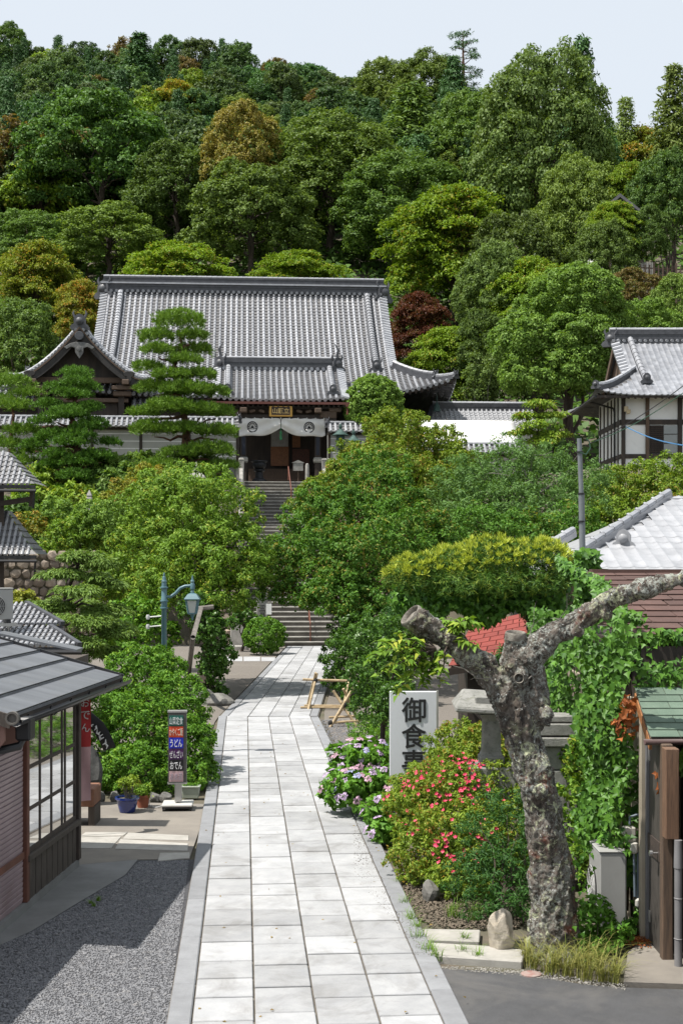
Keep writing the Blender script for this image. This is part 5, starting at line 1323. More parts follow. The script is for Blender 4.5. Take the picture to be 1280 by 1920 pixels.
# left: plum with ivied leaning trunk
pb = G(392, 1312)
near_tree('plum_tree', 'fresh green plum tree with dark ivied trunk beside the gravel court', pb,
    [(470, 1060, 41.5, 34, 1), (400, 960, 42, 75, .95), (330, 985, 43, 80, .9), (435, 1050, 41, 62, 1), (365, 1060, 41, 80, .85), (280, 1030, 44, 65, .9), (410, 1120, 40.5, 60, .7), (320, 1110, 42, 60, .8), (300, 930, 45, 55, .9), (440, 985, 42, 34, 1), (350, 915, 43.5, 45, .9)],
    .24, 8, 62, .125, .42, 'plum', 41, tr=.2, up=.25, droop=.35, twigs=1)
iv = near_tree('ivy_clad_trunk_growth', 'dark ivy wrapped thickly round the leaning plum trunk', pb+Vector((-.15, -.25, 0)),
    [(392, 1180, 39.5, 30, 1.3), (398, 1240, 39.6, 26, 1.4), (405, 1290, 39.7, 22, 1.3), (420, 1230, 39.4, 18, 1.3), (375, 1140, 39.8, 34, .8)], .12, 26, 24, .09, .8, 'camellia', 42, trunk=False, cat='ivy', spread=1.1)
cr_ = thing('tree_crutch', 'slanting bare wooden pole propping the plum tree', 'prop', G(350, 1290)); b0 = cr_.location
mb = MB(); mb.tube([Vector((0, 0, -.1)), (P(362, 1195, 36)-b0), (P(377, 1140, 38)-b0)], [.075, .07, .06], 8); mb.build('pole', M_BARKG, cr_, True)
mb = MB(); e0 = P(377, 1140, 38)-b0; mb.tube([e0+Vector((-.4, 0, -.05)), e0+Vector((.35, .1, .03))], .07, 7); mb.build('crosspiece', M_BARKG, cr_, True)
M_ROCK = mat('garden rock', (.23, .22, .20), (.12, .118, .108), 3, .9, .6, 14, stain=(.3, .3, .27), stscale=2.5)
def rock(label, loc, s, seed, name='rock', m=None, sub=3):
    bm = bmesh.new(); bmesh.ops.create_icosphere(bm, subdivisions=sub, radius=1); rr = random.Random(seed)
    from mathutils import noise as mn
    off = Vector((rr.random()*50, rr.random()*50, 0))
    planes = [(Vector((rr.uniform(-1, 1), rr.uniform(-1, 1), rr.uniform(-.6, 1))).normalized(), rr.uniform(.62, .9)) for _ in range(9)]
    for v in bm.verts:
        p = v.co.copy()
        for nrm, dd in planes:
            q = p.dot(nrm)
            if q > dd: p -= nrm*(q-dd)
        p *= 1+.12*mn.noise(p*2.2+off)
        v.co = Vector((p.x*s[0], p.y*s[1], p.z*s[2]))
    me = bpy.data.meshes.new(name); bm.to_mesh(me); bm.free(); me.materials.append(m or M_ROCK)
    o = bpy.data.objects.new(name, me); C.objects.link(o); o.location = loc
    return tag(o, label, 'rock')
rock('dark rock at the foot of the plum tree nearest the path', G(412, 1322)+Vector((0, 0, .08)), (.5, .4, .28), 1)
rock('grey rock tucked under the ivied plum trunk', G(385, 1318)+Vector((0, .1, .1)), (.3, .3, .3), 2)
rock('small grey rock left of the plum trunk', G(372, 1312)+Vector((0, .2, .08)), (.25, .25, .24), 3)
# hinoki-like layered tree
def spray_tree(name, label, base, plates, L, m, seed, per=800, tr=.12, bark=None, cat='tree'):
    base = Vector(base); t = thing(name, label, cat, base); r = np.random.default_rng(seed); rr = random.Random(seed); Vs = []; mb = MB()
    cs = []
    for (px, py, y, rp, th) in plates:
        c = np.array(P(px, py, y)-base); R = rp*y/F; cs.append((c, R)); n = per
        nsub = 9
        for q in range(nsub):
            a = rr.uniform(0, 6.283); d = R*math.sqrt(rr.random())*.75; cc = c+np.array([math.cos(a)*d, math.sin(a)*d, rr.uniform(-.35, .35)*R*th-.12*d])
            k = n//nsub; rad = R*.48; ang = r.uniform(0, 6.283, k); ra = np.sqrt(r.uniform(0, 1, k))*rad
            p = cc+np.stack([np.cos(ang)*ra, np.sin(ang)*ra, -.45*ra*ra/rad+r.normal(0, .03, k)*R], 1)
            ax = np.stack([np.cos(ang), np.sin(ang), np.full(k, -.35)], 1)
            Vs.append(leaf_verts(p, unit(np.array([0, 0, 1.])+.5*r.normal(size=(k, 3))), L, L*.32, r, axis=ax, droop=.3))
    tp = Vector(cs[0][0]); pth = [Vector((0, 0, -.3))]+limb_path((0, 0, 0), tp, rr, .07, 7)
    mb.tube(pth, [tr*1.3]+[tr*(1-.1*i) for i in range(8)], 8)
    for c, R in cs:
        e = Vector(c); a = min(pth[2:], key=lambda q: abs(q.z-e.z+.3)); mb.tube(limb_path(a, e, rr, .08, 4), [tr*.45, tr*.38, tr*.3, tr*.2, tr*.08], 6)
    mb.build('trunk', bark or M_BARK, t, True); leaf_obj('crown', np.concatenate(Vs), LM[m], t)
    return t
spray_tree('layered_cypress', 'layered dark green garden cypress in front of the rubble wall', G(160, 1262)+Vector((0, -13.5, 0)),
    [(160, 1035, 34, 42, .5), (120, 1072, 34, 45, .5), (190, 1080, 34.5, 45, .5), (150, 1100, 33.5, 45, .5), (95, 1128, 34, 42, .45), (205, 1135, 34, 48, .45), (150, 1150, 33.2, 55, .45), (215, 1178, 34, 42, .45), (85, 1180, 33.5, 38, .4), (150, 1195, 33, 50, .4), (120, 1225, 33, 40, .4), (190, 1215, 33.5, 46, .4), (180, 1050, 35.5, 40, .5), (130, 1120, 35.5, 60, .5), (190, 1160, 35.5, 60, .5)], .13, 'mid', 43, per=1900, tr=.11)
# right: crape myrtles and maples beside the stairs
near_tree('crape_myrtle', 'dense green crape myrtle with brown stems right of the stairs', G(690, 1305),
    [(508, 1050, 45, 34, 1), (520, 1100, 43, 36, .9), (578, 985, 46, 46, .9), (632, 965, 45, 70, .9), (715, 950, 46, 75, .85), (600, 1045, 43, 66, .9), (690, 1040, 42, 85, .9), (765, 1010, 44, 70, .9), (640, 1120, 41, 60, .8), (720, 1120, 41, 66, .8), (535, 1050, 44, 42, .9), (795, 1075, 43, 55, .9), (575, 1110, 42, 50, .8), (700, 890, 48, 55, .9), (770, 1130, 41, 50, .8)],
    .22, 8.5, 56, .112, .5, 'crape', 44, tr=.14, bark=mat('smooth brown bark', (.22, .12, .07), (.13, .075, .05), 5, .8, .2, 20), twigs=1, limbs=3)
near_tree('maple_sapling', 'bushy yellow tipped maple in front of the porch wall', (PX(745, 62), 62, 0),
    [(745, 835, 61, 70, .8), (690, 870, 60, 60, .8), (800, 850, 62, 65, .8), (845, 890, 61, 60, .8), (650, 905, 59, 50, .8), (735, 905, 58, 80, .8), (810, 930, 59, 65, .8), (590, 940, 58, 36, .9), (620, 920, 59, 36, .8)], .28, 6.5, 56, .14, .5, 'tmaple', 45, tr=.15, twigs=1)
near_tree('cherry_tree', 'airy cherry tree with thin grey branches right of the crape myrtle', (PX(940, 54), 54, 0),
    [(880, 920, 53, 70, .8), (950, 890, 54, 75, .8), (1030, 905, 55, 75, .8), (1000, 960, 52, 70, .8), (915, 975, 52, 65, .8), (860, 985, 51, 50, .8), (1075, 950, 53, 50, .9), (1090, 900, 55, 45, .9)], .34, 3.8, 60, .14, .36, 'cherry', 46, tr=.15, bark=M_BARKG, twigs=4, limbs=3, spread=1.2)
near_tree('garden_shrub_tree', 'yellow green garden tree below the white walled building', (PX(1200, 60), 60, 0),
    [(1140, 930, 60, 55, .8), (1200, 920, 61, 60, .8), (1265, 915, 60, 60, .9), (1175, 985, 58, 60, .8), (1250, 975, 58, 60, .8), (1110, 985, 58, 50, .8), (1290, 925, 62, 40, 1)], .3, 6, 54, .145, .5, 'maple', 47, tr=.15, twigs=1)
near_tree('garden_shrub_tree', 'green leafy tree filling the gap left of the steel pole', (PX(1010, 46), 46, 0),
    [(900, 1000, 45, 60, .8), (980, 1005, 45, 60, .7), (1055, 1000, 46, 60, .8), (850, 1030, 44, 50, .8), (1110, 1020, 46, 45, .9)], .28, 6, 50, .13, .45, 'crape', 48, tr=.14)
near_tree('camellia_hedge', 'tall dark camellia hedge beside the bamboo barrier', (PX(690, 40), 40, 0),
    [(648, 1240, 41, 40, 1.2), (645, 1280, 41, 30, 1.0), (690, 1210, 39.5, 55, .9), (705, 1270, 39, 55, 1.0), (705, 1315, 38.5, 44, .7), (738, 1230, 38, 45, 1), (735, 1300, 37, 45, 1), (670, 1180, 41, 45, .8)], .18, 12, 48, .105, .5, 'camellia', 49, tr=.1, cat='hedge')
near_tree('low_shrub', 'light green low bush at the right edge of the path bend', G(690, 1425),
    [(688, 1380, 29, 32, 1.0), (718, 1350, 28.5, 38, .9), (705, 1402, 27.5, 34, .9), (740, 1380, 28, 32, 1.0), (662, 1410, 28.3, 18, .9)], .12, 26, 34, .085, .28, 'hedge', 50, tr=.04, cat='shrub')
# left hedge mass
near_tree('clipped_hedge_bush', 'big bright green garden bush behind the food menu sign', G(270, 1492),
    [(265, 1270, 26.5, 62, .9), (325, 1320, 25.5, 60, .9), (205, 1325, 25.8, 55, .9), (265, 1365, 24.5, 80, .9), (345, 1400, 24.2, 50, 1), (190, 1410, 24.5, 55, .9), (330, 1460, 23.6, 48, .8), (250, 1450, 23.4, 60, .8), (375, 1375, 25, 24, .9), (180, 1470, 23.8, 38, .8), (300, 1250, 27, 40, .8), (380, 1450, 24.0, 22, 1.1)],
    .12, 36, 52, .070, .45, 'hedge', 51, jit=(.85, 1.12), tr=.09, cat='bush', spread=.85)
near_tree('round_clipped_bush', 'round clipped green bush at the foot of the stairs', G(496, 1224), [(496, 1192, 59.5, 37, .86)], .13, 26, 44, .10, .5, 'hedge', 52, jit=(.95, 1.04), tr=.06, cat='bush', low=-.95, limbs=5)
near_tree('round_clipped_tree', 'big dome shaped clipped bush beside the porch roof', Vector((*t_xy(6.9, 5.4), PLAT)), [(700, 762, 96.2, 52, 1.05), (702, 790, 96.2, 50, 1.0)], .22, 10, 42, .22, .5, 'bright', 53, jit=(.95, 1.04), tr=.15, cat='bush', inside=.5)
near_tree('round_clipped_tree', 'large cloud clipped bright green tree left of the white walled building', (PX(1075, 96), 96, PLAT-.1),
    [(1078, 560, 96, 78, .72), (988, 640, 95, 58, .8), (1085, 640, 94.5, 70, .75), (1060, 700, 94, 66, .75), (1000, 705, 94, 55, .8), (1130, 600, 97, 52, .9), (1130, 680, 95, 58, .9), (1020, 590, 98, 50, .9)], .55, 2.4, 100, .24, .5, 'bright', 54, tr=.3, jit=(.92, 1.06), inside=.9, shell=(.55, 1.0))
spray_tree('small_maple', 'small tiered bright green maple in front of the white tent', (PX(1010, 80), 80, zt(PX(1010, 80), 80)), [(1010, 752, 80, 28, .4), (985, 775, 80, 28, .4), (1035, 772, 80, 28, .4), (1010, 790, 79.5, 36, .4), (975, 805, 80, 24, .4), (1040, 808, 80, 26, .4), (1010, 818, 79.5, 34, .4)], .26, 'maple', 55, per=700, tr=.08)
hero('bare', 908, 655, 775, 95, 'small grey branched tree right of the hall eave', 'camphor', y=106)
# cloud-pruned pines
def niwaki(name, label, base, trunk_px, pads, m, seed, per=40, nl=.30, tr=.3, rs=.9, fs=1.6):
    base = Vector(base); t = thing(name, label, 'pine', base); r = np.random.default_rng(seed); rr = random.Random(seed)
    mb = MB(); tp = [Vector((0, 0, -.3))]+[P(*q)-base for q in trunk_px]
    fine = []
    for i in range(len(tp)-1):
        for k in range(3): fine.append(tp[i].lerp(tp[i+1], k/3))
    fine.append(tp[-1]); n = len(fine); mb.tube(fine, [tr*(1-.82*i/(n-1)) for i in range(n)], 9)
    Vs = []
    for (px, py, y, rp, fl) in pads:
        c = P(px, py, y)-base; R = rp*rs*y/F*rr.uniform(.85, 1.15); c += Vector((rr.uniform(-.2, .2), rr.uniform(-.3, .3), rr.uniform(-.12, .12)))
        a = min(fine, key=lambda q: (q-c).length+abs(q.z-c.z+.3)); mb.tube(limb_path(a, c+Vector((0, 0, -.15)), rr, .07, 4, -.04), [tr*.38, tr*.33, tr*.26, tr*.2, tr*.1], 6)
        nt_ = int(per*R*R*math.pi); ang = r.uniform(0, 6.283, nt_); q = np.sqrt(r.uniform(0, 1, nt_))*R*(1+.18*np.sin(ang*4+seed)+.12*np.sin(ang*9))
        top = fl*fs*R*np.sqrt(np.clip(1-(q/(R*1.3))**2, 0, 1))
        pos = np.stack([np.cos(ang)*q, np.sin(ang)*q, top*r.uniform(.15, 1.0, nt_)], 1)+np.array(c)
        kk = 11
        d = unit(np.stack([np.cos(ang)*.45*q/R, np.sin(ang)*.45*q/R, np.ones(nt_)], 1))
        dd = unit(d[:, None, :]+.62*r.normal(size=(nt_, kk, 3))); pp = np.repeat(pos[:, None, :], kk, 1)
        nn = unit(np.cross(dd, r.normal(size=dd.shape)))
        Vs.append(leaf_verts(pp.reshape(-1, 3), nn.reshape(-1, 3), nl, .042, r, axis=dd.reshape(-1, 3)*3, droop=.0, fold=.1))
    mb.build('trunk', M_PINEBK, t, True); leaf_obj('needles', np.concatenate(Vs), LM[m], t)
    return t
yb = 84.0
niwaki('cloud_pruned_pine', 'tall light green cloud pruned pine left of the porch', (PX(345, 84), 84, zt(PX(345, 84), 84)), [(345, 860, 84), (350, 800, 84), (336, 740, 84), (325, 690, 84), (342, 650, 84), (335, 620, 84)],
    [(335, 612, 84, 52, .38), (292, 640, 84, 36, .35), (365, 636, 83.6, 32, .35), (300, 664, 83.4, 38, .35), (362, 664, 84.4, 34, .35), (345, 684, 83, 36, .35), (280, 694, 84, 32, .35), (322, 712, 83, 42, .35), (372, 716, 83.6, 42, .35), (290, 735, 84, 36, .35), (352, 742, 82.8, 46, .35), (398, 742, 84, 34, .35), (265, 782, 84, 36, .35), (315, 775, 82.8, 44, .35), (378, 778, 83, 46, .35), (405, 785, 84.4, 34, .35), (285, 812, 83.4, 48, .35), (352, 815, 82.8, 42, .35), (408, 820, 83.4, 38, .35), (330, 858, 82.8, 36, .35), (395, 855, 83, 46, .35), (300, 888, 82.6, 46, .35), (420, 880, 83.5, 32, .35), (372, 892, 82.8, 44, .35)], 'pine', 61, tr=.3, rs=.94, fs=1.7, per=54)
niwaki('cloud_pruned_pine', 'broad dark green cloud pruned pine in front of the gable gate', (PX(140, 82), 82, zt(PX(140, 82), 82)), [(138, 900, 82), (146, 840, 82), (135, 780, 82), (146, 730, 82), (140, 708, 82)],
    [(150, 722, 81.4, 40, .45), (122, 742, 81.4, 38, .45), (155, 772, 81, 44, .45), (112, 790, 81, 42, .45), (165, 808, 80.8, 42, .45), (85, 826, 81.5, 38, .45), (130, 838, 80.4, 46, .45), (190, 862, 81, 40, .45), (150, 872, 80, 46, .45), (95, 872, 80.8, 42, .45), (140, 712, 82, 48, .45), (108, 735, 82, 34, .45), (168, 735, 81.8, 34, .45), (140, 752, 81, 44, .45), (96, 765, 82, 36, .45), (175, 768, 82, 38, .45), (130, 785, 80.8, 48, .45), (75, 795, 82, 36, .45), (182, 800, 81.6, 42, .45), (100, 818, 81, 46, .45), (155, 825, 80.6, 50, .45), (70, 845, 82, 36, .45), (200, 838, 82, 34, .45), (112, 858, 81, 48, .45), (175, 866, 80.8, 52, .45), (80, 890, 81.5, 44, .45), (140, 900, 80.4, 56, .45), (200, 900, 81.5, 40, .45), (110, 925, 80.6, 46, .45), (175, 930, 80.4, 50, .45)], 'dpine', 62, tr=.32, rs=.66, fs=1.5, per=64, nl=.24)
niwaki('cloud_pruned_pine', 'young pine at the outer end of the long precinct wall', (PX(25, 84), 84, zt(PX(25, 84), 84)), [(20, 830, 84), (26, 780, 84), (20, 730, 84)], [(20, 726, 84, 44, .4), (45, 745, 84, 30, .4), (-5, 755, 84, 40, .4), (30, 770, 83, 40, .4), (40, 815, 83, 42, .4), (10, 840, 83, 44, .4), (52, 850, 83, 34, .4), (35, 880, 82.5, 40, .4)], 'pine', 63, tr=.2)
# shrubs and stones on the left terrace
for (px, py, y, rp, m_, lab, sd) in ((52, 985, 68.5, 28, 'ymaple', 'orange and red leaved shrub above the lower tiled eave', 71), (105, 965, 70, 36, 'bright', 'soft bright green shrub behind the orange one', 72), (235, 930, 72, 34, 'ymaple', 'yellow leaved bush beside the pointed stone post', 73), (285, 905, 74, 40, 'ymaple', 'orange tipped shrub under the light green pine', 74), (150, 1005, 66, 50, 'plum', 'pale yellow green bush below the pointed stone post', 75), (210, 985, 66, 60, 'bright', 'wide green bush behind the plum tree', 76), (240, 1090, 50, 60, 'plum', 'loose green bush behind the teal lamp post', 77), (250, 1175, 40, 55, 'hedge', 'green bush at the base of the teal lamp post', 78), (40, 1128, 52, 26, 'ymaple', 'orange tinged shrub below the rubble wall', 79), (455, 1160, 62, 24, 'camellia', 'dark glossy shrub beside the carved stone pillar', 80)):
    x = PX(px, y); z0 = zt(x, y)
    near_tree('terrace_shrub', lab, (x, y, z0), [(px, py, y, rp, .8), (px-rp*.7, py+rp*.35, y, rp*.65, .8), (px+rp*.7, py+rp*.3, y, rp*.65, .8)], .24, 7, 40, .16, .5, m_, sd, tr=.07, cat='shrub')
# ================================================================== LEFT FOREGROUND
M_SEAM = mat('weathered sheet metal', (.20, .21, .23), (.135, .142, .157), 1.2, .42, .05, 20, spec=.5, metal=.15, stretch=(.5, 3, 1), stain=(.19, .185, .18), stscale=1.4, stlo=.55, sthi=.8)
M_SHUT = mat('pinkish shutter', (.40, .30, .315), (.31, .23, .24), 1.5, .5, spec=.4, stain=(.22, .12, .09), stscale=2.2, stlo=.6, sthi=.8)
M_OLDW = mat('grey weathered boards', (.115, .095, .08), (.06, .05, .043), 8, .85, .4, 60, stretch=(6, 6, .4))
M_FRAME = mat('dark window frame', (.075, .055, .045), (.04, .032, .028), 6, .7, .2, 60)
m_, nt_ = _nodes('window glass'); 
_o = nt_.nodes.new('ShaderNodeOutputMaterial'); _g = nt_.nodes.new('ShaderNodeBsdfGlossy'); _g.inputs['Roughness'].default_value = .03; _g.inputs[0].default_value = (.95, .96, .97, 1)
_d = nt_.nodes.new('ShaderNodeBsdfDiffuse'); _d.inputs[0].default_value = (.06, .06, .055, 1); _mx = nt_.nodes.new('ShaderNodeMixShader'); _mx.inputs[0].default_value = .75
nt_.links.new(_d.outputs[0], _mx.inputs[1]); nt_.links.new(_g.outputs[0], _mx.inputs[2]); nt_.links.new(_mx.outputs[0], _o.inputs[0]); M_GLASS = m_
# the shop stands turned a little: local y runs along its wall, local x away from the path
SA = math.atan(-.067)
shop = thing('shop_building', 'low shop with lapped metal roof, paned windows and pinkish shutter left of the path', 'shop', (-3.51, 17.7, 0), SA)
def sp(x, y, z): return (x, y, z)
def part(nm, x0, x1, y0, y1, z0, z1, m, par=None, bev=0.0): q = MB(); q.span(x0, x1, y0, y1, z0, z1); return q.build(nm, m, par or shop, bevel=bev)
part('footing', -4.5, .03, -7.5, 0.02, -.1, .10, M_CONCG)
# plank dado below the windows
for k in range(19):
    y = -2.24+k*.1178; part('plank', -.03, .012+.006*(k % 2), y, y+.109, .1, .56, M_OLDW, bev=.004)
part('inner_wall', -4.4, -.08, -7.5, -.05, .1, .55, M_OLDW)
part('back_wall', -4.4, -4.3, -7.5, -.05, .55, 3.2, M_OLDW)
part('end_wall', -4.3, -.1, -.12, -.04, .55, 2.35, M_OLDW)
part('sill', -.06, .06, -2.26, .03, .56, .64, M_OLDW, bev=.01)
part('corner_post', -.09, .05, -.06, .05, .1, 2.42, M_FRAME, bev=.008)
part('corner_post', -.09, .04, -2.30, -2.2, .1, 2.42, mat('rust brown trim', (.18, .07, .045), (.12, .05, .035), 5, .7), bev=.008)
part('lintel', -.07, .045, -2.2, -.06, 2.16, 2.34, M_OLDW, bev=.008)
part('interior_floor', -4.2, -.1, -7.4, -.1, .0, .05, M_OLDW)
win = part('window', -.03, .006, -2.18, -.07, .65, 2.15, M_GLASS)
for y0 in (-2.19, -1.72, -1.235, -.76, -.62, -.13): part('mullion', -.035, .016, y0, y0+.055, .64, 2.16, M_FRAME, win, .006)
for z in (1.13, 1.62): 
    for (a, b) in ((-2.135, -1.72), (-1.665, -1.235), (-1.18, -.76), (-.565, -.13)): part('glazing_bar', -.033, .013, a, b, z, z+.045, M_FRAME, win)
part('window_rail', -.034, .015, -2.15, -.1, .64, .70, M_FRAME, win)
# curtain strips behind the glass are only hinted by pale panels
shu = part('shutter', -.04, -.02, -7.4, -2.31, .1, 2.35, M_SHUT)
for k in range(38):
    z = .12+k*.058; q = MB(); q.box((-.008, -4.86, z+.03), (.012, 5.06, .052), ry=.16); q.build('slat', M_SHUT, shu, bevel=.004)
part('rust_strip', .006, .016, -7.4, -2.33, .62, .70, MATS['rust brown trim'], shu)
# roof: eave line over the wall, rising to the left; laps run along the eave
PIT = math.radians(16.5); EX, EZ = .42, 2.45
def rp(d, y, off=0.0): return Vector((EX-d*math.cos(PIT)-off*-math.sin(PIT)*0, y, EZ+d*math.sin(PIT)+off))
roofp = MB(); a, b = -4.05, .82
roofp.add([rp(0, a, -.06), rp(0, b, -.06), rp(5.6, b, -.06), rp(5.6, a, -.06), rp(0, a, -.012), rp(0, b, -.012), rp(5.6, b, -.012), rp(5.6, a, -.012)], [(0, 1, 2, 3), (4, 5, 6, 7), (0, 1, 5, 4), (1, 2, 6, 5), (2, 3, 7, 6), (3, 0, 4, 7)])
roofo = roofp.build('roof', M_TIMBER, shop)
for k in range(14):
    d0 = .4*k; q = MB(); q.add([rp(d0, a-.01, .022), rp(d0, b+.01, .022), rp(d0+.42, b+.01, 0.0), rp(d0+.42, a-.01, 0.0), rp(d0, a-.01, -.008), rp(d0, b+.01, -.008)], [(0, 1, 2, 3), (0, 4, 5, 1)])
    q.build('roof_sheet', M_SEAM, roofo)
    q = MB(); q.bar(rp(d0+.012, a-.012, .03), rp(d0+.012, b+.012, .03), .012, .010); q.build('lap_edge', mat('lap edge', (.055, .057, .06), (.04, .04, .043), 4, .5), roofo)
# upper far part of the roof, a little lower edge band
q = MB(); q.bar(rp(0, b+.02, -.02), rp(5.6, b+.02, -.02), .04, .12); q.build('verge_board', M_BLACK, roofo)
q = MB(); q.bar(rp(0, a-.02, -.05), rp(5.6, a-.02, -.05), .03, .14); q.build('verge_board', M_OLDW, roofo)
# half-round gutter with hoop brackets and black outlet pipe
q = MB(); n = 9
for yy in (a-.06, b+.05):
    for k in range(n):
        t = math.pi+math.pi*k/(n-1); q.v.append(Vector((EX+.06+.07*math.cos(t), yy, EZ-.03+.07*math.sin(t))))
for k in range(n-1): q.f.append([k, k+1, n+k+1, n+k])
gut = q.build('gutter', M_BLACK, shop, True); sm = gut.modifiers.new('t', 'SOLIDIFY'); sm.thickness = .006
q = MB(); q.lathe([(.02, 0), (.07, 0), (.07, .05), (.05, .05), (.045, .02), (.02, .02)], (EX+.04, a-.09, EZ-.0), 18, M=Matrix.Rotation(math.pi/2, 4, 'X')); q.build('ridge_end_cap', mat('dull bronze cap', (.15, .14, .125), (.11, .1, .09), 5, .6), shop, True)
q = MB(); q.box((EX+.05, a+.28, EZ-.15), (.16, .2, .24)); q.build('gutter_box', M_BLACK, shop, bevel=.02)
q = MB(); q.tube([(EX+.03, a+.28, EZ-.24), (EX-.0, a+.25, EZ-.33), (EX-.42, a+.1, EZ-.42), (EX-.55, a+.05, EZ-.5), (EX-.57, a+.05, .3)], [.045]*5, 8); q.build('downpipe', M_BLACK, shop, True)
for k in range(6):
    y = a+.5+k*.85; q = MB(); q.tube([(EX+.02, y, EZ-.02), (EX-.02, y, EZ-.12), (EX+.05, y, EZ-.13), (EX+.12, y, EZ-.06)], .008, 5); q.build('gutter_bracket', M_BLACK, shop)
q = MB(); q.prism([(-.48, 0), (.34, 0.07), (.34, -.1), (.22, -.26), (.02, -.36), (-.48, -.4)], .04, Matrix.Translation((.02, a+.75, EZ-.12))); q.build('eave_bracket_board', mat('pinkish board', (.36, .21, .17), (.28, .16, .13), 3, .7), shop)
q = MB(); q.prism([(-.48, 0), (.3, 0.07), (.3, -.14), (.16, -.3), (-.48, -.42)], .04, Matrix.Translation((.02, a+.06, EZ-.12))); q.build('eave_bracket_board', MATS['pinkish board'], shop)
# banners outside the shop
nb1 = thing('red_banner', 'narrow red and pink banner hanging at the shop corner', 'banner', (-3.52, 17.98, 0))
q = MB(); q.tube([(-.1, -.02, 2.4), (.2, .05, 2.4)], .012, 6); q.tube([(.05, .02, 2.4), (.05, .02, 2.55)], .008, 5); q.build('hanging_rod', M_TIMBER, nb1)
for nm, z0, z1, mm in (('upper_cloth', 1.55, 2.38, plain('red cloth', (.42, .03, .03), .85)), ('lower_cloth', .82, 1.55, plain('pale pink cloth', (.62, .38, .38), .85))):
    q = MB()
    for k in range(9):
        z = z0+(z1-z0)*k/8
        for x in (0, .05, .11, .17): q.v.append(Vector((x*.8, .25*x+.02*math.sin(z*6+x*20), z)))
    for k in range(8):
        for i in range(3): q.f.append([k*4+i, k*4+i+1, (k+1)*4+i+1, (k+1)*4+i])
    o = q.build(nm, mm, nb1, True)
put_text('お', .12, plain('white dye', (.8, .8, .78), .9), nb1, (.07, -.0, 2.15), high=.11); put_text('で', .12, MATS['white dye'], nb1, (.07, -.0, 1.98), high=.11); put_text('ん', .12, MATS['white dye'], nb1, (.07, -.0, 1.81), high=.11)
bb = thing('black_flag', 'curved black banner with white brush lettering beside the shop corner', 'banner', (-3.42, 19.6, 0))
cv = [P(146, 1338, 19.6), P(165, 1345, 19.7), P(184, 1362, 19.8), P(198, 1385, 19.9), P(206, 1404, 20.0)]
q = MB()
for i, p in enumerate(cv):
    t = (cv[min(i+1, 4)]-cv[max(i-1, 0)]).normalized(); nrm = Vector((t.z, 0, -t.x)) if t.x > 0 else Vector((-t.z, 0, t.x))
    if nrm.z < 0: nrm = -nrm
    for s in (-.11, 0, .11): q.v.append(p+nrm*s-Vector(bb.location))
for i in range(4):
    for k in range(2): q.f.append([i*3+k, i*3+k+1, (i+1)*3+k+1, (i+1)*3+k])
o = q.build('cloth', plain('black cloth', (.012, .012, .014), .85), bb, True); sm = o.modifiers.new('t', 'SOLIDIFY'); sm.thickness = .012; sm.offset = 0
sr2 = random.Random(3); q = MB()
for k in range(9):
    f = .3+k*.4; i = min(3, int(f)); p = cv[i].lerp(cv[i+1], f-i)-Vector(bb.location)+Vector((-.02, -.03, -.03))
    for z in range(2):
        d = Vector((sr2.uniform(-.05, .05), 0, sr2.uniform(-.05, .05))); q.tube([p+d, p+Vector((d.z*.6, 0, -d.x*.6)), p-d], [.006, .013, .005], 5)
q.build('brush_lettering', MATS['white dye'], bb)
q = MB(); q.tube([Vector((-.56, 0, -.02)), Vector((-.56, 0, 1.7)), cv[0]-Vector(bb.location)+Vector((0, 0, .1))], .012, 6); q.build('pole', M_TIMBER, bb)
# planter stand, dark garden stone
ps = thing('wooden_trough', 'old brown wooden trough on legs behind the shop corner', 'trough', (-4.08, 20.7, 0))
q = MB(); q.span(-.35, .3, -.3, .3, .3, .58); q.build('trough', mat('reddish old wood', (.26, .12, .07), (.15, .075, .05), 6, .8, .2, 40), ps, bevel=.02)
for sx in (-.3, .25):
    q = MB(); q.span(sx-.05, sx+.05, -.25, .25, -.02, .3); q.build('leg', M_OLDW, ps)
rock('dark upright garden stone behind the wooden trough', Vector((-4.25, 22.3, .45)), (.26, .25, .55), 12, m=mat('dark garden stone', (.10, .10, .095), (.05, .05, .047), 4, .9, .5, 20))
for k, (x0, x1) in enumerate(((168, 196), (198, 224), (300, 318), (272, 298))): rock('low dark edging stone under the garden bush', G((x0+x1)/2, 1507)+Vector((0, .25, .05)), (.12, .12, .12), 20+k)['group'] = 'edging stones under the garden bush'
# pots
def pot(name, label, loc, prof, m, plantm, seed, hgt, spreadr, cat='flower pot', leafL=.05):
    t = thing(name, label, cat, loc); q = MB(); q.lathe(prof, (0, 0, 0), 20); q.build('pot', m, t, True)
    q = MB(); q.lathe([(prof[-2][0]*.9, prof[-2][1]-.03), (prof[-2][0]*.5, prof[-2][1]-.02)], (0, 0, 0), 14); q.build('soil', M_EARTH, t)
    rr = random.Random(seed); r = np.random.default_rng(seed); q = MB(); Cs = []
    zt_ = prof[-2][1]-.03
    for k in range(9):
        a = k*2.4; e = Vector((math.cos(a)*spreadr*rr.uniform(.3, 1), math.sin(a)*spreadr*rr.uniform(.3, 1), zt_+hgt*rr.uniform(.6, 1)))
        q.tube(limb_path((math.cos(a)*.03, math.sin(a)*.03, zt_), e, rr, .08, 3), [.012, .01, .008, .005], 5)
        for z in range(4): Cs.append((e.x+rr.uniform(-.06, .06), e.y+rr.uniform(-.06, .06), e.z+rr.uniform(-.07, .05)))
    q.build('stems', M_BARKG, t, True); Cs = np.array(Cs)
    leaf_obj('leaves', clump_leaves(r, Cs, np.tile([0, 0, 1.], (len(Cs), 1)), .06, 26, leafL, leafL*.45, spread=1.1), LM[plantm], t)
    return t
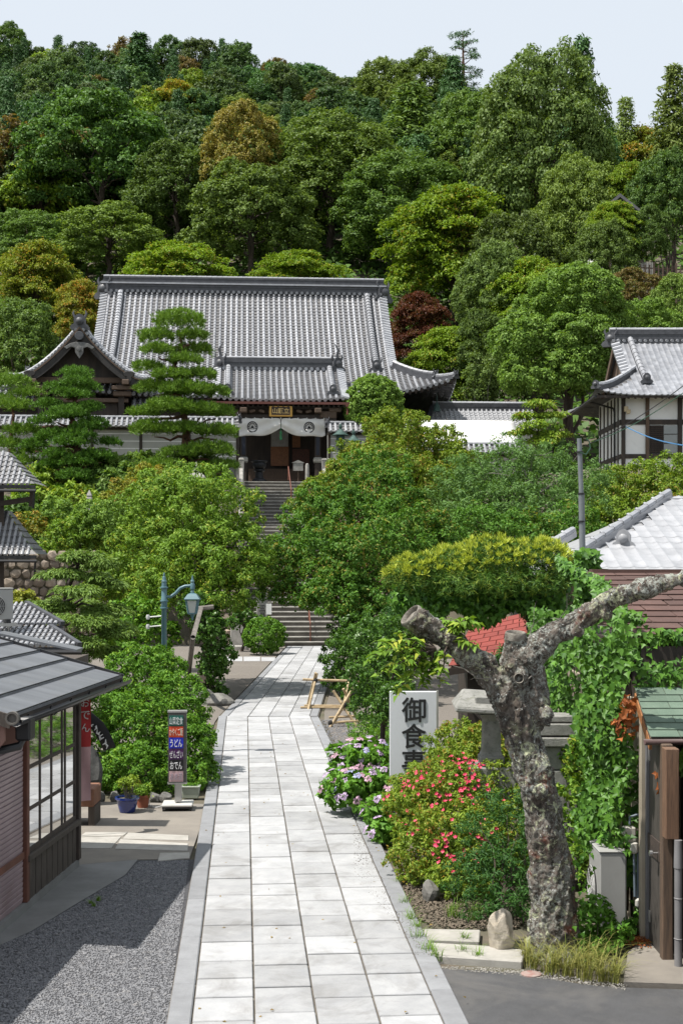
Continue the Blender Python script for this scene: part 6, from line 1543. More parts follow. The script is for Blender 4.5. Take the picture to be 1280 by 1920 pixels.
M_BLUE = mat('blue glazed pot', (.012, .035, .22), (.008, .02, .14), 4, .18, spec=.7, coat=.4)
pot('flower_pot', 'blue glazed pot with a small azalea on the forecourt', G(239, 1523), [(.10, 0), (.125, .01), (.155, .12), (.17, .2), (.20, .22), (.20, .25), (.17, .25), (.155, .2)], M_BLUE, 'azalea', 5, .32, .17)
pot('flower_pot', 'small terracotta pot behind the blue pot', G(268, 1514), [(.07, 0), (.085, .0), (.11, .16), (.125, .17), (.125, .21), (.105, .21), (.1, .18)], mat('terracotta', (.40, .13, .07), (.30, .10, .055), 5, .8), 'plum', 6, .14, .1)
pl = thing('planter_box', 'pale green plastic planter box behind the sign stand', 'planter', G(358, 1496))
q = MB(); q.box((0, 0, .1), (.27, .16, .2), taper=1.12); q.build('box', plain('pale green plastic', (.38, .42, .34), .5), pl, bevel=.01)
q = MB(); q.box((0, 0, .2), (.33, .21, .03)); q.build('rim', MATS['pale green plastic'], pl, bevel=.006)
r = np.random.default_rng(77); Cs = np.stack([r.uniform(-.12, .12, 30), r.uniform(-.06, .06, 30), np.full(30, .22)], 1); leaf_obj('leaves', clump_leaves(r, Cs, np.tile([0, 0, 1.], (30, 1)), .04, 20, .03, .015), LM['hedge'], pl)
# ---- menu sign on castors
sg0 = G(333, 1518); sgn = thing('menu_sign', 'tall lit style menu sign with six coloured rows on a wheeled base', 'sign', sg0, math.radians(3))
M_ALU = mat('brushed aluminium', (.55, .54, .52), (.44, .43, .41), 3, .35, metal=.6, spec=.5)
k_ = sg0.y/F
def sx(px): return (px-333.0)*k_
def sz(py): return (1518.0-py)*k_
q = MB(); q.span(sx(316), sx(350), -.075, .075, sz(1467), sz(1333)); cab = q.build('cabinet', mat('dark sign frame', (.10, .095, .09), (.08, .075, .07), 4, .4), sgn, bevel=.008)
q = MB(); q.span(sx(315), sx(351), -.08, .08, sz(1335), sz(1332)); q.span(sx(315), sx(351), -.08, .08, sz(1469), sz(1466)); q.build('end_cap', M_ALU, cab)
rows = [('山菜定食', (.015, .13, .10), (.85, .9, .88)), ('かやくご飯', (.75, .085, .025), (.9, .85, .7)), ('うどん', (.02, .035, .55), (.9, .9, .92)), ('ぜんざい', (.075, .015, .10), (.9, .88, .9)), ('おでん', (.012, .012, .014), (.92, .92, .92)), ('あま酒', (.62, .42, .43), (.50, .40, .46))]
for i, (tx, bgc, fc) in enumerate(rows):
    y0 = 1340+i*20.8; q = MB(); q.span(sx(318), sx(344.5), -.083, -.076, sz(y0+20.3), sz(y0+.3)); pn = q.build('menu_row', plain('menu row %s' % 'abcdef'[i], bgc, .35), cab)
    put_text(tx, .15, plain('menu letters %s' % 'abcdef'[i], fc, .5), pn, ((sx(318)+sx(344.5))/2, -.088, sz(y0+10.3)), wide=.215 if len(tx) > 3 else .195, high=.125 if i < 5 else .12, bold=.0015 if len(tx) < 4 else 0)
q = MB(); q.span(sx(328), sx(341), -.05, .05, sz(1503), sz(1467)); q.build('post', M_ALU, sgn, bevel=.01)
q = MB(); q.span(sx(305), sx(362), -.2, .26, .075, .115); q.build('base_plate', mat('off white plate', (.62, .61, .58), (.5, .49, .46), 3, .5), sgn, bevel=.012)
q = MB(); q.span(sx(306), sx(361), -.19, .25, .05, .074); q.build('base_frame', M_BLACK, sgn)
for x in (sx(308), sx(359)):
    for y in (-.16, .22):
        q = MB(); q.lathe([(.01, -.012), (.03, -.012), (.03, .012), (.01, .012)], (x, y, .03), 12, M=Matrix.Rotation(math.pi/2, 4, 'Y')); q.build('castor', M_BLACK, sgn, True)
q = MB(); q.tube([(sx(305)-.02, .05, .05), (sx(290), .1, .02), (sx(278), .25, .03), (sx(276), .35, .1)], .008, 5); q.build('power_cable', plain('white cable', (.6, .6, .6), .5), sgn)
# ---- lamp post
M_TEAL = mat('teal lamp paint', (.105, .205, .235), (.085, .17, .20), 2, .4, spec=.5)
ly = 28.0; lp = thing('street_lamp', 'teal painted lamp post with a hanging lantern on a curved arm', 'street lamp', (PX(308, ly), ly, 0)); kk = ly/F
def lx(px): return (px-308.0)*kk
def lz(py): return HZ(py, ly)
mb = MB(); mb.lathe([(.11, -.1), (.11, .1), (.08, .18), (.062, .3), (.055, lz(1140)), (.065, lz(1139)), (.065, lz(1122)), (.058, lz(1121)), (.055, lz(1098)), (.05, lz(1092))], (0, 0, 0), 14); post = mb.build('post', M_TEAL, lp, True)
for z in (lz(1140), lz(1127), lz(1102)):
    mb = MB(); mb.lathe([(.05, z-.02), (.085, z-.01), (.085, z+.015), (.05, z+.025)], (0, 0, 0), 14); mb.build('collar', M_TEAL, post, True)
mb = MB(); mb.lathe([(.05, lz(1092)), (.06, lz(1090)), (.035, lz(1086)), (.04, lz(1083)), (.02, lz(1080)), (.025, lz(1078)), (.004, lz(1073))], (0, 0, 0), 12); mb.build('finial', M_TEAL, post, True)
mb = MB(); mb.tube([(.04, 0, lz(1119)), (lx(320), 0, lz(1119)), (lx(330), 0, lz(1112)), (lx(338), 0, lz(1103)), (lx(347), 0, lz(1099)), (lx(361), 0, lz(1098))], [.032, .033, .034, .034, .032, .03], 10); mb.build('arm', M_TEAL, lp, True)
X1 = lx(361)
mb = MB(); mb.lathe([(.02, lz(1113)), (.045, lz(1111)), (.028, lz(1106)), (.05, lz(1104)), (.05, lz(1096)), (.03, lz(1092)), (.045, lz(1090)), (.02, lz(1086)), (.02, lz(1083)), (.004, lz(1078))], (X1, 0, 0), 12); mb.build('finial', M_TEAL, lp, True)
lan = MB(); lan.lathe([(.225, lz(1125)), (.23, lz(1123)), (.165, lz(1117)), (.13, lz(1114)), (.06, lz(1112))], (X1, 0, 0), 4, sq=1); lan = lan.build('lantern_roof', M_TEAL, lp)
mb = MB(); mb.lathe([(.105, lz(1149)), (.165, lz(1126))], (X1, 0, 0), 4, sq=1); mb.build('glass', mat('frosted lamp glass', (.62, .63, .60), (.55, .56, .54), 3, .35, spec=.6), lp)
for k in range(4):
    a = math.pi/4+k*math.pi/2; mb = MB(); mb.bar((X1+math.cos(a)*.11, math.sin(a)*.11, lz(1150)), (X1+math.cos(a)*.172, math.sin(a)*.172, lz(1125)), .028, .028); mb.build('lantern_bar', M_TEAL, lp)
mb = MB(); mb.lathe([(.02, lz(1163)), (.035, lz(1157)), (.06, lz(1153)), (.12, lz(1151)), (.12, lz(1149))], (X1, 0, 0), 4, sq=1); mb.build('lantern_base', M_TEAL, lp)
for zz in (lz(1157), lz(1175)):
    mb = MB(); mb.tube([(-.3, 0, zz), (-.06, 0, zz+.02)], .018, 6); mb.lathe([(.03, -.05), (.045, 0), (.03, .05)], (-.34, 0, zz), 8); mb.build('insulator', plain('white porcelain', (.7, .7, .68), .3), lp, True)
# ---- tiled houses at the left edge
ta = thing('tiled_house', 'dark timber two storey house with grey tiled eaves beyond the shop roof', 'house', (PX(0, 42), 42, 0))
kz = 42/F
mb = MB(); mb.slab([(-6, 0), (.14, 0), (-1.25, 5), (-6, 5)], -.1, HZ(900, 42)); mb.build('wall', M_TIMBER, ta)
for nm, (yb_, yt_, xr) in (('upper_roof', (908, 868, 77)), ('lower_roof', (1040, 978, 79))):
    ez = HZ(yb_, 41.3); tz = HZ(yt_, 42.4); xe = xr*41.3/F
    Sh = lambda s, t, ez=ez, tz=tz: Vector((s, .35-1.05*t*1.0, tz+.35-(tz+.35-ez)*gprof(t, .15)))
    rf = MB(); rf.span(-6, .1, .3, .6, tz, tz+.3); rf = rf.build(nm, M_RIDGE, ta)
    pan_sheet(rf, Sh, lambda t, xe=xe: (-6, .15+(xe-.15)*t), 7, 8, M_PAN, .03)
    tile_rows(rf, Sh, [-1.5+i*.17 for i in range(16) if -1.5+i*.17 < xe-.05], lambda s, xe=xe: max(0, min(.93, (s-.15)/(xe-.15))), 7, .05, M_TILELT)
    mb = MB(); mb.bar((-6, -.72, ez-.08), (xe, -.72, ez-.08), .05, .1); mb.bar((xe, -.72, ez-.08), (.2, .3, ez+.0), .05, .1); mb.build('eave_board', M_BLACK, rf)
    mb = MB(); mb.tube([(-6, -.8, ez-.16), (xe+.05, -.8, ez-.2)], .05, 8); mb.tube([(xe, -.8, ez-.2), (xe-.05, -.7, ez-.75)], .035, 7); mb.build('gutter', M_BLACK, rf, True)
    Sd = lambda s, t, ez=ez, tz=tz, xe=xe: Vector((.15+(xe-.15)*t, s, tz+.35-(tz+.35-ez)*gprof(t, .15))); pan_sheet(rf, Sd, lambda t: (.35-1.05*t, .9), 7, 4, M_PAN, .03, 'side_tiles')
mb = MB(); mb.bar((0, -.1, HZ(945, 42)), (1.1, -.1, HZ(935, 42)), .1, .16); mb.bar((1.0, -.1, HZ(950, 42)), (1.05, -.1, HZ(918, 42)), .12, .12); mb.build('eave_beam', M_TIMBER, ta)
# lower tiled roof behind the shop, with air conditioner
tl_ = thing('tiled_annex', 'grey tiled annex roof just behind the metal shop roof', 'annex', (PX(0, 25), 25, 0))
mb = MB(); mb.span(-5, 1.0, 0.6, 3.5, -.1, 2.1); mb.build('wall', M_OLDW, tl_)
for nm, dy, (yb_, yt_, xr, xt) in (('upper_roof', .5, (1172, 1132, 118, 50)), ('lower_roof', -.5, (1212, 1176, 150, 95))):
    ye = 25+dy-.6; ez = HZ(yb_, ye); tz = HZ(yt_, ye+.9); xe = PX(xr, ye)-tl_.location.x; xt_ = PX(xt, ye+.9)-tl_.location.x
    Sh = lambda s, t, ez=ez, tz=tz, dy=dy: Vector((s, dy+.3-.9*t, tz-(tz-ez)*gprof(t, .1)))
    rf = MB(); rf.span(-5, xt_, dy+.25, dy+.45, tz-.15, tz); rf = rf.build(nm, M_RIDGE, tl_)
    pan_sheet(rf, Sh, lambda t, xe=xe, xt_=xt_: (-5, xt_+(xe-xt_)*t), 5, 8, M_PAN, .02)
    tile_rows(rf, Sh, [-.4+i*.105 for i in range(30) if -.4+i*.105 < xe-.03], lambda s, xe=xe, xt_=xt_: max(0, min(.93, (s-xt_)/(xe-xt_))), 5, .034, M_TILELT)
    mb = MB(); mb.tube([(-5, dy-.66, ez-.07), (xe+.05, dy-.66, ez-.1)], .045, 8); mb.build('gutter', M_BLACK, rf, True)
    mb = MB(); mb.bar((-5, dy-.58, ez-.05), (xe, dy-.58, ez-.05), .03, .07); mb.bar((xt_, dy+.3, tz+.02), (xe, dy-.6, ez+.03), .09, .08); mb.build('eave_board', M_RIDGE, rf)
mb = MB(); mb.bar(P(0, 1186, 20.2)-Vector(tl_.location), P(150, 1218, 20.2)-Vector(tl_.location), .5, .03); mb.build('flashing', M_SEAM, tl_)
def ac_unit(label, loc, rz, w_, d_, h_, face='front'):
    t = thing('air_conditioner', label, 'air conditioner', loc, rz); M_AC = mat('grey beige casing', (.40, .40, .385), (.36, .36, .345), 2, .5, stain=(.3, .29, .27), stscale=2.2, stlo=.55, sthi=.85)
    q = MB(); q.span(-w_/2, w_/2, -d_/2, d_/2, .06, h_); q.build('casing', M_AC, t, bevel=.015)
    q = MB(); q.span(-w_/2-.008, w_/2+.008, -d_/2-.008, d_/2+.008, h_+.002, h_+.022); q.build('lid', M_AC, t, bevel=.008)
    fg = MB(); R = min(w_*.36, h_*.4)
    for rr_ in np.linspace(R*.25, R, 6):
        fg.tube([(-w_*.12+math.cos(a_)*rr_, -d_/2-.02, h_*.5+math.sin(a_)*rr_) for a_ in np.linspace(0, 2*math.pi, 25)], .006, 4, cap=False)
    for k in range(8): a_ = k*math.pi/4; fg.tube([(-w_*.12, -d_/2-.022, h_*.5), (-w_*.12+math.cos(a_)*R, -d_/2-.022, h_*.5+math.sin(a_)*R)], .005, 4)
    fg.build('fan_guard', M_AC, t)
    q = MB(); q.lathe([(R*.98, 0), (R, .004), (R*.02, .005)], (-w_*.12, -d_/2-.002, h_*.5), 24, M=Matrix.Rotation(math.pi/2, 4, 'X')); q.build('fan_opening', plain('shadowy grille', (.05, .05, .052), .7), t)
    for x in (-w_*.35, w_*.35): q = MB(); q.span(x-.04, x+.04, -d_/2-.02, d_/2+.02, 0, .06); q.build('foot', M_BLACK, t)
    return t
acl = P(-6, 1168, 24.4); ac = ac_unit('beige air conditioner on a bracket above the tiled annex', acl, math.radians(25), .55, .28, .62)
mb = MB(); mb.span(-.34, .34, -.16, .16, -.06, -.002); mb.tube([(-.3, -.14, -.03), (.42, -.14, -.05)], .02, 6); mb.tube([(.2, 0, -.04), (.24, 0, -.3)], .02, 6); mb.tube([(-.2, 0, -.04), (-.2, 0, -2.0)], .03, 6); mb.build('bracket', M_ALU, ac)
# stone posts on the terrace and by the stairs
def stone_post(label, x, y, z0, z1, w_, name='stone_post'):
    t = thing(name, label, 'stone post', (x, y, z0)); h = z1-z0
    q = MB(); q.box((0, 0, h*.5-.3), (w_, w_, h-.3-.0), taper=.92); q.build('shaft', M_OLDST, t, bevel=.015)
    q = MB(); q.lathe([(w_*.55, h-.5), (w_*.68, h-.42), (w_*.68, h-.34), (w_*.5, h-.3), (w_*.62, h-.2), (w_*.45, h-.1), (.01, h+.1)], (0, 0, 0), 4, sq=1); q.build('cap', M_OLDST, t)
    return t
y = 70.0; stone_post('pointed pale stone post among the terrace shrubs', PX(168, y), y, float(hz(PX(168, y), y))-.2, HZ(922, y), .3)
y = 76.0; tl2 = thing('stone_lantern', 'pale stone lantern under the light green pine', 'lantern', (PX(368, y), y, float(hz(PX(368, y), y)))); hh_ = HZ(866, y)-tl2.location.z
for nm, pr in (('base', [(.5, -.3), (.5, .2), (.3, .3)]), ('shaft', [(.17, .3), (.15, hh_-1.5), (.3, hh_-1.4)]), ('fire_box', [(.26, hh_-1.4), (.26, hh_-.95)]), ('roof', [(.75, hh_-.95), (.72, hh_-.85), (.2, hh_-.45), (.12, hh_-.4), (.16, hh_-.25), (.02, hh_)])):
    q = MB(); q.lathe(pr, (0, 0, 0), 4 if nm != 'shaft' else 10, sq=1); q.build(nm, M_OLDST, tl2, bevel=.02 if nm == 'base' else 0)
y = 63.5; pil = thing('stone_pillar', 'square stone pillar with incised characters at the foot of the stairs', 'stone pillar', (PX(491, y), y, 0), TA)
q = MB(); q.box((0, 0, HZ(1100, y)/2-.05), (.52, .52, HZ(1100, y)+.1)); q.build('shaft', M_OLDST, pil, bevel=.02)
q = MB(); q.prism([(-.55, 0), (.55, 0), (.45, .12), (0, .3), (-.45, .12)], .8, Matrix.Translation((0, -.4, HZ(1100, y)))); q.build('hood', M_TIMBER2, pil)
for k, ch in enumerate('三月'): put_text(ch, .4, plain('incised black', (.04, .04, .04), .9), pil, (.0, -.268, HZ(1140+k*14, y)), high=.26)
wsn = thing('white_notice', 'slim white notice on a stake beside the stone pillar', 'notice', (PX(504, 63), 63, 0)); q = MB(); q.span(-.13, .13, -.02, .02, HZ(1152, 63), HZ(1132, 63)); q.build('board', M_PLASTER, wsn); q = MB(); q.span(-.03, .03, .021, .06, -.1, HZ(1140, 63)); q.build('stake', M_TIMBER2, wsn)
y = 64.5; q = MB(); q.box((0, 0, .55), (.75, .6, 1.3), taper=.85); o = q.build('stone_block', M_OLDST, None, bevel=.04); o.location = (PX(446, y), y, 0); tag(o, 'squared pale stone block at the end of the rubble wall', 'stone block')
q = MB(); q.box((0, 0, .08), (1.2, .8, .2)); o = q.build('stone_plinth', M_OLDST, None, bevel=.03); o.location = (PX(441, 63.4), 63.4, 0); tag(o, 'low flat plinth stone in front of the squared stone block', 'stone block')
# ---- bamboo barriers
M_BAMB = mat('dry bamboo', (.50, .38, .22), (.38, .28, .16), 5, .55, stretch=(1, 1, 6), stain=(.26, .2, .12), stscale=6)
def bamboo(t, a, b, r_=.035, nm='pole'):
    a = Vector(a); b = Vector(b); n = max(2, int((b-a).length/.3)); pth = []; rad = []
    for i in range(n+1):
        p = a.lerp(b, i/n); d = (b-a).normalized()*.012
        pth += [p-d, p, p+d]; rad += [r_, r_*1.14, r_]
    q = MB(); q.tube(pth, rad, 8); return q.build(nm, M_BAMB, t, True)
def knot(t, p, s=.07): q = MB(); q.lathe([(.01, -s), (s*.8, -s*.6), (s, 0), (s*.8, s*.6), (.01, s)], p, 8); q.build('rope_knot', plain('black rope', (.02, .018, .016), .9), t, True)
for (px, y, lab) in ((600, 37.2, 'long bamboo barrier rail beside the path bend'),):
    o = Vector((PX(575, y), y, 0)); bt = thing('bamboo_barrier', lab, 'barrier', o); w_ = PX(672, y)-o.x
    bamboo(bt, (-.1, 0, HZ(1274, y)), (w_+.1, .1, HZ(1278, y))); bamboo(bt, (-.15, -.4, .08), (w_, -.3, .06), .03); bamboo(bt, (-.05, -.32, .12), (w_, -.22, .1), .03)
    bamboo(bt, (.05, -.5, .0), (.28, .1, HZ(1264, y))); bamboo(bt, (.0, .45, .0), (.25, -.05, HZ(1262, y)+.0)); bamboo(bt, (w_-.45, -.5, 0), (w_-.22, .1, HZ(1264, y))); knot(bt, (.24, 0, HZ(1276, y))); knot(bt, (w_-.26, 0, HZ(1277, y)))
y = 33.2; o = Vector((PX(640, y), y, 0)); bt = thing('bamboo_barrier', 'crossed bamboo trestle tied with black rope', 'barrier', o)
bamboo(bt, (-.28, -.25, 0), (.28, .15, .92)); bamboo(bt, (.38, -.1, 0), (-.2, .1, .86)); bamboo(bt, (-.2, .5, 0), (.3, .1, .95)); bamboo(bt, (.45, .55, 0), (.05, .2, .9)); bamboo(bt, (-.3, -.2, .1), (.45, -.05, .14), .03); bamboo(bt, (-.3, .3, .18), (.4, .4, .2), .03); knot(bt, (.08, .03, .52), .09); knot(bt, (-.27, -.2, .1), .07)
# ================================================================== RIGHT FOREGROUND
# ---- the old lichen-grown tree: one continuous skin
from mathutils import noise as mn
OT = Vector((PX(1042, 13.7), 13.7, 0)); oy = 13.7
def op(px, py, y=oy): return P(px, py, y)-OT
def thick(path, r, n=20):
    """resample a path so the skin keeps its detail"""
    out, rr = [], []
    for i in range(len(path)-1):
        L = (path[i+1]-path[i]).length; k = max(2, int(L/.05))
        for q in range(k): out.append(path[i].lerp(path[i+1], q/k)); rr.append(r[i]+(r[i+1]-r[i])*q/k)
    out.append(path[-1]); rr.append(r[-1]); return out, rr
mb = MB()
tr_p = [op(1042, 1825), op(1040, 1780), op(1036, 1720), op(1034, 1640), op(1022, 1560), op(1010, 1480), op(985, 1400), op(965, 1340), op(948, 1290)]
tr_r = [.36, .31, .24, .21, .19, .18, .18, .19, .18]
a_, b_ = thick(tr_p, tr_r); mb.tube(a_, b_, 20)
for pth, rad in (([op(950, 1300), op(925, 1275), op(893, 1240), op(850, 1205), op(812, 1180), op(776, 1158)], [.18, .145, .125, .115, .112, .118]),
                 ([op(950, 1310), op(975, 1255), op(1000, 1220), op(1040, 1188), op(1090, 1158), op(1140, 1128, 13.6), op(1190, 1104, 13.5), op(1240, 1092, 13.4), op(1330, 1078, 13.3)], [.18, .14, .12, .112, .105, .10, .09, .075, .055]),
                 ([op(960, 1290), op(966, 1240), op(966, 1193)], [.17, .125, .10]),
                 ([op(985, 1370), op(1004, 1335), op(995, 1250)], [.14, .13, .10]),
                 ([op(1040, 1795), op(1085, 1818)], [.24, .12]), ([op(1040, 1795), op(995, 1822)], [.24, .12])):
    a_, b_ = thick(pth, rad); mb.tube(a_, b_, 16)
for (px, py, r_) in ((968, 1268, .10), (1130, 1150, .07), (1075, 1180, .06), (940, 1310, .10), (1010, 1480, .1), (985, 1230, .1), (1018, 1340, .1), (955, 1250, .08)):
    c = op(px, py)+Vector((0, -.14, 0)); mb.lathe([(.01, -r_), (r_*.8, -r_*.6), (r_, 0), (r_*.8, r_*.6), (.01, r_)], c, 10)
me0 = mb.mesh('old_tree_skin'); tmp = bpy.data.objects.new('old_tree_skin', me0); C.objects.link(tmp)
rm = tmp.modifiers.new('r', 'REMESH'); rm.mode = 'VOXEL'; rm.voxel_size = .0125; rm.adaptivity = 0
dg = bpy.context.evaluated_depsgraph_get(); dg.update(); me1 = bpy.data.meshes.new_from_object(tmp.evaluated_get(dg)); bpy.data.objects.remove(tmp)
nv = len(me1.vertices); co = np.empty(nv*3, np.float32); me1.vertices.foreach_get('co', co); co = co.reshape(-1, 3); no = np.array([v.normal[:] for v in me1.vertices])
dsp = np.empty(nv)
for i in range(nv):
    p = Vector(co[i]); q = Vector((p.x*7, p.y*7, p.z*2.6))
    rid = 1-abs(mn.noise(q*1.3))*2.2
    dsp[i] = .024*(rid-.3)+.016*mn.noise(p*16)+.05*mn.noise(p*3.1)+.010*mn.noise(p*38)+.007*mn.noise(Vector((p.x*80, p.y*80, p.z*40)))-.012*max(0.0, mn.noise(q*3.1)-.15)*4*.6
co2 = co+no*dsp[:, None]; me1.vertices.foreach_set('co', co2.astype(np.float32).ravel()); me1.update()
me1.polygons.foreach_set('use_smooth', [True]*len(me1.polygons))
m_, nt_ = _nodes('lichened bark'); o_ = nt_.nodes.new('ShaderNodeOutputMaterial'); b_ = nt_.nodes.new('ShaderNodeBsdfPrincipled'); nt_.links.new(b_.outputs[0], o_.inputs[0]); b_.inputs['Roughness'].default_value = .95; b_.inputs['Specular IOR Level'].default_value = .15
g_ = nt_.nodes.new('ShaderNodeNewGeometry'); ps_ = g_.outputs['Position']
mp = nt_.nodes.new('ShaderNodeMapping'); mp.inputs['Scale'].default_value = (1, 1, .38); nt_.links.new(ps_, mp.inputs[0])
def _mul(a, b):
    n_ = nt_.nodes.new('ShaderNodeMath'); n_.operation = 'MULTIPLY'; nt_.links.new(a, n_.inputs[0]); nt_.links.new(b, n_.inputs[1]); return n_.outputs[0]
c_ = _mix(nt_, (.15, .125, .105), (.045, .038, .033), _ramp(nt_, _noise(nt_, 13, 7, .7, mp.outputs[0], .5), .42, .60))
c_ = _mix(nt_, c_, (.20, .07, .045), _ramp(nt_, _noise(nt_, 3.2, 3, .6, ps_), .62, .70, 0, .8))
sz_ = nt_.nodes.new('ShaderNodeSeparateXYZ'); nt_.links.new(ps_, sz_.inputs[0])
zone = _mul(_ramp(nt_, _noise(nt_, 2.4, 4, .6, ps_), .38, .56), _ramp(nt_, sz_.outputs[2], .2, 2.4, .55, 1.0))
c_ = _mix(nt_, c_, (.38, .40, .36), _mul(_ramp(nt_, _noise(nt_, 17, 8, .78, ps_, 1.2), .485, .535, 0, .95), zone))
c_ = _mix(nt_, c_, (.50, .53, .34), _mul(_ramp(nt_, _noise(nt_, 8, 7, .78, ps_, 1.0), .53, .58, 0, .9), _ramp(nt_, _noise(nt_, 1.5, 3, .6, ps_), .42, .58)))
c_ = _mix(nt_, c_, (.03, .027, .025), _ramp(nt_, _noise(nt_, 20, 6, .7, mp.outputs[0], .4), .57, .63, 0, .85))
c_ = _mix(nt_, c_, (.66, .67, .63), _ramp(nt_, _noise(nt_, 34, 3, .6, ps_), .64, .68, 0, .85))
nt_.links.new(c_, b_.inputs['Base Color'])
bp_ = nt_.nodes.new('ShaderNodeBump'); bp_.inputs['Strength'].default_value = 1.0; bp_.inputs['Distance'].default_value = .03; nt_.links.new(_noise(nt_, 48, 6, .75, mp.outputs[0]), bp_.inputs['Height']); nt_.links.new(bp_.outputs[0], b_.inputs['Normal'])
me1.materials.clear(); me1.materials.append(m_); M_LICH = m_
old = thing('old_pollarded_tree', 'gnarled lichen covered old tree cut back to two bare limbs', 'tree', OT)
me1.name = 'trunk'; link(me1, 'trunk', None, old)
# sawn ends
def sawn(c, nrm, R, nm='sawn_end'):
    q = MB(); M = nrm.to_track_quat('Z', 'Y').to_matrix().to_4x4()
    q.lathe([(R*1.02, -.05), (R*1.06, .012), (R*.96, .03), (R*.86, .015), (R*.82, -.02), (R*.02, -.03)], c, 20, M=M); o = q.build(nm, mat('grey cut wood', (.30, .28, .24), (.14, .12, .10), 14, .9, .5, 50), old, True); return o
d_ = (op(776, 1158)-op(812, 1180)).normalized(); sawn(op(774, 1157)+d_*.02, (d_+Vector((-.1, -.35, .35))).normalized(), .128)
sawn(op(966, 1192)+Vector((0, 0, .01)), Vector((.05, -.15, 1)).normalized(), .105)
sawn(op(966, 1268)+Vector((0, -.25, 0)), Vector((-.1, -1, .1)).normalized(), .05); sawn(op(1130, 1126)+Vector((0, -.13, -.02)), Vector((-.2, -1, .5)).normalized(), .05)
rr = random.Random(5); q = MB()
def twig(a, b, r0):
    p = limb_path(a, b, rr, .05, 5); q.tube(p, [r0, r0*.85, r0*.7, r0*.5, r0*.35, r0*.15], 5)
    for k in range(5):
        s = p[rr.randint(1, 5)]; e = s+Vector((rr.uniform(-.12, .12), rr.uniform(-.1, .1), rr.uniform(-.02, .16))); q.tube([s, s.lerp(e, .5)+Vector((0, 0, .01)), e], [r0*.4, r0*.3, r0*.12], 4)
twig(op(985, 1225), op(1062, 1140), .012); twig(op(980, 1225)+Vector((0, -.1, 0)), op(1000, 1150), .008); twig(op(918, 1275)+Vector((0, -.2, 0)), op(860, 1195), .009); twig(op(918, 1270)+Vector((0, -.2, 0)), op(800, 1240), .007); twig(op(985, 1270)+Vector((0, -.2, 0)), op(1020, 1255), .008)
q.build('dead_twigs', M_BARKG, old, True)
# leafy shoots from the left limb
r = np.random.default_rng(91); Vs = []; q = MB(); rr = random.Random(9)
shoot_ends = [(700, 1225), (712, 1200), (745, 1190), (690, 1240), (725, 1255), (760, 1270), (800, 1270), (745, 1300), (790, 1295), (820, 1290), (735, 1230), (770, 1235), (705, 1275), (860, 1165), (880, 1158), (895, 1170), (835, 1160), (885, 1210), (765, 1285), (815, 1265)]
for i, (px, py) in enumerate(shoot_ends):
    a = op(840 if px > 800 else 815, 1200 if px > 800 else 1215)+Vector((0, -.1, 0)); e = op(px, py)+Vector((0, rr.uniform(-.5, .25), 0)); pth = limb_path(a, e, rr, .06, 6, .1)
    q.tube(pth, [.012, .011, .009, .008, .006, .004, .002], 5)
    for k in range(34):
        f = rr.uniform(.35, 1.0); s = pth[min(5, int(f*6))].lerp(pth[min(6, int(f*6)+1)], f*6-int(f*6)); ax = np.array([rr.uniform(-1, 1), rr.uniform(-1, 1), rr.uniform(-.9, -.05)])
        Vs.append(leaf_verts(np.array([s]), unit(np.array([[rr.uniform(-.4, .4), rr.uniform(-.6, .3), 1.]])), .115, .05, r, axis=ax[None]*2, droop=.25))
q.build('leafy_shoot_stems', M_BARK, old, True); leaf_obj('shoot_leaves', np.concatenate(Vs), LM['plum'], old)

# ---- lobed ivy leaves
def ivy_verts(Pp, N, L, r, axis):
    n = len(Pp); rv = unit(axis+.5*r.normal(size=(n, 3))); T = unit(rv-N*(rv*N).sum(1, keepdims=True)); B = np.cross(N, T)
    L = (L*r.uniform(.6, 1.25, n))[:, None]
    def q(x, y, z): return Pp+B*L*x+T*L*y+N*L*z
    return np.stack([q(0, 0, 0), q(.5, .22, .1), q(.24, .5, .06), q(0, 1, -.12), q(-.24, .5, .06), q(-.5, .22, .1)], 1)
def ivy_obj(name, V, m, parent):
    n = len(V); i = np.arange(n)[:, None]*6; Fq = np.concatenate([i+np.array([[0, 1, 2, 3]]), i+np.array([[0, 3, 4, 5]])])
    return link(np_mesh(name, V.reshape(-1, 3), Fq, None, m), name, None, parent)
r = np.random.default_rng(92); n = 150
tt = r.uniform(0, 1, n); pts = np.array([op(1050, 1380)*(1-t)+op(1062, 1790)*t for t in tt])+np.stack([r.normal(.12, .06, n), r.normal(-.2, .07, n), r.normal(0, .05, n)], 1)
ivt = ivy_obj('creeper', ivy_verts(pts, unit(np.array([.5, -1, .3])+.5*r.normal(size=(n, 3))), .06, r, np.tile([0, 0, -1.], (n, 1))), LM['ivy'], old)

# ---- the ivy-clad house on the right
hx0 = 3.27
hs = thing('ivy_house', 'ivy covered house with brown shingle roof and green shingled porch roof', 'house', (hx0, 14.2, 0))
M_HW = mat('stained cream wall', (.40, .35, .27), (.28, .24, .18), 1.6, .9, stain=(.14, .12, .09), stscale=1.6)
q = MB(); q.span(.0, 5, .06, 6.0, -.1, 2.5); q.build('wall', M_HW, hs)
q = MB(); q.span(.05, 5, .62, 5.9, 2.5, 3.1); q.build('upper_wall', M_TIMBER, hs)
q = MB(); q.span(.35, 5, -2.6, .05, -.1, 2.2); q.build('entry_wall', M_TIMBER2, hs)
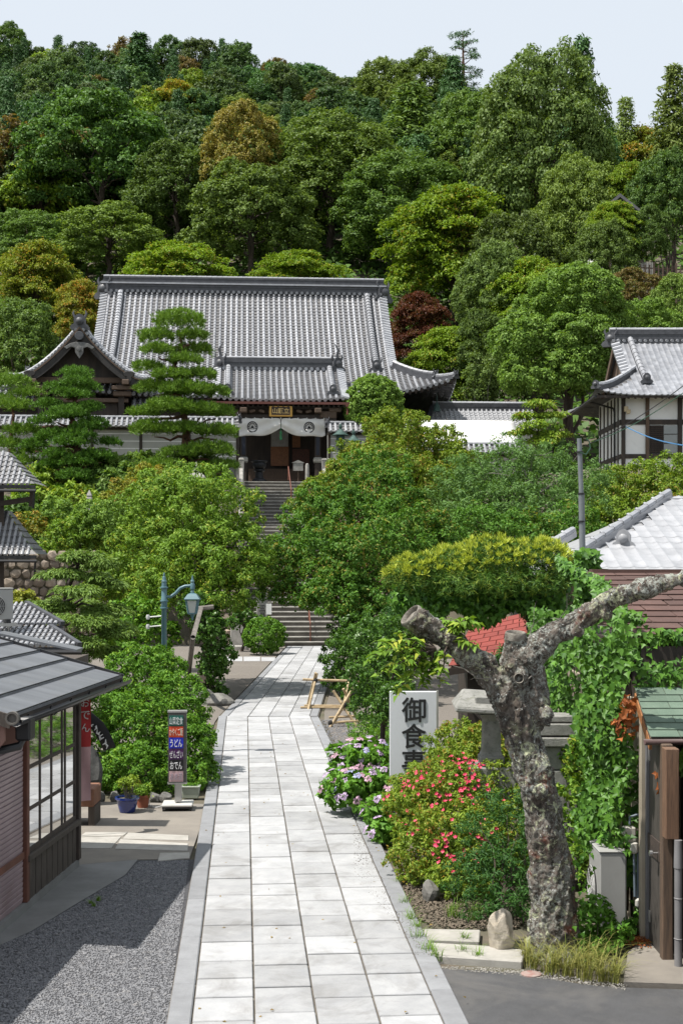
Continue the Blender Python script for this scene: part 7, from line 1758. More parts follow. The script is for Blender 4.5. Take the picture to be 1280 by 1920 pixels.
# roof plane: eave near, ridge far
RA = (Vector((-.14, .75, 3.20)), Vector((5, .75, 3.20)), Vector((.19, 4.35, 3.90)), Vector((5, 4.35, 3.90)))
M_SHB = mat('brown shingle', (.125, .070, .058), (.085, .05, .042), 3, .9, .4, 120, rnd=.18, speck=(.18, .115, .095), sscale=90, samt=.4)
q = MB(); dn = Vector((0, 0, -.1)); q.add([*RA[:2], RA[3], RA[2], RA[0]+dn, RA[1]+dn, RA[3]+dn, RA[2]+dn], [(0, 1, 2, 3), (7, 6, 5, 4), (0, 4, 5, 1), (1, 5, 6, 2), (2, 6, 7, 3), (3, 7, 4, 0)]); rfb = q.build('roof', M_TIMBER2, hs)
nr = 12
pitch = math.atan2(.70, 3.6); sl = math.hypot(.70, 3.6)/nr
q = MB(); q.box((.0, 0, 0), (.425, sl+.04, .014)); shm = q.mesh('shingle', M_SHB, bevel=.003)
rr = random.Random(15)
for j in range(nr):
    f = (j+.5)/nr; c0 = RA[0].lerp(RA[2], f); x = c0.x+.2-(.22 if j % 2 else 0)*.5
    while x < 2.6:
        inst(shm, 'shingle', rfb, (x+rr.uniform(-.01, .01), c0.y, c0.z+.014+rr.uniform(0, .004)), (pitch-.055, rr.uniform(-.008, .008), rr.uniform(-.01, .01))); x += .435
q = MB(); q.bar(RA[2]+Vector((0, 0, .02)), RA[3]+Vector((0, 0, .02)), .26, .05); q.build('ridge_flashing', M_SHB, rfb)
q = MB(); q.bar(RA[0]+Vector((0, -.02, -.06)), RA[1]+Vector((0, -.02, -.06)), .04, .12); q.build('fascia', M_TIMBER2, rfb)
q = MB(); q.span(-.02, 5, 1.1, 1.2, 2.4, 3.15); q.build('gable_infill', M_TIMBER, hs)
q = MB(); q.span(.42, .56, .72, .9, 2.92, 3.14); q.span(.46, .53, .76, .86, 2.62, 2.92); q.build('gutter_box', M_TIMBER2, hs)
# green shingled porch roof
GA = (Vector((-.13, -.62, 2.24)), Vector((3, -.62, 2.24)), Vector((-.10, .22, 2.66)), Vector((3, .22, 2.66)))
M_SHG = mat('green shingle', (.145, .20, .15), (.10, .15, .11), 3, .9, .4, 120, rnd=.12, speck=(.22, .28, .2), sscale=90, samt=.4)
q = MB(); q.add([*GA[:2], GA[3], GA[2], GA[0]+dn*.5, GA[1]+dn*.5, GA[3]+dn*.5, GA[2]+dn*.5], [(0, 1, 2, 3), (7, 6, 5, 4), (0, 4, 5, 1), (1, 5, 6, 2), (2, 6, 7, 3), (3, 7, 4, 0)]); rfg = q.build('porch_roof', M_TIMBER2, hs)
nr = 7; pg = math.atan2(.42, .84); sl = math.hypot(.42, .84)/nr; q = MB(); q.box((0, 0, 0), (.30, sl+.03, .012)); shg = q.mesh('shingle', M_SHG, bevel=.003)
for j in range(nr):
    f = (j+.5)/nr; c0 = GA[0].lerp(GA[2], f); x = c0.x+.15-(.15 if j % 2 else 0)+.0
    while x < 1.3:
        if x > c0.x+.14 or j % 2: inst(shg, 'shingle', rfg, (max(x, c0.x+.15), c0.y, c0.z+.012+rr.uniform(0, .003)), (pg-.09, 0, rr.uniform(-.006, .006)))
        x += .305
q = MB(); n_ = 7
for xx in (-.2, 3):
    for k in range(n_):
        t = math.pi+math.pi*k/(n_-1); q.v.append(Vector((xx, -.68+.055*math.cos(t), 2.23+.055*math.sin(t))))
for k in range(n_-1): q.f.append([k, k+1, n_+k+1, n_+k])
o = q.build('gutter', plain('brown gutter', (.10, .06, .055), .4), hs, True); sm = o.modifiers.new('t', 'SOLIDIFY'); sm.thickness = .008
q = MB(); q.bar((-.12, -.6, 2.16), (-.1, .2, 2.58), .03, .1); q.build('barge_board', M_ORWOOD, hs)
# corner pillar, door and posts
q = MB(); q.span(-.10, .03, -.06, .05, -.05, 2.5); q.build('corner_pillar', M_HW, hs, bevel=.01)
q = MB(); q.span(-.055, -.015, -.13, -.065, 0, 2.3); q.build('door_jamb', mat('steel jamb', (.19, .19, .20), (.13, .13, .14), 3, .5), hs)
dr = MB(); dr.span(-.03, .0, -.66, -.135, .03, 2.2); dr = dr.build('door', mat('brown door panel', (.085, .075, .066), (.05, .045, .04), 6, .6, .2, 60, stretch=(1, 1, .4)), hs)
q = MB(); q.span(-.045, -.031, -.66, -.135, .98, 1.18); q.build('lock_rail', M_FRAME, dr)
q = MB(); q.lathe([(.012, 0), (.012, .05), (.032, .055), (.032, .085), (.01, .09)], (-.045, -.58, 1.06), 14, M=Matrix.Rotation(-math.pi/2, 4, 'Y')); q.build('door_knob', plain('chrome', (.7, .7, .7), .2, .9), dr, True)
for z in (.25, 1.95): q = MB(); q.span(-.04, -.031, -.2, -.14, z, z+.12); q.build('hinge', M_ALU, dr)
q = MB(); q.span(-.05, .06, -.80, -.68, 0.02, 2.2); q.build('door_post', M_TIMBER2, hs, bevel=.01)
q = MB(); q.span(-.06, .075, -.98, -.82, 1.28, 2.18); q.build('short_post', mat('brown grained post', (.22, .125, .075), (.12, .07, .045), 10, .7, .25, 60, stretch=(8, 8, .5)), hs, bevel=.008)
q = MB(); pz = [0.02, .3, .305, .31, .7, .705, .71, 1.0, 1.005, 1.28]; q.tube([(.06, -1.0, z) for z in pz], [.04, .04, .046, .04, .04, .046, .04, .04, .046, .04], 10); q.build('downpipe', mat('grey downpipe', (.24, .235, .24), (.19, .185, .19), 3, .5), hs, True)
q = MB(); q.span(.16, .3, -2.4, -1.02, .02, 2.2); q.build('side_door', mat('dark panelling', (.05, .035, .028), (.03, .022, .018), 6, .6, stretch=(1, 1, .3)), hs)
# meters and pipes on the wall
mt = thing('gas_meter', 'pale gas meter and pipes fixed to the ivied wall', 'meter', (PX(1178, 14.35), 14.35, 0))
q = MB(); q.box((0, 0, HZ(1558, 14.35)), (.14, .1, .1)); q.box((.02, 0, HZ(1572, 14.35)), (.11, .1, .06)); q.build('meter_box', plain('cream metal', (.5, .48, .42), .5), mt, bevel=.015)
q = MB(); q.tube([(.01, 0, HZ(1546, 14.35)), (.01, 0, HZ(1532, 14.35)), (.08, 0, HZ(1528, 14.35)), (.16, 0, HZ(1528, 14.35))], .014, 7); q.build('upper_pipe', plain('blue grey pipe', (.16, .2, .24), .5), mt, True)
q = MB(); q.tube([(.1, 0, HZ(1580, 14.35)), (.1, 0, HZ(1690, 14.35))], .018, 7); q.tube([(.05, -.02, HZ(1590, 14.35)), (.06, -.02, HZ(1680, 14.35))], .014, 7); q.tube([(.1, 0, HZ(1640, 14.35)), (.18, 0, HZ(1632, 14.35))], .018, 7); q.build('pipe', MATS['blue grey pipe'], mt, True)
q = MB(); q.box((.05, -.02, HZ(1588, 14.35)), (.08, .08, .13)); q.build('valve_box', plain('ivory plastic', (.62, .6, .54), .5), mt, bevel=.02)
q = MB(); q.box((.1, -.02, HZ(1692, 14.35)), (.07, .07, .1)); q.build('lower_valve', MATS['ivory plastic'], mt, bevel=.02)
ac2 = ac_unit('grey air conditioner standing beside the old tree trunk', Vector((PX(1143, 14.5), 14.65, .02)), math.radians(-90), .62, .29, HZ(1597, 14.5))
# ivy: on the wall beside the house corner, hanging over eave and porch roof
ivy = thing('ivy', 'dense glossy ivy covering the house wall and hanging from its eaves', 'ivy', (hx0, 15, 0))
r = np.random.default_rng(93); Vs = []
def ivy_patch(n, fn, nrm, L=.1, ax=(0, 0, -1.), j=.4, out=.12):
    p = np.array([fn(r.random(), r.random()) for _ in range(n)])-np.array([hx0, 15, 0]); nn = unit(np.array(nrm)+j*r.normal(size=(n, 3)))
    p = p+np.array(nrm)*r.uniform(0, out, (n, 1))+r.normal(0, .02, (n, 3)); Vs.append(ivy_verts(p, nn, L, r, np.tile(np.array(ax), (n, 1))))
def wallp(u, v):      # the receding wall; bulging, ragged at its lower edge
    y = 14.32+5.2*u; z = (.75+.5*math.sin(y*5)*.3)*(1-v)+3.35*v; b = .30*math.sin(u*9)**2+.25*math.sin(v*7+u*5)**2
    return (hx0-.08-b*.8, y, z)
ivy_patch(6200, wallp, (-.55, -.75, .35), .082, out=.2)
def faceP(u, v): y = 14.9+.2*u; return (hx0+.15+1.6*u, 15.02+.1*v, 2.62+.42*v)          # wall over the porch roof
ivy_patch(800, lambda u, v: (hx0-.05+2.0*u, 14.5-.02*u+.2*r.random(), 2.62+.34*v-.05*math.sin(u*14)), (0, -.9, .5), .08, out=.12)
ivy_patch(900, lambda u, v: (hx0-.25+2.2*u, 14.88+.1*r.random(), 3.24-.24*v*(1+.5*math.sin(u*17))), (0, -.8, .65), .085, out=.1)   # fringe on the brown eave
ivy_patch(1500, lambda u, v: (hx0-.16-.1*math.sin(v*9)+.35*u*(1-v)*1.0, 14.95+3.6*v, 3.27+.70*v+.05), (-.35, -.55, .8), .08, out=.16)  # left verge of the brown roof
ivy_patch(1100, lambda u, v: (hx0-.2-.25*u, 14.6+.9*u, .75+2.4*v), (-.2, -.95, .3), .085, out=.2)
ivy_patch(420, lambda u, v: (PX(1150, 14.6)+.45*u, 14.62+.15*u, .5+1.5*v*v), (-.2, -.95, .3), .09, out=.12)
ivy_patch(120, lambda u, v: (hx0-.0+.5*u, 13.62, 2.1-.22*v), (0, -1, .2), .08, out=.05)
ivy_patch(700, lambda u, v: (PX(1080+50*u, 19.5), 19.3+.5*u, 3.3+.85*v), (-.3, -.8, .5), .12, out=.25)
ivy_obj('leaves', np.concatenate(Vs), LM['ivy'], ivy)
Vs = []; ivy_patch(70, lambda u, v: (hx0-.14-.16*u, 14.3, 2.18+.42*v), (-.2, -.9, .2), .09, j=.8); ivy_patch(45, lambda u, v: (hx0-.02+.12*u, 13.72, 1.72+.38*v), (0, -.9, .2), .075, j=.9); ivy_obj('dry_leaves', np.concatenate(Vs), LM['dryivy'], ivy)
q = MB(); rr = random.Random(4)
for k in range(16):
    y = 14.35+rr.random()*4; q.tube(limb_path((hx0-.05-hx0, y-15, .1), (-.12+rr.uniform(-.1, .1), y+rr.uniform(-.4, .4)-15, 3.0), rr, .03, 6), [.016, .015, .013, .011, .009, .007, .004], 5)
q.build('stems', M_BARK, ivy, True)
# ---- pale tiled roof further right, red shed roof
ph = thing('pale_tiled_house', 'house with bright pale grey tiled hip roof behind the brown shingle roof', 'house', (6.0, 30, 0))
q = MB(); q.span(-.6, 7, 0, 6, -.1, 3.75); q.build('wall', M_TIMBER2, ph)
def Spw(s, t): return Vector((s, 5.0-6.0*t, 5.75-2.0*t))
rf = MB(); rf.span(2.5, 7, 4.7, 5.3, 5.5, 5.75); rf = rf.build('roof', M_TILELT, ph)
def plim(t): return 2.6-4.0*t
pan_sheet(rf, Spw, lambda t: (plim(t), 7), 14, 8, M_TILELT, .03)
mb = MB(); tw2, tl2_ = .30, .46
for yy in (0, 1):
    for (x, z) in prof: mb.v.append(Vector((x*tw2, -yy*tl2_, z*tw2*.75+.03)))
n = len(prof); mb.f += [[i, i+1, n+i+1, n+i] for i in range(n-1)]; b = len(mb.v)
for (x, z) in prof: mb.v.append(Vector((x*tw2, -tl2_, z*tw2*.75-.06)))
mb.f += [[n+i, n+i+1, b+i+1, b+i] for i in range(n-1)]; pt_me = mb.mesh('roof_tile', M_TILELT)
for j in range(14):
    t = j/14; x = plim(t+.05)+.25; x = math.ceil(x/tw2)*tw2
    while x < 3.4:
        a = Spw(x, t); bq = Spw(x, t+1/14); d = bq-a; inst(pt_me, 'roof_tile', rf, a+Vector((0, 0, .03)), (-math.atan2(d.z, -d.y), 0, 0), (1, d.length/tl2_*1.06, 1)); x += tw2
pp = [Spw(plim(t), t)+Vector((-.02, 0, .08)) for t in np.linspace(0, 1, 14)]
for off, nm in ((Vector((0, 0, 0)), 'hip_ridge'), (Vector((-.75, 1.0, .02)), 'rear_hip_ridge')):
    q = MB()
    for i in range(0 if nm == 'hip_ridge' else 7, 13):
        q.bar(pp[i]+off, pp[i+1]+off, .2, .14)
        q.tube([pp[i]+off+Vector((0, 0, .1)), pp[i+1]+off+Vector((0, 0, .1))], [.085, .1], 8); q.tube([pp[i+1]+off+Vector((-.02, 0, .1)), pp[i+1]+off+Vector((.03, 0, .12))], .12, 8)
    q.build(nm, M_TILE, rf, True)
Sl = lambda s, t: Vector((plim(t)-.02, 5.0-6.0*t+s*t*6, 5.75-2.0*t)); pan_sheet(rf, Sl, lambda t: (0, 1.6), 6, 3, M_TILELT, .02, 'side_tiles')
q = P(1168, 1030, 31)-Vector(ph.location); demon_tile(rf, q+Vector((0, 0, .0)), .46, -.35, horns=False, m=mat('pale ornament tile', (.36, .365, .38), (.27, .275, .29), 3, .5))
rs = thing('red_roofed_shed', 'small shed with red shingle roof between the old tree limbs', 'shed', (PX(930, 24), 24, 0))
A, B, Cq, D = P(840, 1250, 23.2), P(990, 1228, 23.2), P(884, 1172, 26), P(985, 1150, 26); L0 = Vector(rs.location)
M_SHR = mat('red shingle', (.27, .052, .038), (.20, .04, .03), 3, .85, .3, 100, rnd=.12)
q = MB(); pts = [A-L0, B-L0, D-L0, Cq-L0]; pts = [p-Vector((0, 0, .05)) for p in pts]; q.add(pts+[p+Vector((0, 0, -.07)) for p in pts], [(0, 1, 2, 3), (7, 6, 5, 4), (0, 4, 5, 1), (1, 5, 6, 2), (2, 6, 7, 3), (3, 7, 4, 0)]); rfr = q.build('roof', M_TIMBER2, rs)
nr = 9
for j in range(nr):
    a0, a1 = (A-L0).lerp(Cq-L0, j/nr), (A-L0).lerp(Cq-L0, (j+1)/nr+.012); b0, b1 = (B-L0).lerp(D-L0, j/nr), (B-L0).lerp(D-L0, (j+1)/nr+.012)
    for k in range(5):
        f0 = (k-(.5 if j % 2 else 0))/4.5; f1 = f0+1/4.5-.012; f0 = max(0, f0); f1 = min(1, f1)
        if f1-f0 < .03: continue
        q = MB(); up = Vector((0, 0, .016)); lo = Vector((0, 0, .006)); q.add([a0.lerp(b0, f0)+up, a0.lerp(b0, f1)+up, a1.lerp(b1, f1)+lo, a1.lerp(b1, f0)+lo, a0.lerp(b0, f0)+Vector((0, 0, .001)), a0.lerp(b0, f1)+Vector((0, 0, .001))], [(0, 1, 2, 3), (0, 4, 5, 1)]); q.build('shingle', M_SHR, rfr)
q = MB(); q.bar(A-L0+Vector((0, -.02, -.09)), B-L0+Vector((0, -.02, -.09)), .04, .12); q.build('fascia', M_TIMBER, rfr)
q = MB(); q.span(-.55, 1.6, -.3, 1.6, -.1, 2.25); q.build('wall', M_TIMBER, rs)
# ---- steel pole with cables
sp_ = thing('steel_pole', 'slim grey steel cable pole rising behind the ivy', 'pole', (PX(1091, 25), 25, 0)); l0 = Vector(sp_.location)
q = MB(); q.tube([Vector((.03, 0, -.1)), P(1092, 1075, 25)-l0, P(1089, 925, 25)-l0], .058, 10); q.build('lower_tube', M_ALU if False else mat('galvanised steel', (.26, .285, .30), (.20, .22, .235), 3, .45, metal=.3), sp_, True)
q = MB(); q.tube([P(1089, 930, 25)-l0, P(1085, 822, 25)-l0], .045, 10); q.build('upper_tube', MATS['galvanised steel'], sp_, True)
for py in (926, 848, 978): q = MB(); c = P(1089 if py > 900 else 1086, py, 25)-l0; q.lathe([(.05, -.02), (.066, -.015), (.066, .015), (.05, .02)], c, 10); q.build('strap', M_BLACK, sp_, True)
q = MB(); q.tube([P(1086, 848, 24.9)-l0, P(1098, 852, 24.9)-l0, P(1106, 840, 24.9)-l0, P(1104, 828, 24.9)-l0, P(1098, 822, 24.9)-l0], .012, 5); q.build('cable_loop', plain('green cable', (.03, .10, .06), .5), sp_, True)
for (pb, lab, mm, sag) in ((P(1300, 708, 23), 'thin dark cable running up to the right from the steel pole', M_BLACK, .08), (P(1300, 722, 23.5), 'thin green cable just below the dark cable', MATS['green cable'], .1), (P(1300, 838, 60), 'thin blue rope running right from the building wall', plain('blue rope', (.05, .2, .42), .6), .2)):
    pa = P(1104, 832, 25) if 'blue' not in lab else P(1172, 800, 79.6)
    q = MB(); q.tube([pa.lerp(pb, t)-Vector((0, 0, sag*math.sin(math.pi*t))) for t in np.linspace(0, 1, 14)], .008 if 'blue' not in lab else .03, 5); o = q.build('cable', mm, None, True); tag(o, lab, 'cable')
# ---- white restaurant sign
ws = thing('restaurant_sign', 'white upright board with black brush characters standing in the azaleas', 'sign', (PX(775, 20.5), 20.5, 0)); kk = 20.5/F
q = MB(); q.span(-45*kk, 45*kk, -.05, .05, .35, HZ(1296, 20.5)); brd = q.build('board', mat('white sign face', (.72, .74, .76), (.68, .70, .72), 1, .4), ws, bevel=.008)
q = MB(); q.span(42*kk, 46*kk, -.056, .056, .35, HZ(1295, 20.5)); q.build('edge_trim', M_ALU, brd)
for x in (-.3, .3): q = MB(); q.span(x-.03, x+.03, -.03, .03, -.1, .35); q.build('leg', M_BLACK, ws)
M_INK = plain('black ink', (.012, .012, .013), .6)
for k, ch in enumerate('御食事処'): put_text(ch, .4, M_INK, brd, (0, -.055, HZ(1330+k*49, 20.5)), wide=.37, high=.38, thick=.006)
# ---- stone lantern group behind the old tree
for (lab, px0, px1, py0, py1, y, ped) in (('grey stone lantern with broad square roof left of the old tree', 838, 1040, 1322, 1345, 17.6, True),):
    t = thing('stone_lantern', lab, 'lantern', (PX(920, y), y, 0)); kk = y/F; zz = lambda py: HZ(py, y)
    q = MB(); q.box((0, 0, zz(1440)-.3), (.6, .6, .7)); q.build('base', M_DARKST, t, bevel=.02)
    q = MB(); q.box((0, 0, zz(1424)), (46*kk, 46*kk, .12)); q.build('plinth', M_DARKST, t, bevel=.015)
    q = MB(); q.lathe([(.20, zz(1415)), (.17, zz(1408)), (.155, zz(1350)), (.18, zz(1345)), (.22, zz(1338))], (0, 0, 0), 4, sq=1); q.build('shaft', M_DARKST, t)
    q = MB(); q.box((.02, 0, zz(1312)), (.5, .5, .12)); q.build('roof_base', M_DARKST, t, bevel=.01)
    q = MB(); q.add([(-.5, -.38, zz(1330)), (.52, -.38, zz(1338)), (.52, .42, zz(1330)), (-.5, .42, zz(1322)), (-.5, -.38, zz(1320)), (.52, -.38, zz(1328)), (.3, .15, zz(1298)), (-.36, .15, zz(1292))], [(0, 3, 2, 1), (4, 5, 6, 7), (0, 1, 5, 4), (1, 2, 6, 5), (2, 3, 7, 6), (3, 0, 4, 7)]); q.build('roof', M_DARKST, t, bevel=.02)
t = thing('stone_lantern', 'low stone lantern with stepped slab roof right of the old tree trunk', 'lantern', (PX(1055, 16.6), 16.6, 0)); kk = 16.6/F; zz = lambda py: HZ(py, 16.6)
for nm, x0, x1, p0, p1, dep in (('roof_tier', -52, 20, 1352, 1340, .3), ('roof_tier', -54, 24, 1376, 1354, .38), ('roof_tier', -56, 28, 1396, 1379, .46), ('body', -40, 14, 1440, 1397, .3), ('base', -48, 22, 1640, 1441, .36)):
    q = MB(); q.span(x0*kk, x1*kk, -dep/2, dep/2+.1, zz(p0), zz(p1)); q.build(nm, M_DARKST, t, bevel=.012)
# ---- podocarpus cloud tree with creeper under it
pd = near_tree('podocarpus_topiary', 'flat topped podocarpus with yellow young tips above the azaleas', (PX(1045, 22), 22, 0), [(790, 1085, 22, 62, .62), (850, 1073, 22, 70, .56), (935, 1060, 22, 80, .56), (1000, 1062, 22, 70, .6), (1042, 1080, 22.2, 36, .85), (890, 1100, 21.7, 85, .34), (985, 1095, 21.7, 70, .4)], .085, 95, 24, .105, .13, 'podo', 95, tr=.09, limbs=1, lf=6, top=(-.1, 0, 3.45), jit=(.86, 1.06), fill=6, spread=.55, shell=(.1, 1.0), up=.7, droop=.1, nj=1.2, low=-.5, inside=.9)
r = np.random.default_rng(96); lob = [(790, 1085, 22, 62, .62), (850, 1073, 22, 70, .56), (935, 1060, 22, 80, .56), (1000, 1062, 22, 70, .6), (1042, 1080, 22.2, 36, .85)]
lobes = [(*(P(a, b, c)-Vector(pd.location)), d*c/F, d*c/F*.9, d*c/F*e) for a, b, c, d, e in lob]
Cc, Nn = lobe_clumps(r, lobes, 95, .05, low=-.05, inside=.93); dirs = unit(Nn+np.array([0, 0, .9]))
dd = unit(dirs[:, None, :]+.42*r.normal(size=(len(Cc), 13, 3))); pp_ = np.repeat(Cc[:, None, :]+dirs[:, None, :]*.05, 13, 1); nn = unit(np.cross(dd, r.normal(size=dd.shape)))
leaf_obj('young_tips', leaf_verts(pp_.reshape(-1, 3), nn.reshape(-1, 3), .11, .019, r, axis=dd.reshape(-1, 3)*3, droop=.1, fold=.1), LM['podotip'], pd)
r = np.random.default_rng(97); n = 3200; u = r.uniform(0, 1, n); v = r.uniform(0, 1, n)
pp_ = np.array([P(735+325*a+6*math.sin(b*9), 1092+80*b*(.6+.4*math.sin(a*9)**2), 21.6+.9*c) for a, b, c in zip(u, v, r.uniform(0, 1, n))])-np.array(pd.location)
ivy_obj('creeper', ivy_verts(pp_, unit(np.array([0, -1, .4])+.5*r.normal(size=(n, 3))), .11, r, np.tile([0, 0, -1.], (n, 1))), LM['ivy'], pd)
near_tree('dark_evergreen', 'dark evergreen shrub filling the gap under the podocarpus', (PX(980, 21.5), 21.5, 0), [(985, 1260, 21, 60, 1.0), (1050, 1230, 21.5, 55, 1.2), (1060, 1310, 21, 50, 1.2), (1010, 1330, 21, 45, 1), (760, 1170, 28, 45, .9), (1035, 1160, 22.5, 45, .8)], .11, 34, 30, .10, .22, 'nandina', 98, tr=.06, cat='shrub')
near_tree('glossy_shrub', 'glossy mid green shrub left of the white sign', (PX(720, 24), 24, 0), [(715, 1200, 24.5, 52, .8), (690, 1270, 24, 36, 1.0), (735, 1330, 23.5, 40, 1.1), (700, 1330, 24, 34, 1), (760, 1235, 24.5, 45, .9)], .12, 34, 34, .07, .45, 'camellia', 99, tr=.05, cat='shrub')
# ---- azaleas, nandina, hydrangeas
AZ = [(868, 1408, 19.2, 64, .75), (905, 1395, 18.9, 34, .8), (770, 1470, 19.2, 34, .9), (800, 1478, 18.6, 48, .9), (755, 1500, 18.4, 30, 1.0), (905, 1430, 18.6, 70, .8), (775, 1530, 17.8, 48, 1.0), (850, 1500, 17.6, 82, .85), (920, 1500, 17.4, 70, .9), (785, 1600, 17.0, 52, .95), (855, 1590, 16.6, 80, .9), (935, 1580, 16.6, 62, 1), (870, 1650, 16.2, 62, .7), (800, 1650, 16.7, 42, .7)]
az = near_tree('azalea_bush', 'large azalea bush with bright pink flowers beside the path', G(850, 1690), AZ, .075, 78, 40, .046, .45, 'azalea', 101, tr=.05, cat='bush', shell=(.3, 1.0))
m_, nt_ = _nodes('pink petal'); o_ = nt_.nodes.new('ShaderNodeOutputMaterial'); b_ = nt_.nodes.new('ShaderNodeBsdfPrincipled'); g_ = nt_.nodes.new('ShaderNodeNewGeometry')
nt_.links.new(_mix(nt_, (.46, .014, .05), (.66, .07, .15), g_.outputs['Random Per Island']), b_.inputs['Base Color']); b_.inputs['Roughness'].default_value = .6; nt_.links.new(b_.outputs[0], o_.inputs[0]); MATS['pink petal'] = m_
r = np.random.default_rng(102); base = np.array(az.location); lobes = [(*(P(a, b, c)-az.location), d*c/F, d*c/F*.9, d*c/F*e) for a, b, c, d, e in AZ]
Cc, Nn = lobe_clumps(r, lobes, 600, .05, low=.0, inside=1.0, jit=(1.0, 1.12))
world = Cc+base; pxs = world[:, 0]/world[:, 1]*F+640; pys = HOR-(world[:, 2]-EYE)/world[:, 1]*F
dens = np.zeros(len(Cc))
for (cx, cy, sx_, sy_, a) in ((845, 1485, 55, 28, .34), (875, 1440, 40, 20, .18), (845, 1600, 35, 28, .30), (765, 1545, 25, 20, .12), (790, 1490, 40, 30, .12), (905, 1560, 30, 18, .08), (870, 1630, 35, 20, .14), (880, 1480, 25, 14, .25), (835, 1580, 16, 16, .3)): dens += a*np.exp(-((pxs-cx)/sx_)**2-((pys-cy)/sy_)**2)
front = Nn[:, 1] < .35; keep = (r.uniform(0, 1, len(Cc)) < dens*1.15) & front; Cf, Nf = Cc[keep], Nn[keep]; nf = len(Cf)
ax = unit(Nf+np.array([0, -.3, .3])+.35*r.normal(size=Nf.shape)); rv = unit(r.normal(size=(nf, 3))); T = unit(rv-ax*(rv*ax).sum(1, keepdims=True)); B = np.cross(ax, T); Vs = []
for k in range(5):
    a = k*2*math.pi/5; d = T*math.cos(a)+B*math.sin(a); Vs.append(leaf_verts(Cf+ax*.075, unit(ax-d*.55), .034, .027, r, axis=d*6, droop=-.05, fold=.1))
o = leaf_obj('blossoms', np.concatenate(Vs), MATS['pink petal'], az); o['kind'] = 'stuff'
q = MB(); rr = random.Random(8)
near_tree('nandina_shrub', 'dark fine leaved nandina shrub in front of the azaleas', G(935, 1735), [(930, 1560, 15.6, 62, .9), (900, 1640, 15.5, 58, .9), (960, 1640, 15.2, 52, 1), (925, 1700, 15.0, 48, .7), (965, 1520, 15.8, 36, .9), (985, 1700, 14.8, 30, .9)], .10, 34, 34, .066, .24, 'nandina', 103, tr=.03, cat='shrub', droop=.3, spread=1.0)
near_tree('low_leafy_shrub', 'yellow green leafy shrub between the old trunk and the ivy', G(1085, 1640, .0), [(1085, 1430, 16.2, 40, .8), (1075, 1490, 16, 38, .9), (1110, 1440, 16.3, 30, .9), (1080, 1560, 15.8, 34, 1.0), (1120, 1530, 15.9, 30, 1.1), (1100, 1620, 15.5, 36, 1.0)], .09, 32, 30, .075, .42, 'plum', 104, tr=.03, cat='shrub')
FH = {}
for nm, cA, cB in (('lilac', (.36, .25, .40), (.48, .37, .52)), ('blue', (.26, .28, .46), (.36, .37, .54)), ('pink', (.44, .24, .34), (.56, .36, .44))):
    m_, nt_ = _nodes(nm+' hydrangea petal'); o_ = nt_.nodes.new('ShaderNodeOutputMaterial'); b_ = nt_.nodes.new('ShaderNodeBsdfPrincipled'); g_ = nt_.nodes.new('ShaderNodeNewGeometry'); nt_.links.new(_mix(nt_, cA, cB, g_.outputs['Random Per Island']), b_.inputs['Base Color']); b_.inputs['Roughness'].default_value = .7; nt_.links.new(b_.outputs[0], o_.inputs[0])
    r = np.random.default_rng(len(nm)); nfl = 13; ang = np.arange(nfl)*2.4; rad = .035+.045*(np.arange(nfl)/nfl); c = np.stack([np.cos(ang)*rad, np.sin(ang)*rad, .02-.3*rad+.006*r.normal(size=nfl)], 1); Vs = []
    for k in range(4):
        a = ang+k*math.pi/2; d = np.stack([np.cos(a), np.sin(a), np.zeros(nfl)], 1); Vs.append(leaf_verts(c, unit(np.stack([np.cos(ang)*.4, np.sin(ang)*.4, np.ones(nfl)], 1)), .026, .025, r, axis=d*5, droop=.1))
    n2 = 60; a = r.uniform(0, 6.28, n2); q_ = np.sqrt(r.uniform(0, 1, n2))*.045; Vs.append(leaf_verts(np.stack([np.cos(a)*q_, np.sin(a)*q_, .02-.2*q_], 1), unit(r.normal(size=(n2, 3))+np.array([0, 0, 1.])), .01, .01, r))
    V = np.concatenate(Vs); FH[nm] = np_mesh('flower_head', V.reshape(-1, 3), np.arange(len(V)*4).reshape(-1, 4), None, m_)
def hydrangea(label, base, lobes_px, nh, cols_, seed):
    t = near_tree('hydrangea_bush', label, base, lobes_px, .10, 42, 16, .125, .6, 'hydrangea', seed, tr=.03, cat='bush', droop=.25)
    r = np.random.default_rng(seed+1); rr = random.Random(seed); lobes = [(*(P(a, b, c)-t.location), d*c/F, d*c/F*.9, d*c/F*e) for a, b, c, d, e in lobes_px]
    Cc, Nn = lobe_clumps(r, lobes, 60, .05, low=-.15, inside=1.0); ok = [i for i in range(len(Cc)) if Nn[i][1] < .3]; rr.shuffle(ok); got = []
    for i in ok:
        if len(got) >= nh: break
        if all(np.linalg.norm(Cc[i]-g) > .105 for g in got):
            got.append(Cc[i]); nz = Vector(Nn[i]+np.array([0, -.2, .5])); inst(FH[rr.choice(cols_)], 'flower_head', t, Vector(Cc[i])+nz.normalized()*.10, nz.to_track_quat('Z', 'Y').to_euler(), (.82,)*3)
    return t
hydrangea('large hydrangea with lilac and blue flower heads at the path edge', G(672, 1525), [(668, 1440, 21.6, 46, .9), (640, 1480, 21.3, 30, 1.0), (700, 1430, 22, 36, 1.0), (675, 1490, 21, 48, .8), (715, 1475, 21.3, 34, 1.0)], 62, ['lilac', 'pink', 'lilac', 'blue', 'pink'], 111)
hydrangea('small hydrangea with pink flower heads between the path and the azalea', G(712, 1580), [(712, 1535, 19.4, 30, 1.0), (735, 1510, 19.5, 26, 1.0), (722, 1560, 19.1, 26, .8)], 12, ['pink', 'lilac'], 113)
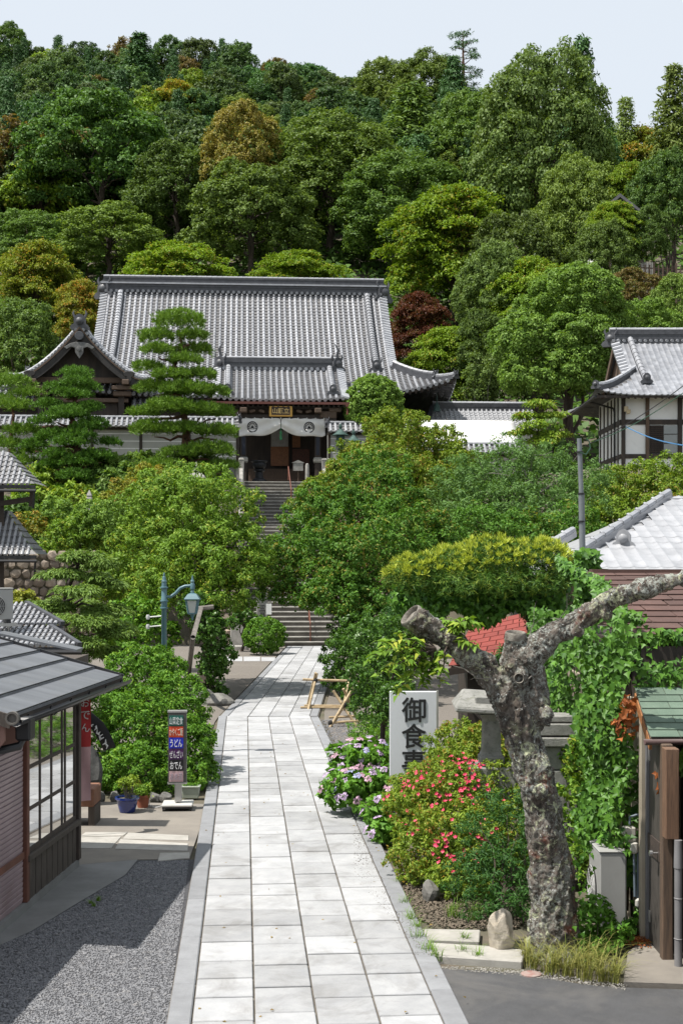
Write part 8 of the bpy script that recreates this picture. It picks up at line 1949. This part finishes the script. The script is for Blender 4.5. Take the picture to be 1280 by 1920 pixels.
# ---- small things at the right foot of the path
M_PALE = mat('pale quartz stone', (.50, .45, .37), (.36, .31, .24), 6, .9, .6, 30, stain=(.24, .19, .13), stscale=6)
rock('pointed pale standing stone on the concrete blocks', G(940, 1788)+Vector((0, .05, .20)), (.15, .11, .25), 33, 'standing_stone', M_PALE, 4)
for k, (q_, lab) in enumerate((([(800, 1800), (978, 1812), (985, 1790), (912, 1782), (808, 1776)], 'flat pale concrete kerb block along the asphalt'), ([(795, 1768), (898, 1772), (900, 1750), (790, 1748)], 'flat pale concrete block under the azalea'))):
    mb = MB(); mb.slab([(G(*p).x, G(*p).y) for p in q_], -.05, .05-.01*k); o = mb.build('concrete_block', M_FLAG, None, bevel=.01); tag(o, lab, 'concrete block')
rock('dark rock under the azalea by the path', G(808, 1692)+Vector((0, .1, .1)), (.11, .1, .16), 35)
mb = MB(); mb.lathe([(.10, 0), (.10, .012), (.085, .016), (.02, .016)], (0, 0, 0), 18); o = mb.build('valve_cover', mat('rusty red lid', (.28, .11, .09), (.36, .30, .27), 12, .8), None, True); o.location = G(995, 1828)+Vector((0, 0, .002)); tag(o, 'small rusty red valve lid in the asphalt edge', 'lid')
# ---- grass tufts
def grass(name, label, spots, m, seed, hmin, hmax, nb, lean=.6, wd=.006):
    r = np.random.default_rng(seed); V = []; Fq = []
    for (x, y, z, sc) in spots:
        for k in range(nb):
            a = r.uniform(0, 6.283); h = r.uniform(hmin, hmax)*sc; ln = r.uniform(.2, 1)*lean*h; bx, by = x+r.normal(0, .035*sc), y+r.normal(0, .035*sc)
            dx, dy = math.cos(a), math.sin(a); w0 = wd*r.uniform(.7, 1.3); b = len(V)
            for j in range(5):
                f = j/4; px_ = bx+dx*ln*f*f; py_ = by+dy*ln*f*f; pz_ = z+h*(f-.38*f*f*f*lean); ww = w0*(1-.85*f)
                V.append((px_-dy*ww, py_+dx*ww, pz_)); V.append((px_+dy*ww, py_-dx*ww, pz_))
            for j in range(4): Fq.append([b+2*j, b+2*j+1, b+2*j+3, b+2*j+2])
    o = link(np_mesh(name, V, Fq, None, LM[m]), name); return tag(o, label, 'grass', kind='stuff')
rr = random.Random(12)
sp1 = [(*G(px, py)[:2], 0, s) for px, py, s in ((1000, 1815, 1), (1030, 1825, 1), (1065, 1830, 1.1), (1100, 1838, 1.1), (1130, 1840, 1), (1150, 1842, .9), (985, 1800, .8), (1080, 1815, 1), (1120, 1822, 1.1), (1155, 1825, .8), (1045, 1815, .9), (1105, 1805, 1))]
grass('dry_grass', 'dry yellowish grass tufts round the foot of the old tree', sp1, 'grass', 1, .18, .50, 60, lean=1.15, wd=.004)
sp2 = [(*G(px, py)[:2], 0, s) for px, py, s in ((760, 1700, .8), (770, 1730, 1), (785, 1765, 1.1), (800, 1790, 1), (815, 1800, .9), (865, 1790, .8), (895, 1800, .8), (870, 1765, .8), (850, 1720, 1.2), (890, 1725, 1.2), (920, 1715, 1), (745, 1660, .5), (780, 1745, .8), (175, 1700, .35), (170, 1695, .3), (185, 1690, .35), (1120, 1770, 1.2), (1140, 1745, 1.2))]
grass('green_grass', 'green grass tufts along the path edge and between the blocks', sp2, 'ggrass', 2, .10, .30, 42, lean=1.0, wd=.004)
near_tree('weed', 'bright green weed growing against the grey air conditioner', G(1115, 1800), [(1115, 1715, 14.0, 30, .9), (1140, 1750, 13.9, 30, .9), (1095, 1760, 13.9, 24, 1.0), (1125, 1785, 13.7, 26, .8)], .06, 60, 14, .075, .5, 'hydrangea', 121, tr=.012, cat='weed')
near_tree('weed', 'low green creeper at the foot of the house corner pillar', (3.0, 14.45, 0), [(1185, 1740, 14.3, 22, .8), (1170, 1765, 14.2, 20, .6), (1200, 1715, 14.4, 14, 1.2)], .06, 60, 12, .06, .6, 'ivy', 122, tr=.008, cat='weed')
r = np.random.default_rng(55); n = 260; pts = np.array([[*G(px, py)[:2], .045+.01*r.random()] for px, py in zip(r.normal(1195, 14, n), r.normal(1772, 6, n))]); o = leaf_obj('fallen_leaves', leaf_verts(pts, unit(np.array([0, 0, 1.])+.3*r.normal(size=(n, 3))), .04, .025, r), LM['dryivy']); tag(o, 'brown fallen leaves by the house door', 'leaves', kind='stuff')
def _purge(o):
    for ch in list(o.children): _purge(ch)
    bpy.data.objects.remove(o)
for o in HIDE: _purge(o)
for m_ in list(bpy.data.meshes):
    if m_.users == 0: bpy.data.meshes.remove(m_)
